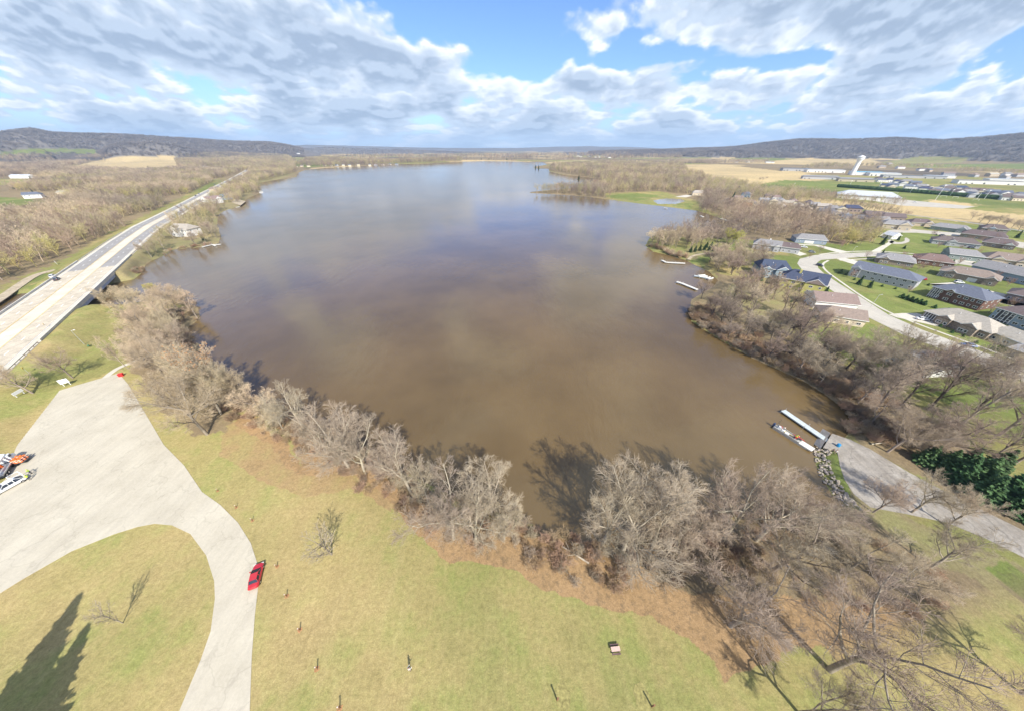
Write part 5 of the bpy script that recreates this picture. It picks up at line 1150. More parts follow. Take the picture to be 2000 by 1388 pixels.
grove([(1600,470),(1612,455),(1680,452),(1718,466),(1712,478),(1650,482)], 9.5, ['olive','yellow'], .6, .85, 'KEY budding trees behind the ranch house', 17, 0)
grove([(1035,377),(1110,371),(1180,364),(1290,366),(1372,368),(1372,384),(1290,374),(1185,378),(1190,388),(1130,382)], 10, ['grey','olive','brown'], .7, 1.0, 'KEY wood on the long spit', 18, 0)
grove([(1072,333),(1080,325),(1180,321),(1330,324),(1340,340),(1370,345),(1372,368),(1180,362),(1150,346)], 12, ['grey','brown','olive'], .85, 1.15, 'KEY wood across the north bay', 19, 0)
grove([(1372,350),(1440,360),(1490,374),(1560,376),(1640,398),(1700,414),(1640,404),(1540,394),(1450,388),(1372,380)], 12, ['grey','olive'], .6, .9, 'KEY trees round the neighbourhood', 20, 0)
grove([(580,326),(600,312),(640,309),(700,316),(760,317),(850,313),(900,311),(905,316),(850,318.5),(760,320),(700,323.5),(640,326)], 14, ['brown','brown','olive'], .9, 1.2, 'KEY wood on the far west shore', 21, 0)
grove([(905,313),(1060,314.5),(1062,316.5),(905,315)], 14, ['brown'], .4, .6, 'KEY reeds and trees at the lake head', 22, 0, keep=.4)
grove([(440,330),(560,316),(580,320),(575,325),(480,335),(440,345)], 11, ['grey','olive','brown'], .7, 1.0, 'KEY trees on the slope behind the shore strip', 23, 0)
grove([(-300,340),(0,306),(190,305),(235,304),(120,330),(262,337),(140,342),(0,350),(-300,380)], 12, ['grey','grey','brown'], .8, 1.1, 'KEY wood beyond the farm at the far left', 24, 0, patchy=-.25)
grove([(350,330),(345,305),(430,300),(560,305),(580,316),(480,326)], 13, ['grey','olive','brown'], .8, 1.1, 'KEY wood with houses on the west slope', 25, 0, patchy=-.3)
grove([(1420,560),(1480,550),(1520,572),(1600,650),(1640,690),(1720,740),(1700,800),(1640,780),(1560,735),(1480,700),(1400,655),(1360,625),(1355,592),(1390,570)], 7.2, ['brown'], .6, .9, 'KEY trees on the lake bank', 26, 46, [P_OAKD, P_OAKG, P_TALLD, P_OAKG], 'bare tree on the steep lake bank below the navy roofed houses', 'bare trees on the lake bank below the houses', (.45, .72), keep=.75)
grove([(1400,530),(1380,522),(1372,514),(1400,500),(1470,494),(1500,505),(1480,530),(1440,548),(1410,545)], 7.5, ['brown','grey'], .6, .8, 'KEY trees behind the navy roofed house', 27, 22, [P_OAKG, P_OAKD], 'bare tree in the grove beside the navy roofed lake house', 'bare trees in the grove beside the navy roofed lake house', (.5, .7))
grove([(1640,800),(1700,800),(1790,860),(1850,900),(1790,905),(1700,862),(1660,850)], 7.0, ['brown'], .6, .9, 'KEY trees above the ramp', 28, 4, [P_OAKG, P_OAKD, P_OAKG], 'bare tree right above the boat ramp', 'bare trees right above the boat ramp', (.5, .75))
grove([(1560,330),(1700,326),(1830,330),(2000,346),(2200,360),(2200,352),(2000,341),(1800,326),(1600,322)], 14, ['grey','olive'], .6, .9, 'KEY trees between the halls and the hill fields', 29, 0, keep=.6)
grove([(1500,373),(1560,380),(1660,388),(1700,394),(1760,402),(1760,408),(1660,396),(1560,388)], 12, ['olive','grey'], .55, .75, 'KEY tree belt in front of the school', 30, 0, keep=.9)
grove([(1300,320),(1330,316),(1500,315),(1500,319),(1400,321)], 16, ['grey'], .8, 1.1, 'KEY trees along the far field', 31, 0, patchy=-.2)
grove([(640,308),(1240,301),(1330,306),(1330,313),(1100,314),(850,312),(700,314)], 40, ['grey','brown'], 1.2, 1.8, 'KEY far woods behind the lake head', 32, 0, keep=.7, patchy=0)
# rows and single trees in the fields
for (px, py, s) in [(1448,375,.95),(1490,352,.7),(1484,353,.75),(1497,350,.6),(1768,425,.7)]:
    put_tree(P_OAKG[int(px) % 5], P(px, py).x, P(px, py).y, 0, (s, s, s * .8), px, 'lone bare tree in the tan field' if px < 1600 else 'lone bare tree at the end of the roadside row', 'lone bare trees in the fields')
for k in range(22):
    px = 1655 + k * 4.6; p = P(px, 403 + k * .95); put_tree(P_TALL[k % 4], p.x, p.y, 0, .55 + .1 * ((k * 7) % 3), k * 2.1, 'bare tree in the straight roadside row below the school', 'roadside row of bare trees below the school')
for k, (px, py) in enumerate([(1896,430),(1912,436),(1928,438),(1945,440),(1960,444),(1975,446),(1988,452),(2002,455)]):
    p = P(px, py); put_tree(P_OAKG[k % 5], p.x, p.y, 0, .72, k * 1.9, 'bare tree in the row along the field fence at the right edge', 'bare trees along the field fence at the right edge')
# budding willows and coloured trees
for (px, py, h, lab) in [(1430,478,13,'yellow budding willow on the lawn of the green point'),(1418,470,11,'smaller yellow willow left of the big one on the green point'),(305,580,6,'small yellow green bush tree at the creek mouth')]:
    p = P(px, py); i = int(px) % 5; t = put_tree(P_OAKG[i], p.x, p.y, 0, h / 14.5, px, lab, None)
    o = bpy.data.objects.new('leaves', leaf_mesh(OAK[i], 4, M_YLEAF, 1, .32, 3, .35)); C.objects.link(o); o.parent = t
for k, (px, py, h) in enumerate([(1640,476,10),(1660,478,11),(1680,478,10),(1698,474,9)]):
    p = P(px, py); i = k % 5; t = put_tree(P_OAKG[i], p.x, p.y, 0, h / 14.5, px, 'olive budding tree in the round clump east of the ranch house', 'budding trees east of the ranch house')
    t.children[1].data = t.children[1].data
    o = bpy.data.objects.new('leaves', leaf_mesh(OAK[i], 4, M_TWIGY, 1, .30, 3 + k, .2)); C.objects.link(o); o.parent = t

# dead white tree on the point
p = P(1284, 478)
for k, (dx, rz, s, lb) in enumerate(((0, .5, .62, 'white dead tree with bare limbs at the left tip of the point'), (7, 2.5, .55, 'second white dead tree at the tip of the point'))):
    e = empty('dead_tree', (p.x + dx, p.y, -.2), rz); e.scale = (s,) * 3; V1, F1 = seg_mesh([q for l in OAK[k + 1][:3] for q in l], 5); me_ = npmesh('trunk', V1 * [1, 1, 1], F1, M_BARKP)
    o = bpy.data.objects.new('trunk', me_); C.objects.link(o); o.parent = e; tag(e, lb, 'tree')

# ------------------------------------------------------------------ evergreens
def ever(protos, px, py, h, base, label, group=None, cat='evergreen', wide=1.0, i=0):
    p = P(px, py); n, t, c = protos[i % len(protos)]; s = h / base; return put_tree((n, t, c), p.x, p.y, p.z, (s * wide, s * wide, s), px * .77, label, group, cat)
for k, (px, py, h) in enumerate([(1800,902,7),(1830,915,8),(1860,935,9),(1890,940,10),(1905,972,9),(1938,970,10),(1965,995,9),(1992,985,11),(2010,1015,10),(1870,912,8),(1920,925,10)]):
    ever(P_PINE, px, py, h, 14, 'dark green pine in the dense row above the boat ramp road', 'dark pines above the boat ramp road', i=k, wide=1.15)
for k, (px, py) in enumerate([(1348,493),(1357,492),(1366,490),(1375,489),(1384,490),(1393,491),(1379,484),(1388,484),(1398,486)]):
    ever(P_SMALLC, px, py, 5.0, 4, 'small conical evergreen in the double row planted on the green point', 'small evergreens planted on the green point', i=k)
for k, (px, py) in enumerate([(1760,582),(1769,585),(1778,588),(1786,591),(1795,593),(1803,596)]): ever(P_BUSHC, px, py, 2.6, 2.4, 'round green bush in the row left of the brick house', 'bushes left of the brick house', 'bush', i=k)
for k, (px, py) in enumerate([(1824,602),(1848,608),(1860,611),(1873,614),(1885,618),(1896,622)]): ever(P_BUSHC, px, py, 2.0, 2.4, 'low green bush in the row in front of the brick house', 'bushes in front of the brick house', 'bush', i=k)
for px, py, h, lab in [(1676,556,6,'larger dark conifer on the lawn beside the long grey duplex'),(1697,562,5,'smaller dark conifer right of the larger one by the grey duplex'),(1640,535,3.4,'dark bush at the left end of the long grey duplex'),(1652,538,2.6,'lower dark bush against the duplex gable'),
        (1722,478,8,'dark spruce beside the small white garage'),(1753,470,5,'round dark spruce inside the round drive'),(1765,486,3,'dark shrub on the lawn south of the round drive'),(1720,500,5,'dark evergreen at the tip of the house beside the street'),
        (1486,548,5,'green conifer at the lake front of the navy roofed house'),(1608,578,6,'green conifer at the corner of the yellow green house'),(1640,592,6,'bright green conifer between the yellow green house and the street'),(1632,588,5,'green shrub left of the bright green conifer'),
        (1432,386,9,'dark conifer behind the lakeside neighbourhood'),(1524,394,8,'dark conifer amid the small houses'),(1568,418,9,'dark conifer at the edge of the lakeside wood'),(1578,414,9,'second dark conifer at the edge of the lakeside wood'),
        (293,333,15,'tall dark conifer beside the white barn'),(28,370,7,'dark conifer below the white farm building'),(62,352,9,'green conifer right of the farm building'),(78,354,9,'dark conifer further right of the farm building'),(66,378,7,'dark conifer above the slate roofed white house'),
        (146,378,7,'dark conifer near the small cream house'),(92,388,5,'round evergreen at the right end of the slate roofed house'),(398,470,6,'bright green evergreen on the white lake house lawn'),(378,450,7,'green evergreen behind the white lake house'),(438,378,6,'bright green bush by the brown roofed house'),
        (445,312,12,'dark conifer on the west slope'),(343,316,12,'dark conifer at the right end of the tan field'),(350,317,11,'second conifer at the right end of the tan field'),(1935,468,8,'dark spruce at the right end of the upper street'),(1985,465,7,'dark spruce beside the field fence')]:
    ever(P_SPRUCE, px, py, h, 9, lab, None, i=int(px), wide=.95 if h > 4 else 1.6)
for (px, py, h, lab) in [(-12, 1500, 32, 'tall pine whose shadow falls across the lawn inside the drive'), (48, 1520, 26, 'second pine beside the drive throwing the shorter shadow')]:
    tip = G(158, 1158) if h == 32 else G(174, 1216); q = tip + Vector((sv.x, sv.y, 0)).normalized() * h / math.tan(SUN_EL)
    n, t, c = P_PINE[0 if h == 32 else 1]; put_tree((n, t, c), q.x, q.y, 0, (h / 14 * .75, h / 14 * .75, h / 14), h, lab, None, 'evergreen')
# far clumps of evergreen
for k, (px, py) in enumerate([(1046,329),(1052,329.5),(1130,352),(1180,352),(1215,356),(1222,354),(1170,337),(1155,318),(1165,318),(1175,319),(1240,319),(940,313.5),(990,313.5),(955,313.8),(1000,314.2),(545,330),(600,314),(606,316)]):
    ever(P_SPRUCE, px, py, 16 if px < 1000 else 13, 9, 'dark evergreen scattered in the far lakeside woods', 'dark evergreens in the far lakeside woods', i=k)
P_ORN = [('ornamental_tree', t.copy(), c.copy()) for n, t, c in P_YOUNG]
M_ORN = mat('reddish_budding_twigs', (.34, .20, .15), .95, .2, .4, rnd=.25)
for n, t, c in P_ORN: c.materials[0] = M_ORN
for k, (px, py, h) in enumerate([(1660,543,5),(1755,540,6),(1790,530,6),(1800,527,5),(1822,524,6),(1870,518,5),(1780,515,6),(1830,485,5),(1890,476,6),(1912,474,5),(1940,472,6),(1955,486,5),(1872,492,5),(1868,574,4),(1772,574,4),(1620,598,5),(1690,505,5),(1640,486,6),(1600,492,5),(1940,545,5),(1968,600,5),(1990,640,5),(1930,612,5),(1820,463,6),(1710,455,6),(1580,505,4),(1965,560,5),(1906,500,5),(1985,500,6),(1760,505,5)]):
    p = P(px, py); put_tree(P_ORN[k % 3], p.x, p.y, p.z, (h / 6 * 1.3, h / 6 * 1.3, h / 6 * 1.2), k * 1.3, 'small reddish ornamental tree in a front garden of the neighbourhood', 'ornamental trees in the gardens')
for k, (px, py) in enumerate([(1668,545),(1700,552),(1722,558),(1748,563),(1812,556),(1850,562),(1880,566),(1900,514),(1862,509),(1735,523),(1712,518),(1560,548),(1500,552),(1545,588),(1612,612),(1650,620),(1835,636),(1858,648),(1880,655),(1905,668),(1828,458),(1760,455),(1880,488),(1850,483)]): ever(P_BUSHC, px, py + 2, 1.4, 2.4, 'low clipped green bush against a house wall', 'garden bushes against the houses', 'bush', i=k)
# long clipped hedge
a_, b_ = P(1636, 366), P(1948, 390); d_ = (b_ - a_); L_ = d_.length; n_ = int(L_ / 1.6)
hb = MB(); rh = random.Random(6)
for k in range(n_): hb.ball((1.6 * k, rh.uniform(-.5, .5), 3.0 + rh.uniform(-.3, .3)), 2.6, 7, 0, 1.35, .16, k)
o = hb.build('hedge', M_NEEDLE, None, loc=(a_.x, a_.y, 0), rz=math.atan2(d_.y, d_.x)); tag(o, 'very long dark evergreen hedge along the far side of the sports fields', 'hedge')

# ------------------------------------------------------------------ forest on the hills (too many to count)
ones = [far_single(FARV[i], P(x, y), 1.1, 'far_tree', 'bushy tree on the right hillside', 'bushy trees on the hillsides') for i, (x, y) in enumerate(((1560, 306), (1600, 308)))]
rsH = np.random.RandomState(9)
def hill_points(a0, a1, r0, r1, n, zmin=6):
    a = np.radians(rsH.uniform(a0, a1, n)); r = np.sqrt(rsH.uniform(r0 * r0, r1 * r1, n)); x, y = r * np.sin(a), r * np.cos(a); z = gz(x, y)
    c = classify(x, y, z); m = (z > zmin) & (c != TAN) & (c != GREEN) & (c != MIXG); return np.stack([x[m], y[m], z[m]], 1)
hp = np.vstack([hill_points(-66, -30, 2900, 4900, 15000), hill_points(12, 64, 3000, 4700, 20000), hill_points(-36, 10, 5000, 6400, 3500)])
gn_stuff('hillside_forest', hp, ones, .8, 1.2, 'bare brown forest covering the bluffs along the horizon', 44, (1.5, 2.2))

# ------------------------------------------------------------------ brush along the shore (ground cover)
def edge_pts(px_list, width, step, seed, inner=0.0):
    rr = np.random.RandomState(seed); wp = [tuple(P(*p))[:2] for p in px_list]; out = []
    for i in range(len(wp) - 1):
        a, b2 = np.array(wp[i]), np.array(wp[i + 1]); L = np.linalg.norm(b2 - a); n = int(L * width / (step * step)) + 1; d = (b2 - a) / max(L, 1e-6); nn = np.array([-d[1], d[0]])
        for _ in range(n): t = rr.rand(); out.append(a + (b2 - a) * t + nn * (inner + rr.uniform(-.5, .5) * width))
    out = np.array(out); z = gz(out[:, 0], out[:, 1]); m = (z > -1.2); hd_, _ = hw_at(out[:, 0], out[:, 1]); m &= hd_ > 19; return np.stack([out[m, 0], out[m, 1], np.maximum(z[m], -1)], 1)
shr = []
for k, (px, py, lab) in enumerate([(590,862,'reddish bare shrub at the foot of the straight-trunked tree'),(760,958,'reddish shrub clump beside the leaf litter edge'),(1330,1120,'brown bare shrub on the leaf litter below the inlet')]):
    p = P(px, py); n, t, c = P_SHRUB[k]; e = put_tree((n, t, c), p.x, p.y, p.z, 1.0, k, lab, None, 'shrub')
SHM = []; M_TWIGO = mat('rusty_brush_stems', (.42, .29, .18), .95, .25, .5, rnd=.2)
for i, s in enumerate(SHRUB):
    V1, F1 = seg_mesh([q for l in s for q in l if q[2] > .0], 3); SHM.append(npmesh('brush', V1, F1, [M_TWIGR, M_TWIGO, M_TWIG][i]))
ob = [far_single(m_, P(*q), 1.0, 'bare_shrub', lb, None, 'shrub') for m_, q, lb in zip(SHM, [(705,955),(845,1040),(1125,1085)], ['bare shrub below the widest shore clump', 'bare shrub left of the pale spreading trees', 'grey shrub at the bottom of the inlet'])]
near_shore = [(392,640),(400,700),(440,745),(480,782),(530,812),(600,840),(650,860),(720,895),(780,930),(850,968),(920,1000),(990,1018),(1040,1035),(1080,1055),(1130,1072),(1170,1080),(1230,1066),(1300,1048),(1400,1030),(1500,1018),(1580,1008)]
gn_stuff('shore_brush', np.vstack([edge_pts(near_shore, 9, 2.1, 3, -2.5), scatter([(480,800),(560,845),(640,900),(720,940),(800,1000),(880,1060),(840,1050),(760,980),(690,925),(600,880),(560,860),(470,815)], 2.4, seed=5, keep=.8),
    scatter([(1100,1075),(1220,1075),(1340,1055),(1600,1020),(1700,1050),(1850,1110),(1900,1180),(1760,1200),(1600,1180),(1450,1180),(1300,1150),(1180,1110)], 3.2, seed=6, keep=.7)]), ob, .35, .9, 'tangled bare brush along the near shore', 5, (.9, 1.5))
right_shore = [(1350,600),(1350,625),(1380,645),(1420,668),(1470,695),(1520,716),(1570,738),(1610,762),(1650,795),(1668,825),(1660,848)]
gn_stuff('bank_brush', np.vstack([edge_pts(right_shore, 10, 1.9, 7, 4), scatter([(1440,640),(1560,700),(1680,760),(1760,800),(1860,880),(1780,880),(1680,830),(1600,760),(1480,690)], 3.4, seed=8, keep=.8), edge_pts([(1265,482),(1310,498),(1340,507)], 5, 2, 9, 2)]), ob, .5, 1.15, 'tangled bare brush on the lake bank between the ramp and the docks', 6, (.9, 1.5))
gn_stuff('creek_brush', np.vstack([edge_pts([(160,612),(240,592),(300,585),(345,584),(390,600)], 5, 2, 10, 0), edge_pts([(215,545),(270,535),(300,505),(345,486),(430,478)], 4, 2.2, 12, 2), scatter([(270,640),(330,605),(392,610),(400,690),(470,780),(420,800),(330,745),(280,700)], 3.2, seed=13, keep=.7)]), ob, .4, .9, 'low bare brush round the creek mouth and the small bay', 8, (.9, 1.4))
# ------------------------------------------------------------------ vehicles
def paint(n, c): 
    m = mat(n, c, .28, .03, 2, spec=.6); m.node_tree.nodes['Principled BSDF'].inputs['Coat Weight'].default_value = .5; return m
CRED = paint('red_car_paint', (.45, .02, .03)); CWHITE = paint('white_car_paint', (.75, .76, .77)); CBLACK = paint('black_car_paint', (.03, .035, .045)); CGREY = paint('grey_car_paint', (.22, .23, .25)); CBLUE = paint('blue_car_paint', (.04, .09, .22))
M_LAMP = mat('clear_lamp', (.75, .75, .72), .15, .02, 3); M_TAIL = mat('red_lamp', (.45, .02, .02), .2, .02, 3); M_RIM = mat('alloy_rim', (.5, .5, .52), .3, .05, 4, metal=.8)
def loft(b, secs, mi=0):
    n = len(secs[0]); vs = [p for s in secs for p in s]; fs = []
    for k in range(len(secs) - 1): fs += [(k * n + i, k * n + (i + 1) % n, (k + 1) * n + (i + 1) % n, (k + 1) * n + i) for i in range(n)]
    fs += [tuple(range(n - 1, -1, -1)), tuple((len(secs) - 1) * n + i for i in range(n))]; b.add(vs, fs, mi)
def car(p, yaw, col, label, group=None, suv=False, cat='car', name='parked_car', Lc=4.6, Wc=1.84):
    e = empty(name, p, yaw); tag(e, label, cat, group); h = Wc / 2; top = 1.70 if suv else 1.46; belt = .98 if suv else .90
    def sec(x, w, z0, z1, rr=.16): return [(x, -w + rr, z0), (x, w - rr, z0), (x, w, z0 + rr), (x, w, z1 - rr * 1.2), (x, w - rr, z1), (x, 0, z1 + .03), (x, -w + rr, z1), (x, -w, z1 - rr * 1.2), (x, -w, z0 + rr)]
    b = MB(); q = Lc / 2
    loft(b, [sec(-q, h * .80, .34, .80), sec(-q + .12, h * .94, .26, belt - .02), sec(-q + .6, h, .24, belt + .03), sec(-.4, h, .22, belt + .02), sec(.95, h, .22, belt), sec(q - .55, h * .98, .24, belt - .12), sec(q - .12, h * .9, .28, .70), sec(q, h * .76, .36, .60)])
    # roof shell and pillars above the belt
    rl = -1.75 if suv else -1.15; fr = .55
    b.add([(rl, -h * .68, top), (fr - .35, -h * .70, top), (fr - .35, h * .70, top), (rl, h * .68, top), (rl, -h * .66, top - .06), (fr - .35, -h * .72, top - .07), (fr - .35, h * .72, top - .07), (rl, h * .66, top - .06)],
          [(0, 1, 2, 3), (7, 6, 5, 4), (0, 4, 5, 1), (1, 5, 6, 2), (2, 6, 7, 3), (3, 7, 4, 0)])
    for s in (-1, 1):
        for x0, x1 in ((fr - .32, 1.15), (rl, -q + .22 if suv else -q + .75), (-.35, -.35)): b.tube((x0, s * h * .70, top - .04), (x1, s * h * .90, belt - .02), .045, n=5)
    body = b.build('body', col, e)
    g = MB(); xr = -q + .24 if suv else -q + .78
    g.add([(rl + .02, -h * .66, top - .05), (fr - .37, -h * .69, top - .05), (fr - .37, h * .69, top - .05), (rl + .02, h * .66, top - .05), (xr, -h * .87, belt), (1.12, -h * .88, belt), (1.12, h * .88, belt), (xr, h * .87, belt)],
          [(0, 4, 5, 1), (2, 6, 7, 3)]); g.build('side_windows', M_GLASS, e)
    g = MB(); g.add([(fr - .33, -h * .68, top - .04), (fr - .33, h * .68, top - .04), (1.16, h * .86, belt + .01), (1.16, -h * .86, belt + .01)], [(0, 3, 2, 1)]); g.build('windscreen', M_GLASS, e)
    g = MB(); g.add([(rl, -h * .65, top - .04), (rl, h * .65, top - .04), (xr - .03, h * .84, belt + .01), (xr - .03, -h * .84, belt + .01)], [(0, 1, 2, 3)]); g.build('rear_window', M_GLASS, e)
    for x in (-q + .85, q - .9):
        for s in (-1, 1):
            w = MB(); w.tube((x, s * (h - .22), .33), (x, s * (h + .01), .33), .33, n=16); wo_ = w.build('wheel', M_BLACK, e)
            w = MB(); w.tube((x, s * (h - .05), .33), (x, s * (h + .02), .33), .19, n=12); w.build('rim', M_RIM, wo_)
    for s in (-1, 1):
        w = MB(); w.box(q - .22, q - .02, s * h * .70 - .18, s * h * .70 + .18, .52, .66); w.build('headlight', M_LAMP, e)
        w = MB(); w.box(-q - .02, -q + .1, s * h * .66 - .16, s * h * .66 + .16, .62, .80); w.build('tail_light', M_TAIL, e)
        w = MB(); w.box(.82, 1.0, s * (h + .1) - .12, s * (h + .1) + .12, belt, belt + .14); w.build('mirror', col, e)
    return e
a_, b_ = P(509, 1101), P(497, 1152); d_ = a_ - b_
car(((a_.x + b_.x) / 2 , (a_.y + b_.y) / 2, .06), math.atan2(d_.y, d_.x), CRED, 'red hatchback parked at the edge of the curving park drive', suv=False)
def hcar(px, py, col, label, rev=False, suv=False):
    p = G(px, py, 4.2); p.z = 4.17 if py > 430 else 3.0
    if py <= 430: p = G(px, py, 2.9)
    hd, zz = hw_at(np.array([p.x]), np.array([p.y])); p.z = float(zz[0]) + .17
    k = min(range(len(hw_c) - 1), key=lambda i: (Vector(hw_c[i]) + Vector(hw_c[i + 1]) - 2 * p.xy).length); d = Vector(hw_c[k + 1]) - Vector(hw_c[k])
    car(p, math.atan2(d.y, d.x) + (math.pi if rev else 0), col, label, 'cars on the highway', suv, name='car')
hcar(104, 541, CWHITE, 'white car side by side with the dark one at the near end of the bridge', suv=True); hcar(112, 547, CBLACK, 'dark car driving beside the white one near the bridge', suv=True)
hcar(382, 383, CBLACK, 'dark car far up the highway level with the brown roofed house', True); hcar(388, 379, CGREY, 'grey car just ahead of the dark one far up the highway', True); hcar(419, 361, CBLUE, 'farthest blue car where the highway enters the trees', True)
for k, (px, py, yaw, c, lb) in enumerate([(1872,553,-15,CWHITE,'white car on the driveway before the white garage doors'),(1803,546,60,CRED,'red car behind the roof end of the long grey duplex'),(1990,527,-20,CRED,'bright red car at the right edge among the houses'),(1978,736,20,CGREY,'grey car on the street at the right edge'),(1968,512,-20,CBLACK,'dark car in front of the wide brown roofed house'),(1725,384,-35,CRED,'red car on the school parking lot'),(1748,391,-35,CGREY,'grey car on the school parking lot'),(1786,396,-35,CWHITE,'white car on the school parking lot'),(1896,486,-15,CBLACK,'dark car before the white gable south of the upper street')]):
    p = P(px, py); car((p.x, p.y, .07), R(yaw), c, lb, None, k % 2 == 0)

for k, (px, py, yaw, c, lb) in enumerate([(1585,494,-30,CGREY,'grey car on the driveway of the grey two gabled house'),(1570,484,-30,CWHITE,'white car on the driveway of the ranch house'),(1700,522,-20,CGREY,'grey car on the driveway north of the long grey duplex'),(1800,625,-20,CWHITE,'white car on the driveway of the stone faced house'),(1752,458,-15,CWHITE,'white car parked on the upper street'),(1840,461,-15,CBLACK,'dark car parked on the upper street'),(1925,572,-20,CBLUE,'blue car on the driveway behind the brick house'),(1890,676,150,CBLUE,'blue car parked on the lake street by the stone faced house'),(1600,520,-60,CBLACK,'dark car driving round the street bend')]):
    p = P(px, py); car((p.x, p.y, .07), R(yaw), c, lb, None, k % 2 == 0)
# ------------------------------------------------------------------ people (one continuous skinned body, clothes and hair as children)
def skin_mesh(name, verts, edges, radii, m, sub=1):
    me_ = bpy.data.meshes.new(name); me_.from_pydata(verts, edges, []); o = bpy.data.objects.new(name, me_); C.objects.link(o)
    md = o.modifiers.new('skin', 'SKIN'); md.use_smooth_shade = True
    for i, r_ in enumerate(radii): me_.skin_vertices[0].data[i].radius = (r_ if isinstance(r_, tuple) else (r_, r_))
    me_.skin_vertices[0].data[0].use_root = True
    if sub: s = o.modifiers.new('sub', 'SUBSURF'); s.levels = sub; s.render_levels = sub
    me_.materials.append(m); return o
_skin_ready = []
M_SKIN = mat('skin', (.50, .30, .21), .6, .08, 8); M_HAIR = mat('dark_hair', (.06, .04, .03), .8, .2, 10)
M_HIVIS = mat('hi_vis_yellow_green', (.55, .85, .05), .7, .08, 5); M_WJKT = mat('white_jacket', (.78, .76, .72), .8, .05, 5); M_DJEAN = mat('dark_trousers', (.05, .06, .09), .9, .15, 5); M_TANP = mat('tan_trousers', (.40, .33, .24), .9, .1, 5); M_RJKT = mat('red_jacket', (.50, .04, .05), .8, .1, 5); M_BJKT = mat('blue_jacket', (.06, .20, .42), .8, .1, 5)
def person(p, yaw, top_m, leg_m, label, bend=0.0, arm=0.3, hair=M_HAIR, hat=None):
    e = empty('person', p, yaw); tag(e, label, 'person')
    def t(x, y, z):
        if z > .95: dz = z - .95; return (x + math.sin(bend) * dz, y, .95 + math.cos(bend) * dz)
        return (x, y, z)
    V, E_, Rr = [], [], []
    def add(v, r_, par=None):
        V.append(t(*v)); Rr.append(r_); i = len(V) - 1
        if par is not None: E_.append((par, i))
        return i
    pel = add((0, 0, .95), (.155, .115)); wa = add((0, 0, 1.10), (.14, .10), pel); ch = add((0, 0, 1.30), (.165, .115), wa); sh = add((0, 0, 1.43), (.12, .09), ch); nk = add((.01, 0, 1.51), .055, sh)
    hd0 = add((.02, 0, 1.60), (.075, .085), nk); hd1 = add((.02, 0, 1.69), (.082, .095), hd0); add((.01, 0, 1.755), (.05, .06), hd1)
    nose = add((.115, 0, 1.66), .015, hd1)
    for s in (-1, 1):
        a = add((0, s * .19, 1.42), .058, sh); el_ = add((arm * .25, s * .26, 1.16), .042, a); wr = add((arm * .9, s * .24, .98 + arm * .25), .028, el_); pm = add((arm * .9 + .05, s * .235, .93 + arm * .28), (.038, .022), wr)
        for f in range(4): add((arm * .9 + .10 - .006 * f, s * (.215 + .013 * f), .85 + arm * .33), .009, pm)
        add((arm * .9 + .10, s * .19, .90 + arm * .3), .010, pm); add((0.02, s * .085, 1.665), .018, hd1)
        hip = add((0, s * .095, .88), .088, pel); kn = add((.03, s * .11, .50), .058, hip); an = add((-.01, s * .115, .09), .038, kn); add((.13, s * .125, .04), (.036, .03), an)
    skin_mesh('body', V, E_, Rr, M_SKIN).parent = e
    def part(nm, idx_pts, edges, rad, m): skin_mesh(nm, [t(*q) for q in idx_pts], edges, rad, m).parent = e
    jp = [(0, 0, .92), (0, 0, 1.10), (0, 0, 1.30), (0, 0, 1.44)]; je = [(0, 1), (1, 2), (2, 3)]; jr = [(.18, .14), (.165, .125), (.185, .14), (.13, .10)]
    for s in (-1, 1):
        o = len(jp); jp += [(0, s * .19, 1.42), (arm * .25, s * .26, 1.16), (arm * .82, s * .245, .99 + arm * .22)]; je += [(3, o), (o, o + 1), (o + 1, o + 2)]; jr += [.078, .06, .045]
    part('jacket', jp, je, jr, top_m)
    tp = [(0, 0, .96)]; te = []; tr_ = [(.165, .125)]
    for s in (-1, 1):
        o = len(tp); tp += [(0, s * .095, .87), (.03, s * .11, .50), (-.01, s * .115, .12)]; te += [(0, o), (o, o + 1), (o + 1, o + 2)]; tr_ += [.105, .075, .058]
    part('trousers', tp, te, tr_, leg_m)
    b = MB(); c0 = t(.0, 0, 1.715); b.ball(c0, .108, 10, 0, .85); b.build('hair' if not hat else 'hat', hair if not hat else hat, e, True)
    for s in (-1, 1): b = MB(); b.box(-.09, .17, s * .12 - .05, s * .12 + .05, .0, .09, tx=.02, ty=.01); b.build('shoe', M_BLACK, e)
    return e
p = P(801, 1308); person((p.x, p.y, 0), R(60), M_WJKT, M_TANP, 'person in a white jacket standing alone on the lawn', arm=.5)
p = P(63, 924); person((p.x, p.y, .06), R(200), M_HIVIS, M_DJEAN, 'worker in a yellow hi-vis jacket nearer the orange drums', hat=M_HIVIS)
p = P(60, 936); person((p.x, p.y, .06), R(150), M_HIVIS, M_DJEAN, 'worker in a yellow hi-vis jacket beside the white pickup cab', bend=.25, hat=M_HIVIS)
p = P(1628, 886); person((p.x, p.y, 0), R(190), M_WJKT, M_TANP, 'person in light clothes standing on the grass at the ramp corner', arm=.4)
p = P(1622, 884); person((p.x, p.y, 0), R(220), M_TANP, M_DJEAN, 'person in a tan jacket beside the one in light clothes', bend=.3)

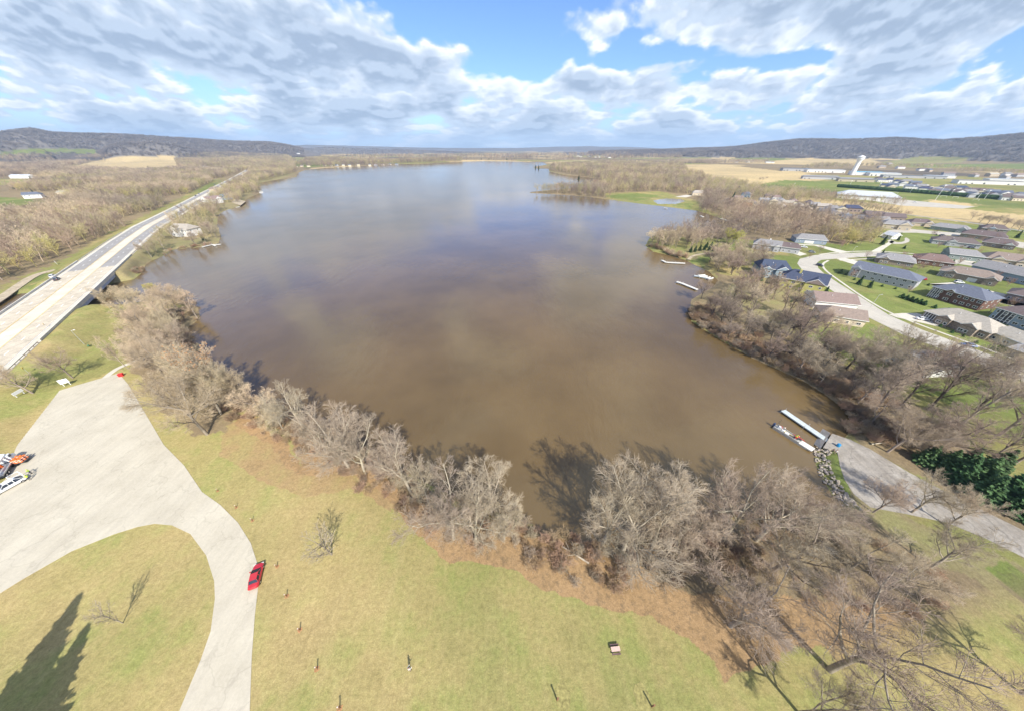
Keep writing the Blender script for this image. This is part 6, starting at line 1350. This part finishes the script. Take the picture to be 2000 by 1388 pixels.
# ------------------------------------------------------------------ boom truck, pickup and drums at the left
M_ORANGE = mat('orange_plastic', (.75, .16, .02), .5, .1, 3); M_OMETAL = mat('orange_painted_steel', (.62, .13, .03), .45, .15, 2); M_RED = mat('red_paint', (.60, .03, .03), .45, .1, 3)
a_, b_ = P(-4, 945), P(30, 893); d_ = b_ - a_; ang = math.atan2(d_.y, d_.x); t = empty('boom_truck', ((a_.x + b_.x) / 2, (a_.y + b_.y) / 2, .05), ang); tag(t, 'white boom truck with a folded double boom at the left edge of the parking lot', 'truck')
b = MB(); b.box(-4.2, 4.2, -1.15, 1.15, .75, 1.1); b.build('chassis', M_DARK, t); b = MB(); b.box(-4.0, 1.2, -1.2, 1.2, 1.103, 1.35); b.build('flat_bed', M_GALV, t)
b = MB(); b.box(2.2, 4.3, -1.15, 1.15, 1.1, 2.0, 0, None, .0, .03); b.box(2.25, 3.7, -1.05, 1.05, 2.0, 2.75, 0, None, .12, .1); b.build('cab', CWHITE, t)
b = MB(); b.add([(3.70, -.95, 2.02), (3.70, .95, 2.02), (3.58, .88, 2.66), (3.58, -.88, 2.66)], [(0, 1, 2, 3)]); b.box(2.6, 3.4, -1.09, 1.09, 2.12, 2.55); b.build('cab_windows', M_GLASS, t)
b = MB(); b.tube((0, .2, 1.35), (0, .2, 2.6), .55, .45, 14); b.build('turntable', M_OMETAL, t)
b = MB(); b.box(-5.2, 3.6, .30, .82, 2.75, 3.25); b.build('lower_boom', M_WHITE, t)
b = MB(); b.box(-5.0, 3.2, -.55, -.15, 2.7, 3.1); b.tube((3.2, -.35, 2.9), (3.6, .5, 3.0), .3, n=10); b.build('upper_boom', M_WHITE, t)
b = MB(); b.box(-5.9, -5.0, -.8, 1.0, 2.3, 3.2, 0, None, .08, .08); b.build('bucket', M_RED, t)
for x in (-3.1, -2.0, 3.2):
    for s in (-1, 1): w = MB(); w.tube((x, s * .85, .5), (x, s * 1.2, .5), .5, n=16); wo_ = w.build('wheel', M_BLACK, t); w = MB(); w.tube((x, s * 1.1, .5), (x, s * 1.22, .5), .26, n=12); w.build('rim', M_RIM, wo_)
for s in (-1, 1): w = MB(); w.box(4.28, 4.34, s * .85 - .16, s * .85 + .16, 1.2, 1.4); w.build('headlight', M_LAMP, t)
# orange barrels on a trailer
p = P(40, 902); tr_ = empty('drum_trailer', (p.x, p.y, .06), ang + 1.2); tag(tr_, 'low flat trailer under the cluster of orange drums', 'trailer')
b = MB(); b.box(-2.0, 2.0, -1.2, 1.2, .55, .68); b.box(2.0, 3.1, -.06, .06, .5, .6); b.build('deck', M_DARK, tr_)
for x in (-.4, .4):
    for s in (-1, 1): w = MB(); w.tube((x, s * 1.22, .33), (x, s * 1.42, .33), .33, n=12); w.build('wheel', M_BLACK, tr_)
drum = None; k = 0
for ix in range(3):
    for iy in range(3):
        loc = tr_.location + Matrix.Rotation(ang + 1.2, 3, 'Z') @ Vector((-1.25 + ix * .72, -.72 + iy * .72, .68))
        if drum is None:
            drum = empty('traffic_drum', loc); tag(drum, 'orange traffic drum standing on the trailer', 'traffic drum', 'orange drums on the trailer')
            b = MB(); b.lathe([(.36, 0), (.36, .06), (.30, .08), (.28, .45), (.26, .5), (.25, .95), (.16, 1.02)], 12); b.build('shell', M_ORANGE, drum, True)
            b = MB(); b.lathe([(.292, .25), (.287, .38)], 12); b.lathe([(.268, .62), (.263, .75)], 12); b.build('band', M_WHITE, drum, True)
        else: copy_thing(drum, loc, k, 1.0 + .15 * ((k * 3) % 4) / 3)
        k += 1
# white pickup with a ladder rack
a_, b_ = P(0, 962), P(44, 938); d_ = b_ - a_; t = car((a_.x * .6 + b_.x * .4, a_.y * .6 + b_.y * .4, .06), math.atan2(d_.y, d_.x) + math.pi, CWHITE, 'white service truck with a square white rack beside the boom truck', None, True, 'truck', 'service_truck', 5.9, 2.0)
b = MB()
for x in (-2.9, -1.2):
    for s in (-.9, .9): b.box(x - .06, x + .06, s - .06, s + .06, .8, 2.2)
    b.box(x - .06, x + .06, -.96, .96, 2.2, 2.3)
for s in (-.9, .9): b.box(-2.96, -1.14, s - .05, s + .05, 2.301, 2.36)
b.build('rack', M_WHITE, t)

# ------------------------------------------------------------------ signs, poles, lawn furniture
def board(pxa, pxb, w, h, z0, label, cat='sign board', art=True, name='sign_board', face=None):
    a_, b_ = P(*pxa), P(*pxb); d_ = b_ - a_; L = d_.length; e = empty(name, (a_.x, a_.y, a_.z), math.atan2(d_.y, d_.x)); tag(e, label, cat)
    for x in (.15, L - .15): b = MB(); b.box(x - .07, x + .07, -.07, .07, 0, z0 + .2); b.build('post', M_WHITE, e)
    b = MB(); b.box(-.2, L + .2, -.16, -.07, z0, z0 + h, 0); b.build('panel', M_WHITE, e)
    if art:
        b = MB(); rr = random.Random(1); gx_ = L * .16
        x = gx_
        while x < L * .84: wd = rr.uniform(.08, .2); b.box(x, x + wd, -.168, -.161, z0 + h * .62, z0 + h * .80 - rr.uniform(0, .08)); x += wd + .07
        b.build('blue_heading', mat('sign_blue_ink', (.15, .32, .45), .6), e)
        b = MB(); b.box(L * .18, L * .80, -.167, -.161, z0 + h * .48, z0 + h * .52); b.box(L * .2, L * .62, -.167, -.161, z0 + h * .30, z0 + h * .34); b.build('green_line', mat('sign_pale_green_ink', (.35, .55, .50), .6), e)
    return e
board((125, 754), (140, 750), 2.6, 1.7, 1.1, 'white notice board with a blue heading at the top edge of the parking lot')
board((33, 776), (51, 769), 2.4, 1.0, .9, 'smaller plain white board near the path left of the notice board', art=False)
def diamond(px, py, h, label, m=M_YPAINT):
    p = P(px, py); e = empty('road_sign', (p.x, p.y, p.z), R(-40)); tag(e, label, 'road sign'); b = MB(); b.box(-.04, .04, -.04, .04, 0, h + .7); b.build('post', M_GALV, e)
    b = MB(); s = .62; b.add([(0, -.06, h - s), (s, -.06, h), (0, -.06, h + s), (-s, -.06, h), (0, -.03, h - s), (s, -.03, h), (0, -.03, h + s), (-s, -.03, h)], [(0, 1, 2, 3), (7, 6, 5, 4), (0, 4, 5, 1), (1, 5, 6, 2), (2, 6, 7, 3), (3, 7, 4, 0)]); b.build('plate', m, e)
M_YSIGN = mat('yellow_sign_face', (.85, .55, .02), .5, .05, 2)
diamond(56, 728, 2.3, 'yellow diamond warning sign at the head of the gravel path', M_YSIGN); diamond(92, 640, 1.8, 'yellow diamond warning sign at the bridge end', M_YSIGN)
p = P(112, 517); e = empty('road_sign', (p.x, p.y, p.z), R(-30)); tag(e, 'white square sign on the verge left of the highway', 'road sign'); b = MB(); b.box(-.9, -.8, -.05, .05, 0, 2.4); b.box(.8, .9, -.05, .05, 0, 2.4); b.build('posts', M_GALV, e); b = MB(); b.box(-1.2, 1.2, -.12, -.05, 1.0, 2.6); b.build('panel', M_WHITE, e)
# red box at the corner of the lot
p = P(238, 734); e = empty('red_waste_bin', (p.x, p.y, .03), .5); tag(e, 'red bin standing at the far corner of the parking lot', 'bin'); b = MB(); b.box(-.6, .6, -.45, .45, 0, 1.05, 0, None, -.05, -.05); b.build('body', M_RED, e); b = MB(); b.box(-.7, .7, -.55, .55, 1.05, 1.15, 0, None, .1, .1); b.build('lid', M_RED, e)
# light pole and green bench
p = P(165, 673); e = empty('lamp_post', (p.x, p.y, p.z - .1)); tag(e, 'thin white lamp post on the green slope beside the bridge', 'lamp post'); b = MB(); b.tube((0, 0, 0), (0, 0, 7), .09, .05, 8); b.build('pole', M_GALV, e); b = MB(); b.tube((0, 0, 6.9), (.9, .3, 7.1), .04, n=6); b.box(.7, 1.3, .15, .45, 7.05, 7.2); b.build('lamp_head', M_WHITE, e)
M_GREENP = mat('green_bench_paint', (.02, .22, .12), .5, .1, 2)
def bench(px, py, yaw, m, label):
    p = P(px, py); e = empty('park_bench', (p.x, p.y, p.z), R(yaw)); tag(e, label, 'bench')
    b = MB(); [b.box(-.95, .95, .0 + k * .15, .12 + k * .15, .43, .47) for k in range(3)]; b.build('seat', m, e); b = MB(); [b.box(-.95, .95, .45, .48, .55 + k * .15, .67 + k * .15) for k in range(3)]; b.build('backrest', m, e)
    for x in (-.75, .75): b = MB(); b.box(x - .03, x + .03, .0, .06, 0, .43); b.box(x - .03, x + .03, .42, .48, 0, .9); b.build('leg', M_DARK, e)
bench(172, 677, -35, M_GREENP, 'green bench on the lawn beside the lamp post')
def table(px, py, yaw, label, mt, ms, sc=1.0):
    p = P(px, py); e = empty('picnic_table', (p.x, p.y, p.z), R(yaw)); e.scale = (sc,) * 3; tag(e, label, 'picnic table')
    b = MB(); [b.box(-.95, .95, -.38 + k * .155, -.245 + k * .155, .72, .77) for k in range(5)]; b.build('table_top', mt, e)
    for s in (-1, 1): b = MB(); [b.box(-.95, .95, s * .72 - .14 + k * .15, s * .72 - .01 + k * .15, .42, .46) for k in range(2)]; b.build('seat', ms, e)
    for x in (-.7, .7):
        for s in (-1, 1): b = MB(); b.tube((x, s * .25, .72), (x, s * .65, 0), .05, n=4); b.build('leg', M_DARK, e)
        b = MB(); b.box(x - .04, x + .04, -.8, .8, .36, .42); b.build('cross_beam', M_DARK, e)
M_PINK = mat('pinkish_weathered_boards', (.60, .42, .36), .85, .15, 3); M_BRB = mat('brown_stained_boards', (.13, .08, .08), .85, .2, 3)
table(1201, 1268, 4, 'picnic table with a pale pink top and dark boards alone on the lawn', M_PINK, M_BRB, .8)
b0 = None
for k, (px, py, s) in enumerate([(426,958,.9),(462,990,.95),(493,1016,1.0),(541,1106,1.0),(560,1164,1.1),(586,1230,1.1),(620,1305,1.15),(664,1382,1.25)]):
    p = P(px, py); lb = ['first','second','third','fourth','fifth','sixth','seventh','eighth'][k] + ' short wooden post counted from the parking lot along the drive'
    if b0 is None:
        b0 = empty('bollard', p); b = MB(); b.lathe([(.09, -.1), (.09, 1.1), (.07, 1.16)], 10); b.build('post', M_POST, b0)
        b = MB(); b.lathe([(.10, 1.05), (.105, 1.18), (.05, 1.24)], 10); b.build('cap', mat('pale_post_cap', (.62, .5, .42), .8), b0)
        b = MB(); rr = random.Random(3)
        for q in range(26): a = rr.uniform(0, 6.28); r_ = rr.uniform(.15, .42); b.ball((r_ * math.cos(a), r_ * math.sin(a), .02), .08, 5, 0, .5, .3, q)
        b.build('wood_chips', mat('reddish_wood_chips', (.42, .20, .10), .95, .3, 4), b0); tag(b0, lb, 'post', 'wooden posts along the park drive'); b0.scale = (s * .85,) * 3
    else: copy_thing(b0, p, k, s * .85, lb)
for px, py, lb in ((1088, 1366, 'thin wooden post beside a mossy patch near the bottom of the lawn'), (1273, 1379, 'thin leaning wooden post beside the right mossy patch on the lawn')):
    p = P(px, py); e = empty('garden_post', p); tag(e, lb, 'post'); b = MB(); b.box(-.09, .09, -.09, .09, -.1, 1.5); b.build('post', M_POST, e); b = MB(); b.box(-.12, .12, -.12, .12, 1.5, 1.56); b.build('cap', M_POST, e)
for px, py in ((1100, 1360), (1254, 1362)):
    p = P(px, py); b = MB(); b.add([(p.x + 1.15 * math.cos(a / 20 * 6.283) * (1 + .15 * math.sin(a * 2.3)), p.y + 1.7 * math.sin(a / 20 * 6.283) * (1 + .12 * math.cos(a * 1.7)), .03) for a in range(20)], [tuple(range(20))]); tag(b.build('mossy_patch', mat('mossy_yellow_grass', (.255, .225, .085), .95, .4, 2, coord='World')), kind='structure')
# sports field masts and street lamps
for k, (px, py, h, lb) in enumerate([(1826,392,22,'tallest white light mast on the sports fields'),(1908,389,14,'white light mast at the right end of the hedge'),(1922,389,13,'second white light mast at the right end of the hedge'),(1657,367,13,'white mast at the left part of the hedge'),(1713,371,12,'white mast before the middle of the hedge'),(1777,377,12,'white mast right of the middle of the hedge'),(1545,374,14,'white mast left of the brown framed enclosure'),(1855,383,10,'short white mast at the hedge')]):
    p = P(px, py); e = empty('light_mast', p); tag(e, lb, 'light mast', 'white masts on the sports fields'); b = MB(); b.tube((0, 0, 0), (0, 0, h), .28, .16, 6); b.build('pole', M_WHITE, e); b = MB(); b.box(-1.5, 1.5, -.2, .2, h - .6, h); b.build('lamp_bar', M_WHITE, e)
for px, py, lb in ((1660,500,'street lamp at the street junction'),(1854,488,'street lamp near the white gabled house'),(1700,600,'street lamp on the lawn side of the lake street')):
    p = P(px, py); e = empty('street_lamp', p); tag(e, lb, 'street lamp'); b = MB(); b.tube((0, 0, 0), (0, 0, 7), .1, .06, 6); b.build('pole', M_GALV, e); b = MB(); b.tube((0, 0, 6.9), (1.2, 0, 7.2), .05, n=5); b.box(.9, 1.5, -.15, .15, 7.1, 7.25); b.build('lamp_head', M_GALV, e)
for (px, py, w_, lb) in [(1842,386,7,'white goal frame left on the green pitch'),(1865,388,6,'small white goal frame on the green pitch'),(1905,393,6,'white goal frame under the masts'),(1748,379,6,'white goal frame near the red cinder strip')]:
    p = P(px, py); e = empty('goal_frame', p, R(-30)); tag(e, lb, 'goal'); b = MB(); b.tube((-w_/2, 0, 0), (-w_/2, 0, 2.6), .12, n=6); b.tube((w_/2, 0, 0), (w_/2, 0, 2.6), .12, n=6); b.tube((-w_/2, 0, 2.6), (w_/2, 0, 2.6), .12, n=6); b.build('frame', M_WHITE, e)

# ------------------------------------------------------------------ docks and boats
M_DOCKM = mat('pale_blue_grey_dock_panels', (.46, .50, .50), .7, .12, 1.0); M_DOCKW = mat('whitish_dock_boards', (.62, .60, .55), .8, .12, 1.5)
def dock(pts, w, m, label, z=.35, posts=True):
    P_ = [G(px, py, WL + .9) for px, py in pts]; e = empty('dock', (P_[0].x, P_[0].y, WL)); tag(e, label, 'dock')
    for i in range(len(P_) - 1):
        a, c = P_[i] - P_[0], P_[i + 1] - P_[0]; d = (c - a); L = d.length; an = math.atan2(d.y, d.x); Mx = Matrix.Translation((a.x, a.y, z + .4 - .003 * i)) @ Matrix.Rotation(an, 4, 'Z'); b = MB(); n = max(1, int(L / 2.4))
        for k in range(n): b.box(L * k / n + .03, L * (k + 1) / n - .03, -w / 2, w / 2, -.10, .06, 0, Mx)
        b.box(0, L, -w / 2 + .05, w / 2 - .05, -.3, -.101, 0, Mx); b.build('deck', m, e)
        if posts:
            for k in range(max(2, int(L / 5)) + 1):
                x = .1 + (L - .2) * k / max(2, int(L / 5))
                for s in (-1, 1): b = MB(); q = Mx @ Vector((x, s * (w / 2 + .06), 0)); b.tube((q.x, q.y, -2), (q.x, q.y, z + 1.15), .05, n=6); b.build('post', M_GALV, e)
    return e
dock([(1530, 800), (1627, 866)], 1.9, M_DOCKM, 'long pale blue grey dock beside the boat ramp')
dock([(1293, 508), (1301, 512), (1338, 514)], 1.7, M_DOCKW, 'bent white dock at the green point')
dock([(1322, 550), (1332, 553), (1362, 565)], 2.0, M_DOCKW, 'tan wooden dock with a platform end below the navy roofed house')
dock([(1372, 585), (1392, 583)], 1.6, M_DOCKW, 'short white dock half hidden by bank trees')
dock([(1356, 538), (1390, 544)], 1.6, M_DOCKM, 'narrow grey dock carrying the moored pontoon boat')
dock([(395, 482), (412, 478), (431, 477)], 1.5, M_DOCKW, 'white T shaped dock at the white lake house point'); dock([(408, 475), (420, 480)], 1.3, M_DOCKW, 'short cross piece dock at the white lake house point')
dock([(504, 373), (511, 373)], 2.5, M_DOCKW, 'small white dock on the wooded west shore'); dock([(1408, 427), (1422, 431)], 2.5, M_DOCKW, 'white dock in the narrow bay behind the point'); dock([(461, 405), (468, 404)], 2.5, M_DOCKW, 'small dock below the tan slope on the west shore')
dock([(1368, 421.5), (1374, 423.5)], 2.0, M_DOCKW, 'tiny dock at the wooded shore north of the bay'); dock([(1297, 406.2), (1303, 407)], 2.0, M_DOCKW, 'tiny dock at the long spit')
def pontoon(px, py, yaw, label, sc=1.0):
    p = G(px, py, WL + .5); e = empty('pontoon_boat', (p.x, p.y, WL), R(yaw)); e.scale = (sc,) * 3; tag(e, label, 'boat')
    for s in (-1, 1): b = MB(); b.tube((-3, s * .9, .15), (2.8, s * .9, .15), .3, n=10); b.tube((2.8, s * .9, .15), (3.4, s * .9, .3), .3, .08, 10); b.build('float', M_GALV, e)
    b = MB(); b.box(-3, 3, -1.2, 1.2, .45, .55); b.build('deck', CGREY, e); b = MB(); [b.box(-2.9, 2.9, s * 1.15 - .03, s * 1.15 + .03, .55, 1.15) for s in (-1, 1)]; b.box(-2.93, -2.87, -1.12, 1.12, .55, 1.15); b.build('railing', M_WHITE, e)
    b = MB(); b.box(-2.6, -1.2, -1, 1, .55, 1.0, 0, None, .05, .05); b.box(1.2, 2.5, -1, -.4, .55, 1.0); b.build('bench_seat', M_WHITE, e)
    b = MB(); b.box(-3.5, -3.05, -.2, .2, .2, 1.1, 0, None, .05, .05); b.build('outboard_motor', M_BLACK, e); return e
pontoon(1372, 540, 10, 'pontoon boat moored at the narrow grey dock'); pontoon(1386, 544, 30, 'second pontoon boat tight against the bank', .9); pontoon(510, 376, 20, 'small white boat at the wooded west shore', 1.0)
# work barge at the ramp
a_, b_ = G(1513, 832, WL + .4), G(1588, 879, WL + .4); d_ = b_ - a_; L = d_.length; e = empty('work_boat', ((a_.x + b_.x) / 2, (a_.y + b_.y) / 2, WL), math.atan2(d_.y, d_.x)); tag(e, 'flat grey work boat crowded with gear and an outboard motor beside the rocks', 'boat')
M_ALU = mat('pale_aluminium_hull', (.50, .49, .45), .5, .12, 1.5, metal=.3); h_ = L / 2
b = MB(); loft(b, [[(x, -w_, z0), (x, w_, z0), (x, w_, .62), (x, -w_, .62)] for x, w_, z0 in ((-h_, 1.05, 0), (h_ - 1.6, 1.1, 0), (h_, 1.0, .45))]); b.build('hull', M_ALU, e)
for s in (-1, 1): b = MB(); b.box(-h_ + .1, h_ - 3.2, s * 1.02 - .06, s * 1.02 + .06, .62, .95); b.build('gunwale', M_ALU, e)
b = MB(); b.box(h_ - 3.2, h_ - .05, -.98, .98, .622, .68); b.build('bow_deck', M_DOCKW, e)
b = MB(); b.box(-h_ - .7, -h_ - .05, -.3, .3, .5, 1.5, 0, None, .1, .08); b.box(-h_ - .55, -h_ - .25, -.1, .1, -.6, .5); b.build('outboard_motor', mat('dark_blue_motor_cowl', (.04, .06, .12), .3), e)
b = MB(); b.box(-h_ + .8, -h_ + 1.6, -.35, .35, .62, 1.45, 0, None, .08, .05); b.build('console', M_WHITE, e); b = MB(); b.box(-h_ + 1.9, -h_ + 2.5, -.4, .4, .62, 1.05); b.build('seat', M_WHITE, e)
for y in (-.6, .55): b = MB(); b.tube((-h_ + .5, y, .7), (-h_ + .3, y, 3.4), .035, n=5); b.build('rod', M_DARK, e)
bx, by = e.location.x, e.location.y; rot = Matrix.Rotation(math.atan2(d_.y, d_.x), 3, 'Z')
def onboat(x, y, z=.64): v = rot @ Vector((x, y, 0)); return (bx + v.x, by + v.y, WL + z)
def crate(x, y, s, m, label, nm='storage_box'):
    t = empty(nm, onboat(x, y), math.atan2(d_.y, d_.x) + .2); tag(t, label, 'box'); b = MB(); b.box(-s[0]/2, s[0]/2, -s[1]/2, s[1]/2, 0, s[2], 0, None, -.02, -.02); b.build('body', m, t); b = MB(); b.box(-s[0]/2 - .03, s[0]/2 + .03, -s[1]/2 - .03, s[1]/2 + .03, s[2], s[2] + .05); b.build('lid', m, t)
crate(-h_ + 1.2, .72, (.6, .45, .4), M_RED, 'red fuel box beside the boat console'); crate(.3, .4, (.7, .5, .4), M_RED, 'red box amidships on the work boat'); crate(1.3, .6, (.6, .4, .35), M_DARK, 'dark box near the bow deck of the work boat'); crate(-1.6, -.5, (.9, .5, .4), M_WHITE, 'white cooler in the middle of the work boat')
for k, (y, z) in enumerate(((.2, .0), (.4, .05), (0, .03))): 
    b = MB(); b.box(-1.6, 1.2, -.07, .07, 0, .08); o = b.build('plank', mat('yellow_pine', (.62, .46, .22), .8), None, loc=onboat(-1.2, y - .1, .66 + z), rz=math.atan2(d_.y, d_.x) + .05 * k); tag(o, 'yellow plank lying lengthwise on the work boat', 'plank', 'planks on the work boat')
for k in range(2): b = MB(); b.tube((-1.4, 0, 0), (1.4, 0, .2), .05, n=6); o = b.build('red_pole', M_RED, None, loc=onboat(.6 + .5 * k, .85 - .15 * k, 1.0), rz=math.atan2(d_.y, d_.x) - .1 * k); tag(o, 'red pole lying along the side of the work boat', 'pole', 'red poles on the work boat')
person(onboat(.2, -.35, .62), math.atan2(d_.y, d_.x) + .5, M_HIVIS, M_DJEAN, 'worker in a hi-vis jacket bending amidships on the work boat', bend=.6, arm=.6, hat=M_HIVIS)
person(onboat(.95, -.1, .62), math.atan2(d_.y, d_.x) + 2.6, M_RJKT, M_DJEAN, 'worker in a red jacket on the work boat', bend=.4, arm=.5)
person(onboat(-h_ + 2.2, .1, .62), math.atan2(d_.y, d_.x) + 3.1, M_WJKT, M_DJEAN, 'person in a white jacket at the console of the work boat', bend=.1, arm=.6)
p = P(1633, 874); e = empty('blue_barrel', (p.x, p.y, .05)); tag(e, 'blue barrel at the foot of the long dock', 'barrel'); b = MB(); b.lathe([(.38, 0), (.42, .1), (.42, .8), (.38, .9)], 14); b.build('body', mat('blue_plastic', (.03, .28, .55), .5), e, True); b = MB(); b.lathe([(.36, .9), (.34, .95)], 14); b.build('lid', mat('blue_plastic_lid', (.03, .22, .45), .5), e)
# rocks
M_ROCK = mat('buff_limestone_rock', (.34, .29, .235), .95, .35, 1.6, bump=.4, rnd=.25)
RK = []
for i in range(5):
    b = MB(); b.ball((0, 0, 0), 1, 8, 0, .65, .22, i); RK.append(b.mesh('rock', M_ROCK))
line = [P(*q) for q in [(1598,868),(1592,884),(1594,905),(1604,930),(1618,950),(1632,970),(1648,985),(1668,1002)]]; rr = random.Random(4)
for k in range(240):
    t = rr.random() * (len(line) - 1); i = int(t); q = line[i].lerp(line[i + 1], t - i); off = rr.uniform(-.3, 2.6); d = (line[i + 1] - line[i]).normalized(); q = q + Vector((-d.y, d.x, 0)) * off
    o = bpy.data.objects.new('rock', RK[k % 5]); C.objects.link(o); s = rr.uniform(.18, .42); o.location = (q.x, q.y, WL + .1 + max(0, off) * .33); o.rotation_euler = (rr.uniform(-.5, .5), rr.uniform(-.5, .5), rr.uniform(0, 6)); o.scale = (s, s * rr.uniform(.7, 1.1), s)
    tag(o, ('small' if s < .26 else 'middle sized' if s < .34 else 'large') + ' buff limestone boulder in the rock bank beside the boat ramp', 'rock', 'boulders of the rock bank')
for k, (px, py, ln, rz, lb) in enumerate([(1180,1045,7,.4,'fallen grey trunk lying in the inlet brush'),(1150,1100,6,2.6,'fallen bleached branch on the leaf litter right of the inlet'),(1700,868,5,.1,'fallen pale log above the boat ramp')]):
    p = P(px, py); s = [[((0, 0, .3), (ln, 0, .5), .22, .1), ((ln * .5, 0, .4), (ln * .75, 1.4, .8), .09, .03), ((ln * .7, 0, .45), (ln * .95, -1.2, .7), .08, .03)]]; V1, F1 = seg_mesh(s[0], 7); o = bpy.data.objects.new('fallen_log', npmesh('fallen_log', V1, F1, M_BARKP)); C.objects.link(o); o.location = (p.x, p.y, p.z); o.rotation_euler = (0, 0, rz); tag(o, lb, 'log')
# ------------------------------------------------------------------ haze
HAZE = 1
if HAZE:
    b = MB(); b.box(-12900, 12900, -12900, 12900, -60, 420); o = b.build('haze', bpy.data.materials.new('thin_air_haze'))
    m = o.data.materials[0]; m.use_nodes = True; t = m.node_tree; t.nodes.clear(); v = t.nodes.new('ShaderNodeVolumePrincipled'); out = t.nodes.new('ShaderNodeOutputMaterial')
    v.inputs['Color'].default_value = (.50, .70, .98, 1); v.inputs['Density'].default_value = 7.5e-5; v.inputs['Anisotropy'].default_value = .1; t.links.new(v.outputs[0], out.inputs['Volume'])
    tag(o, kind='stuff'); tag(o, 'thin bluish air haze over the valley')
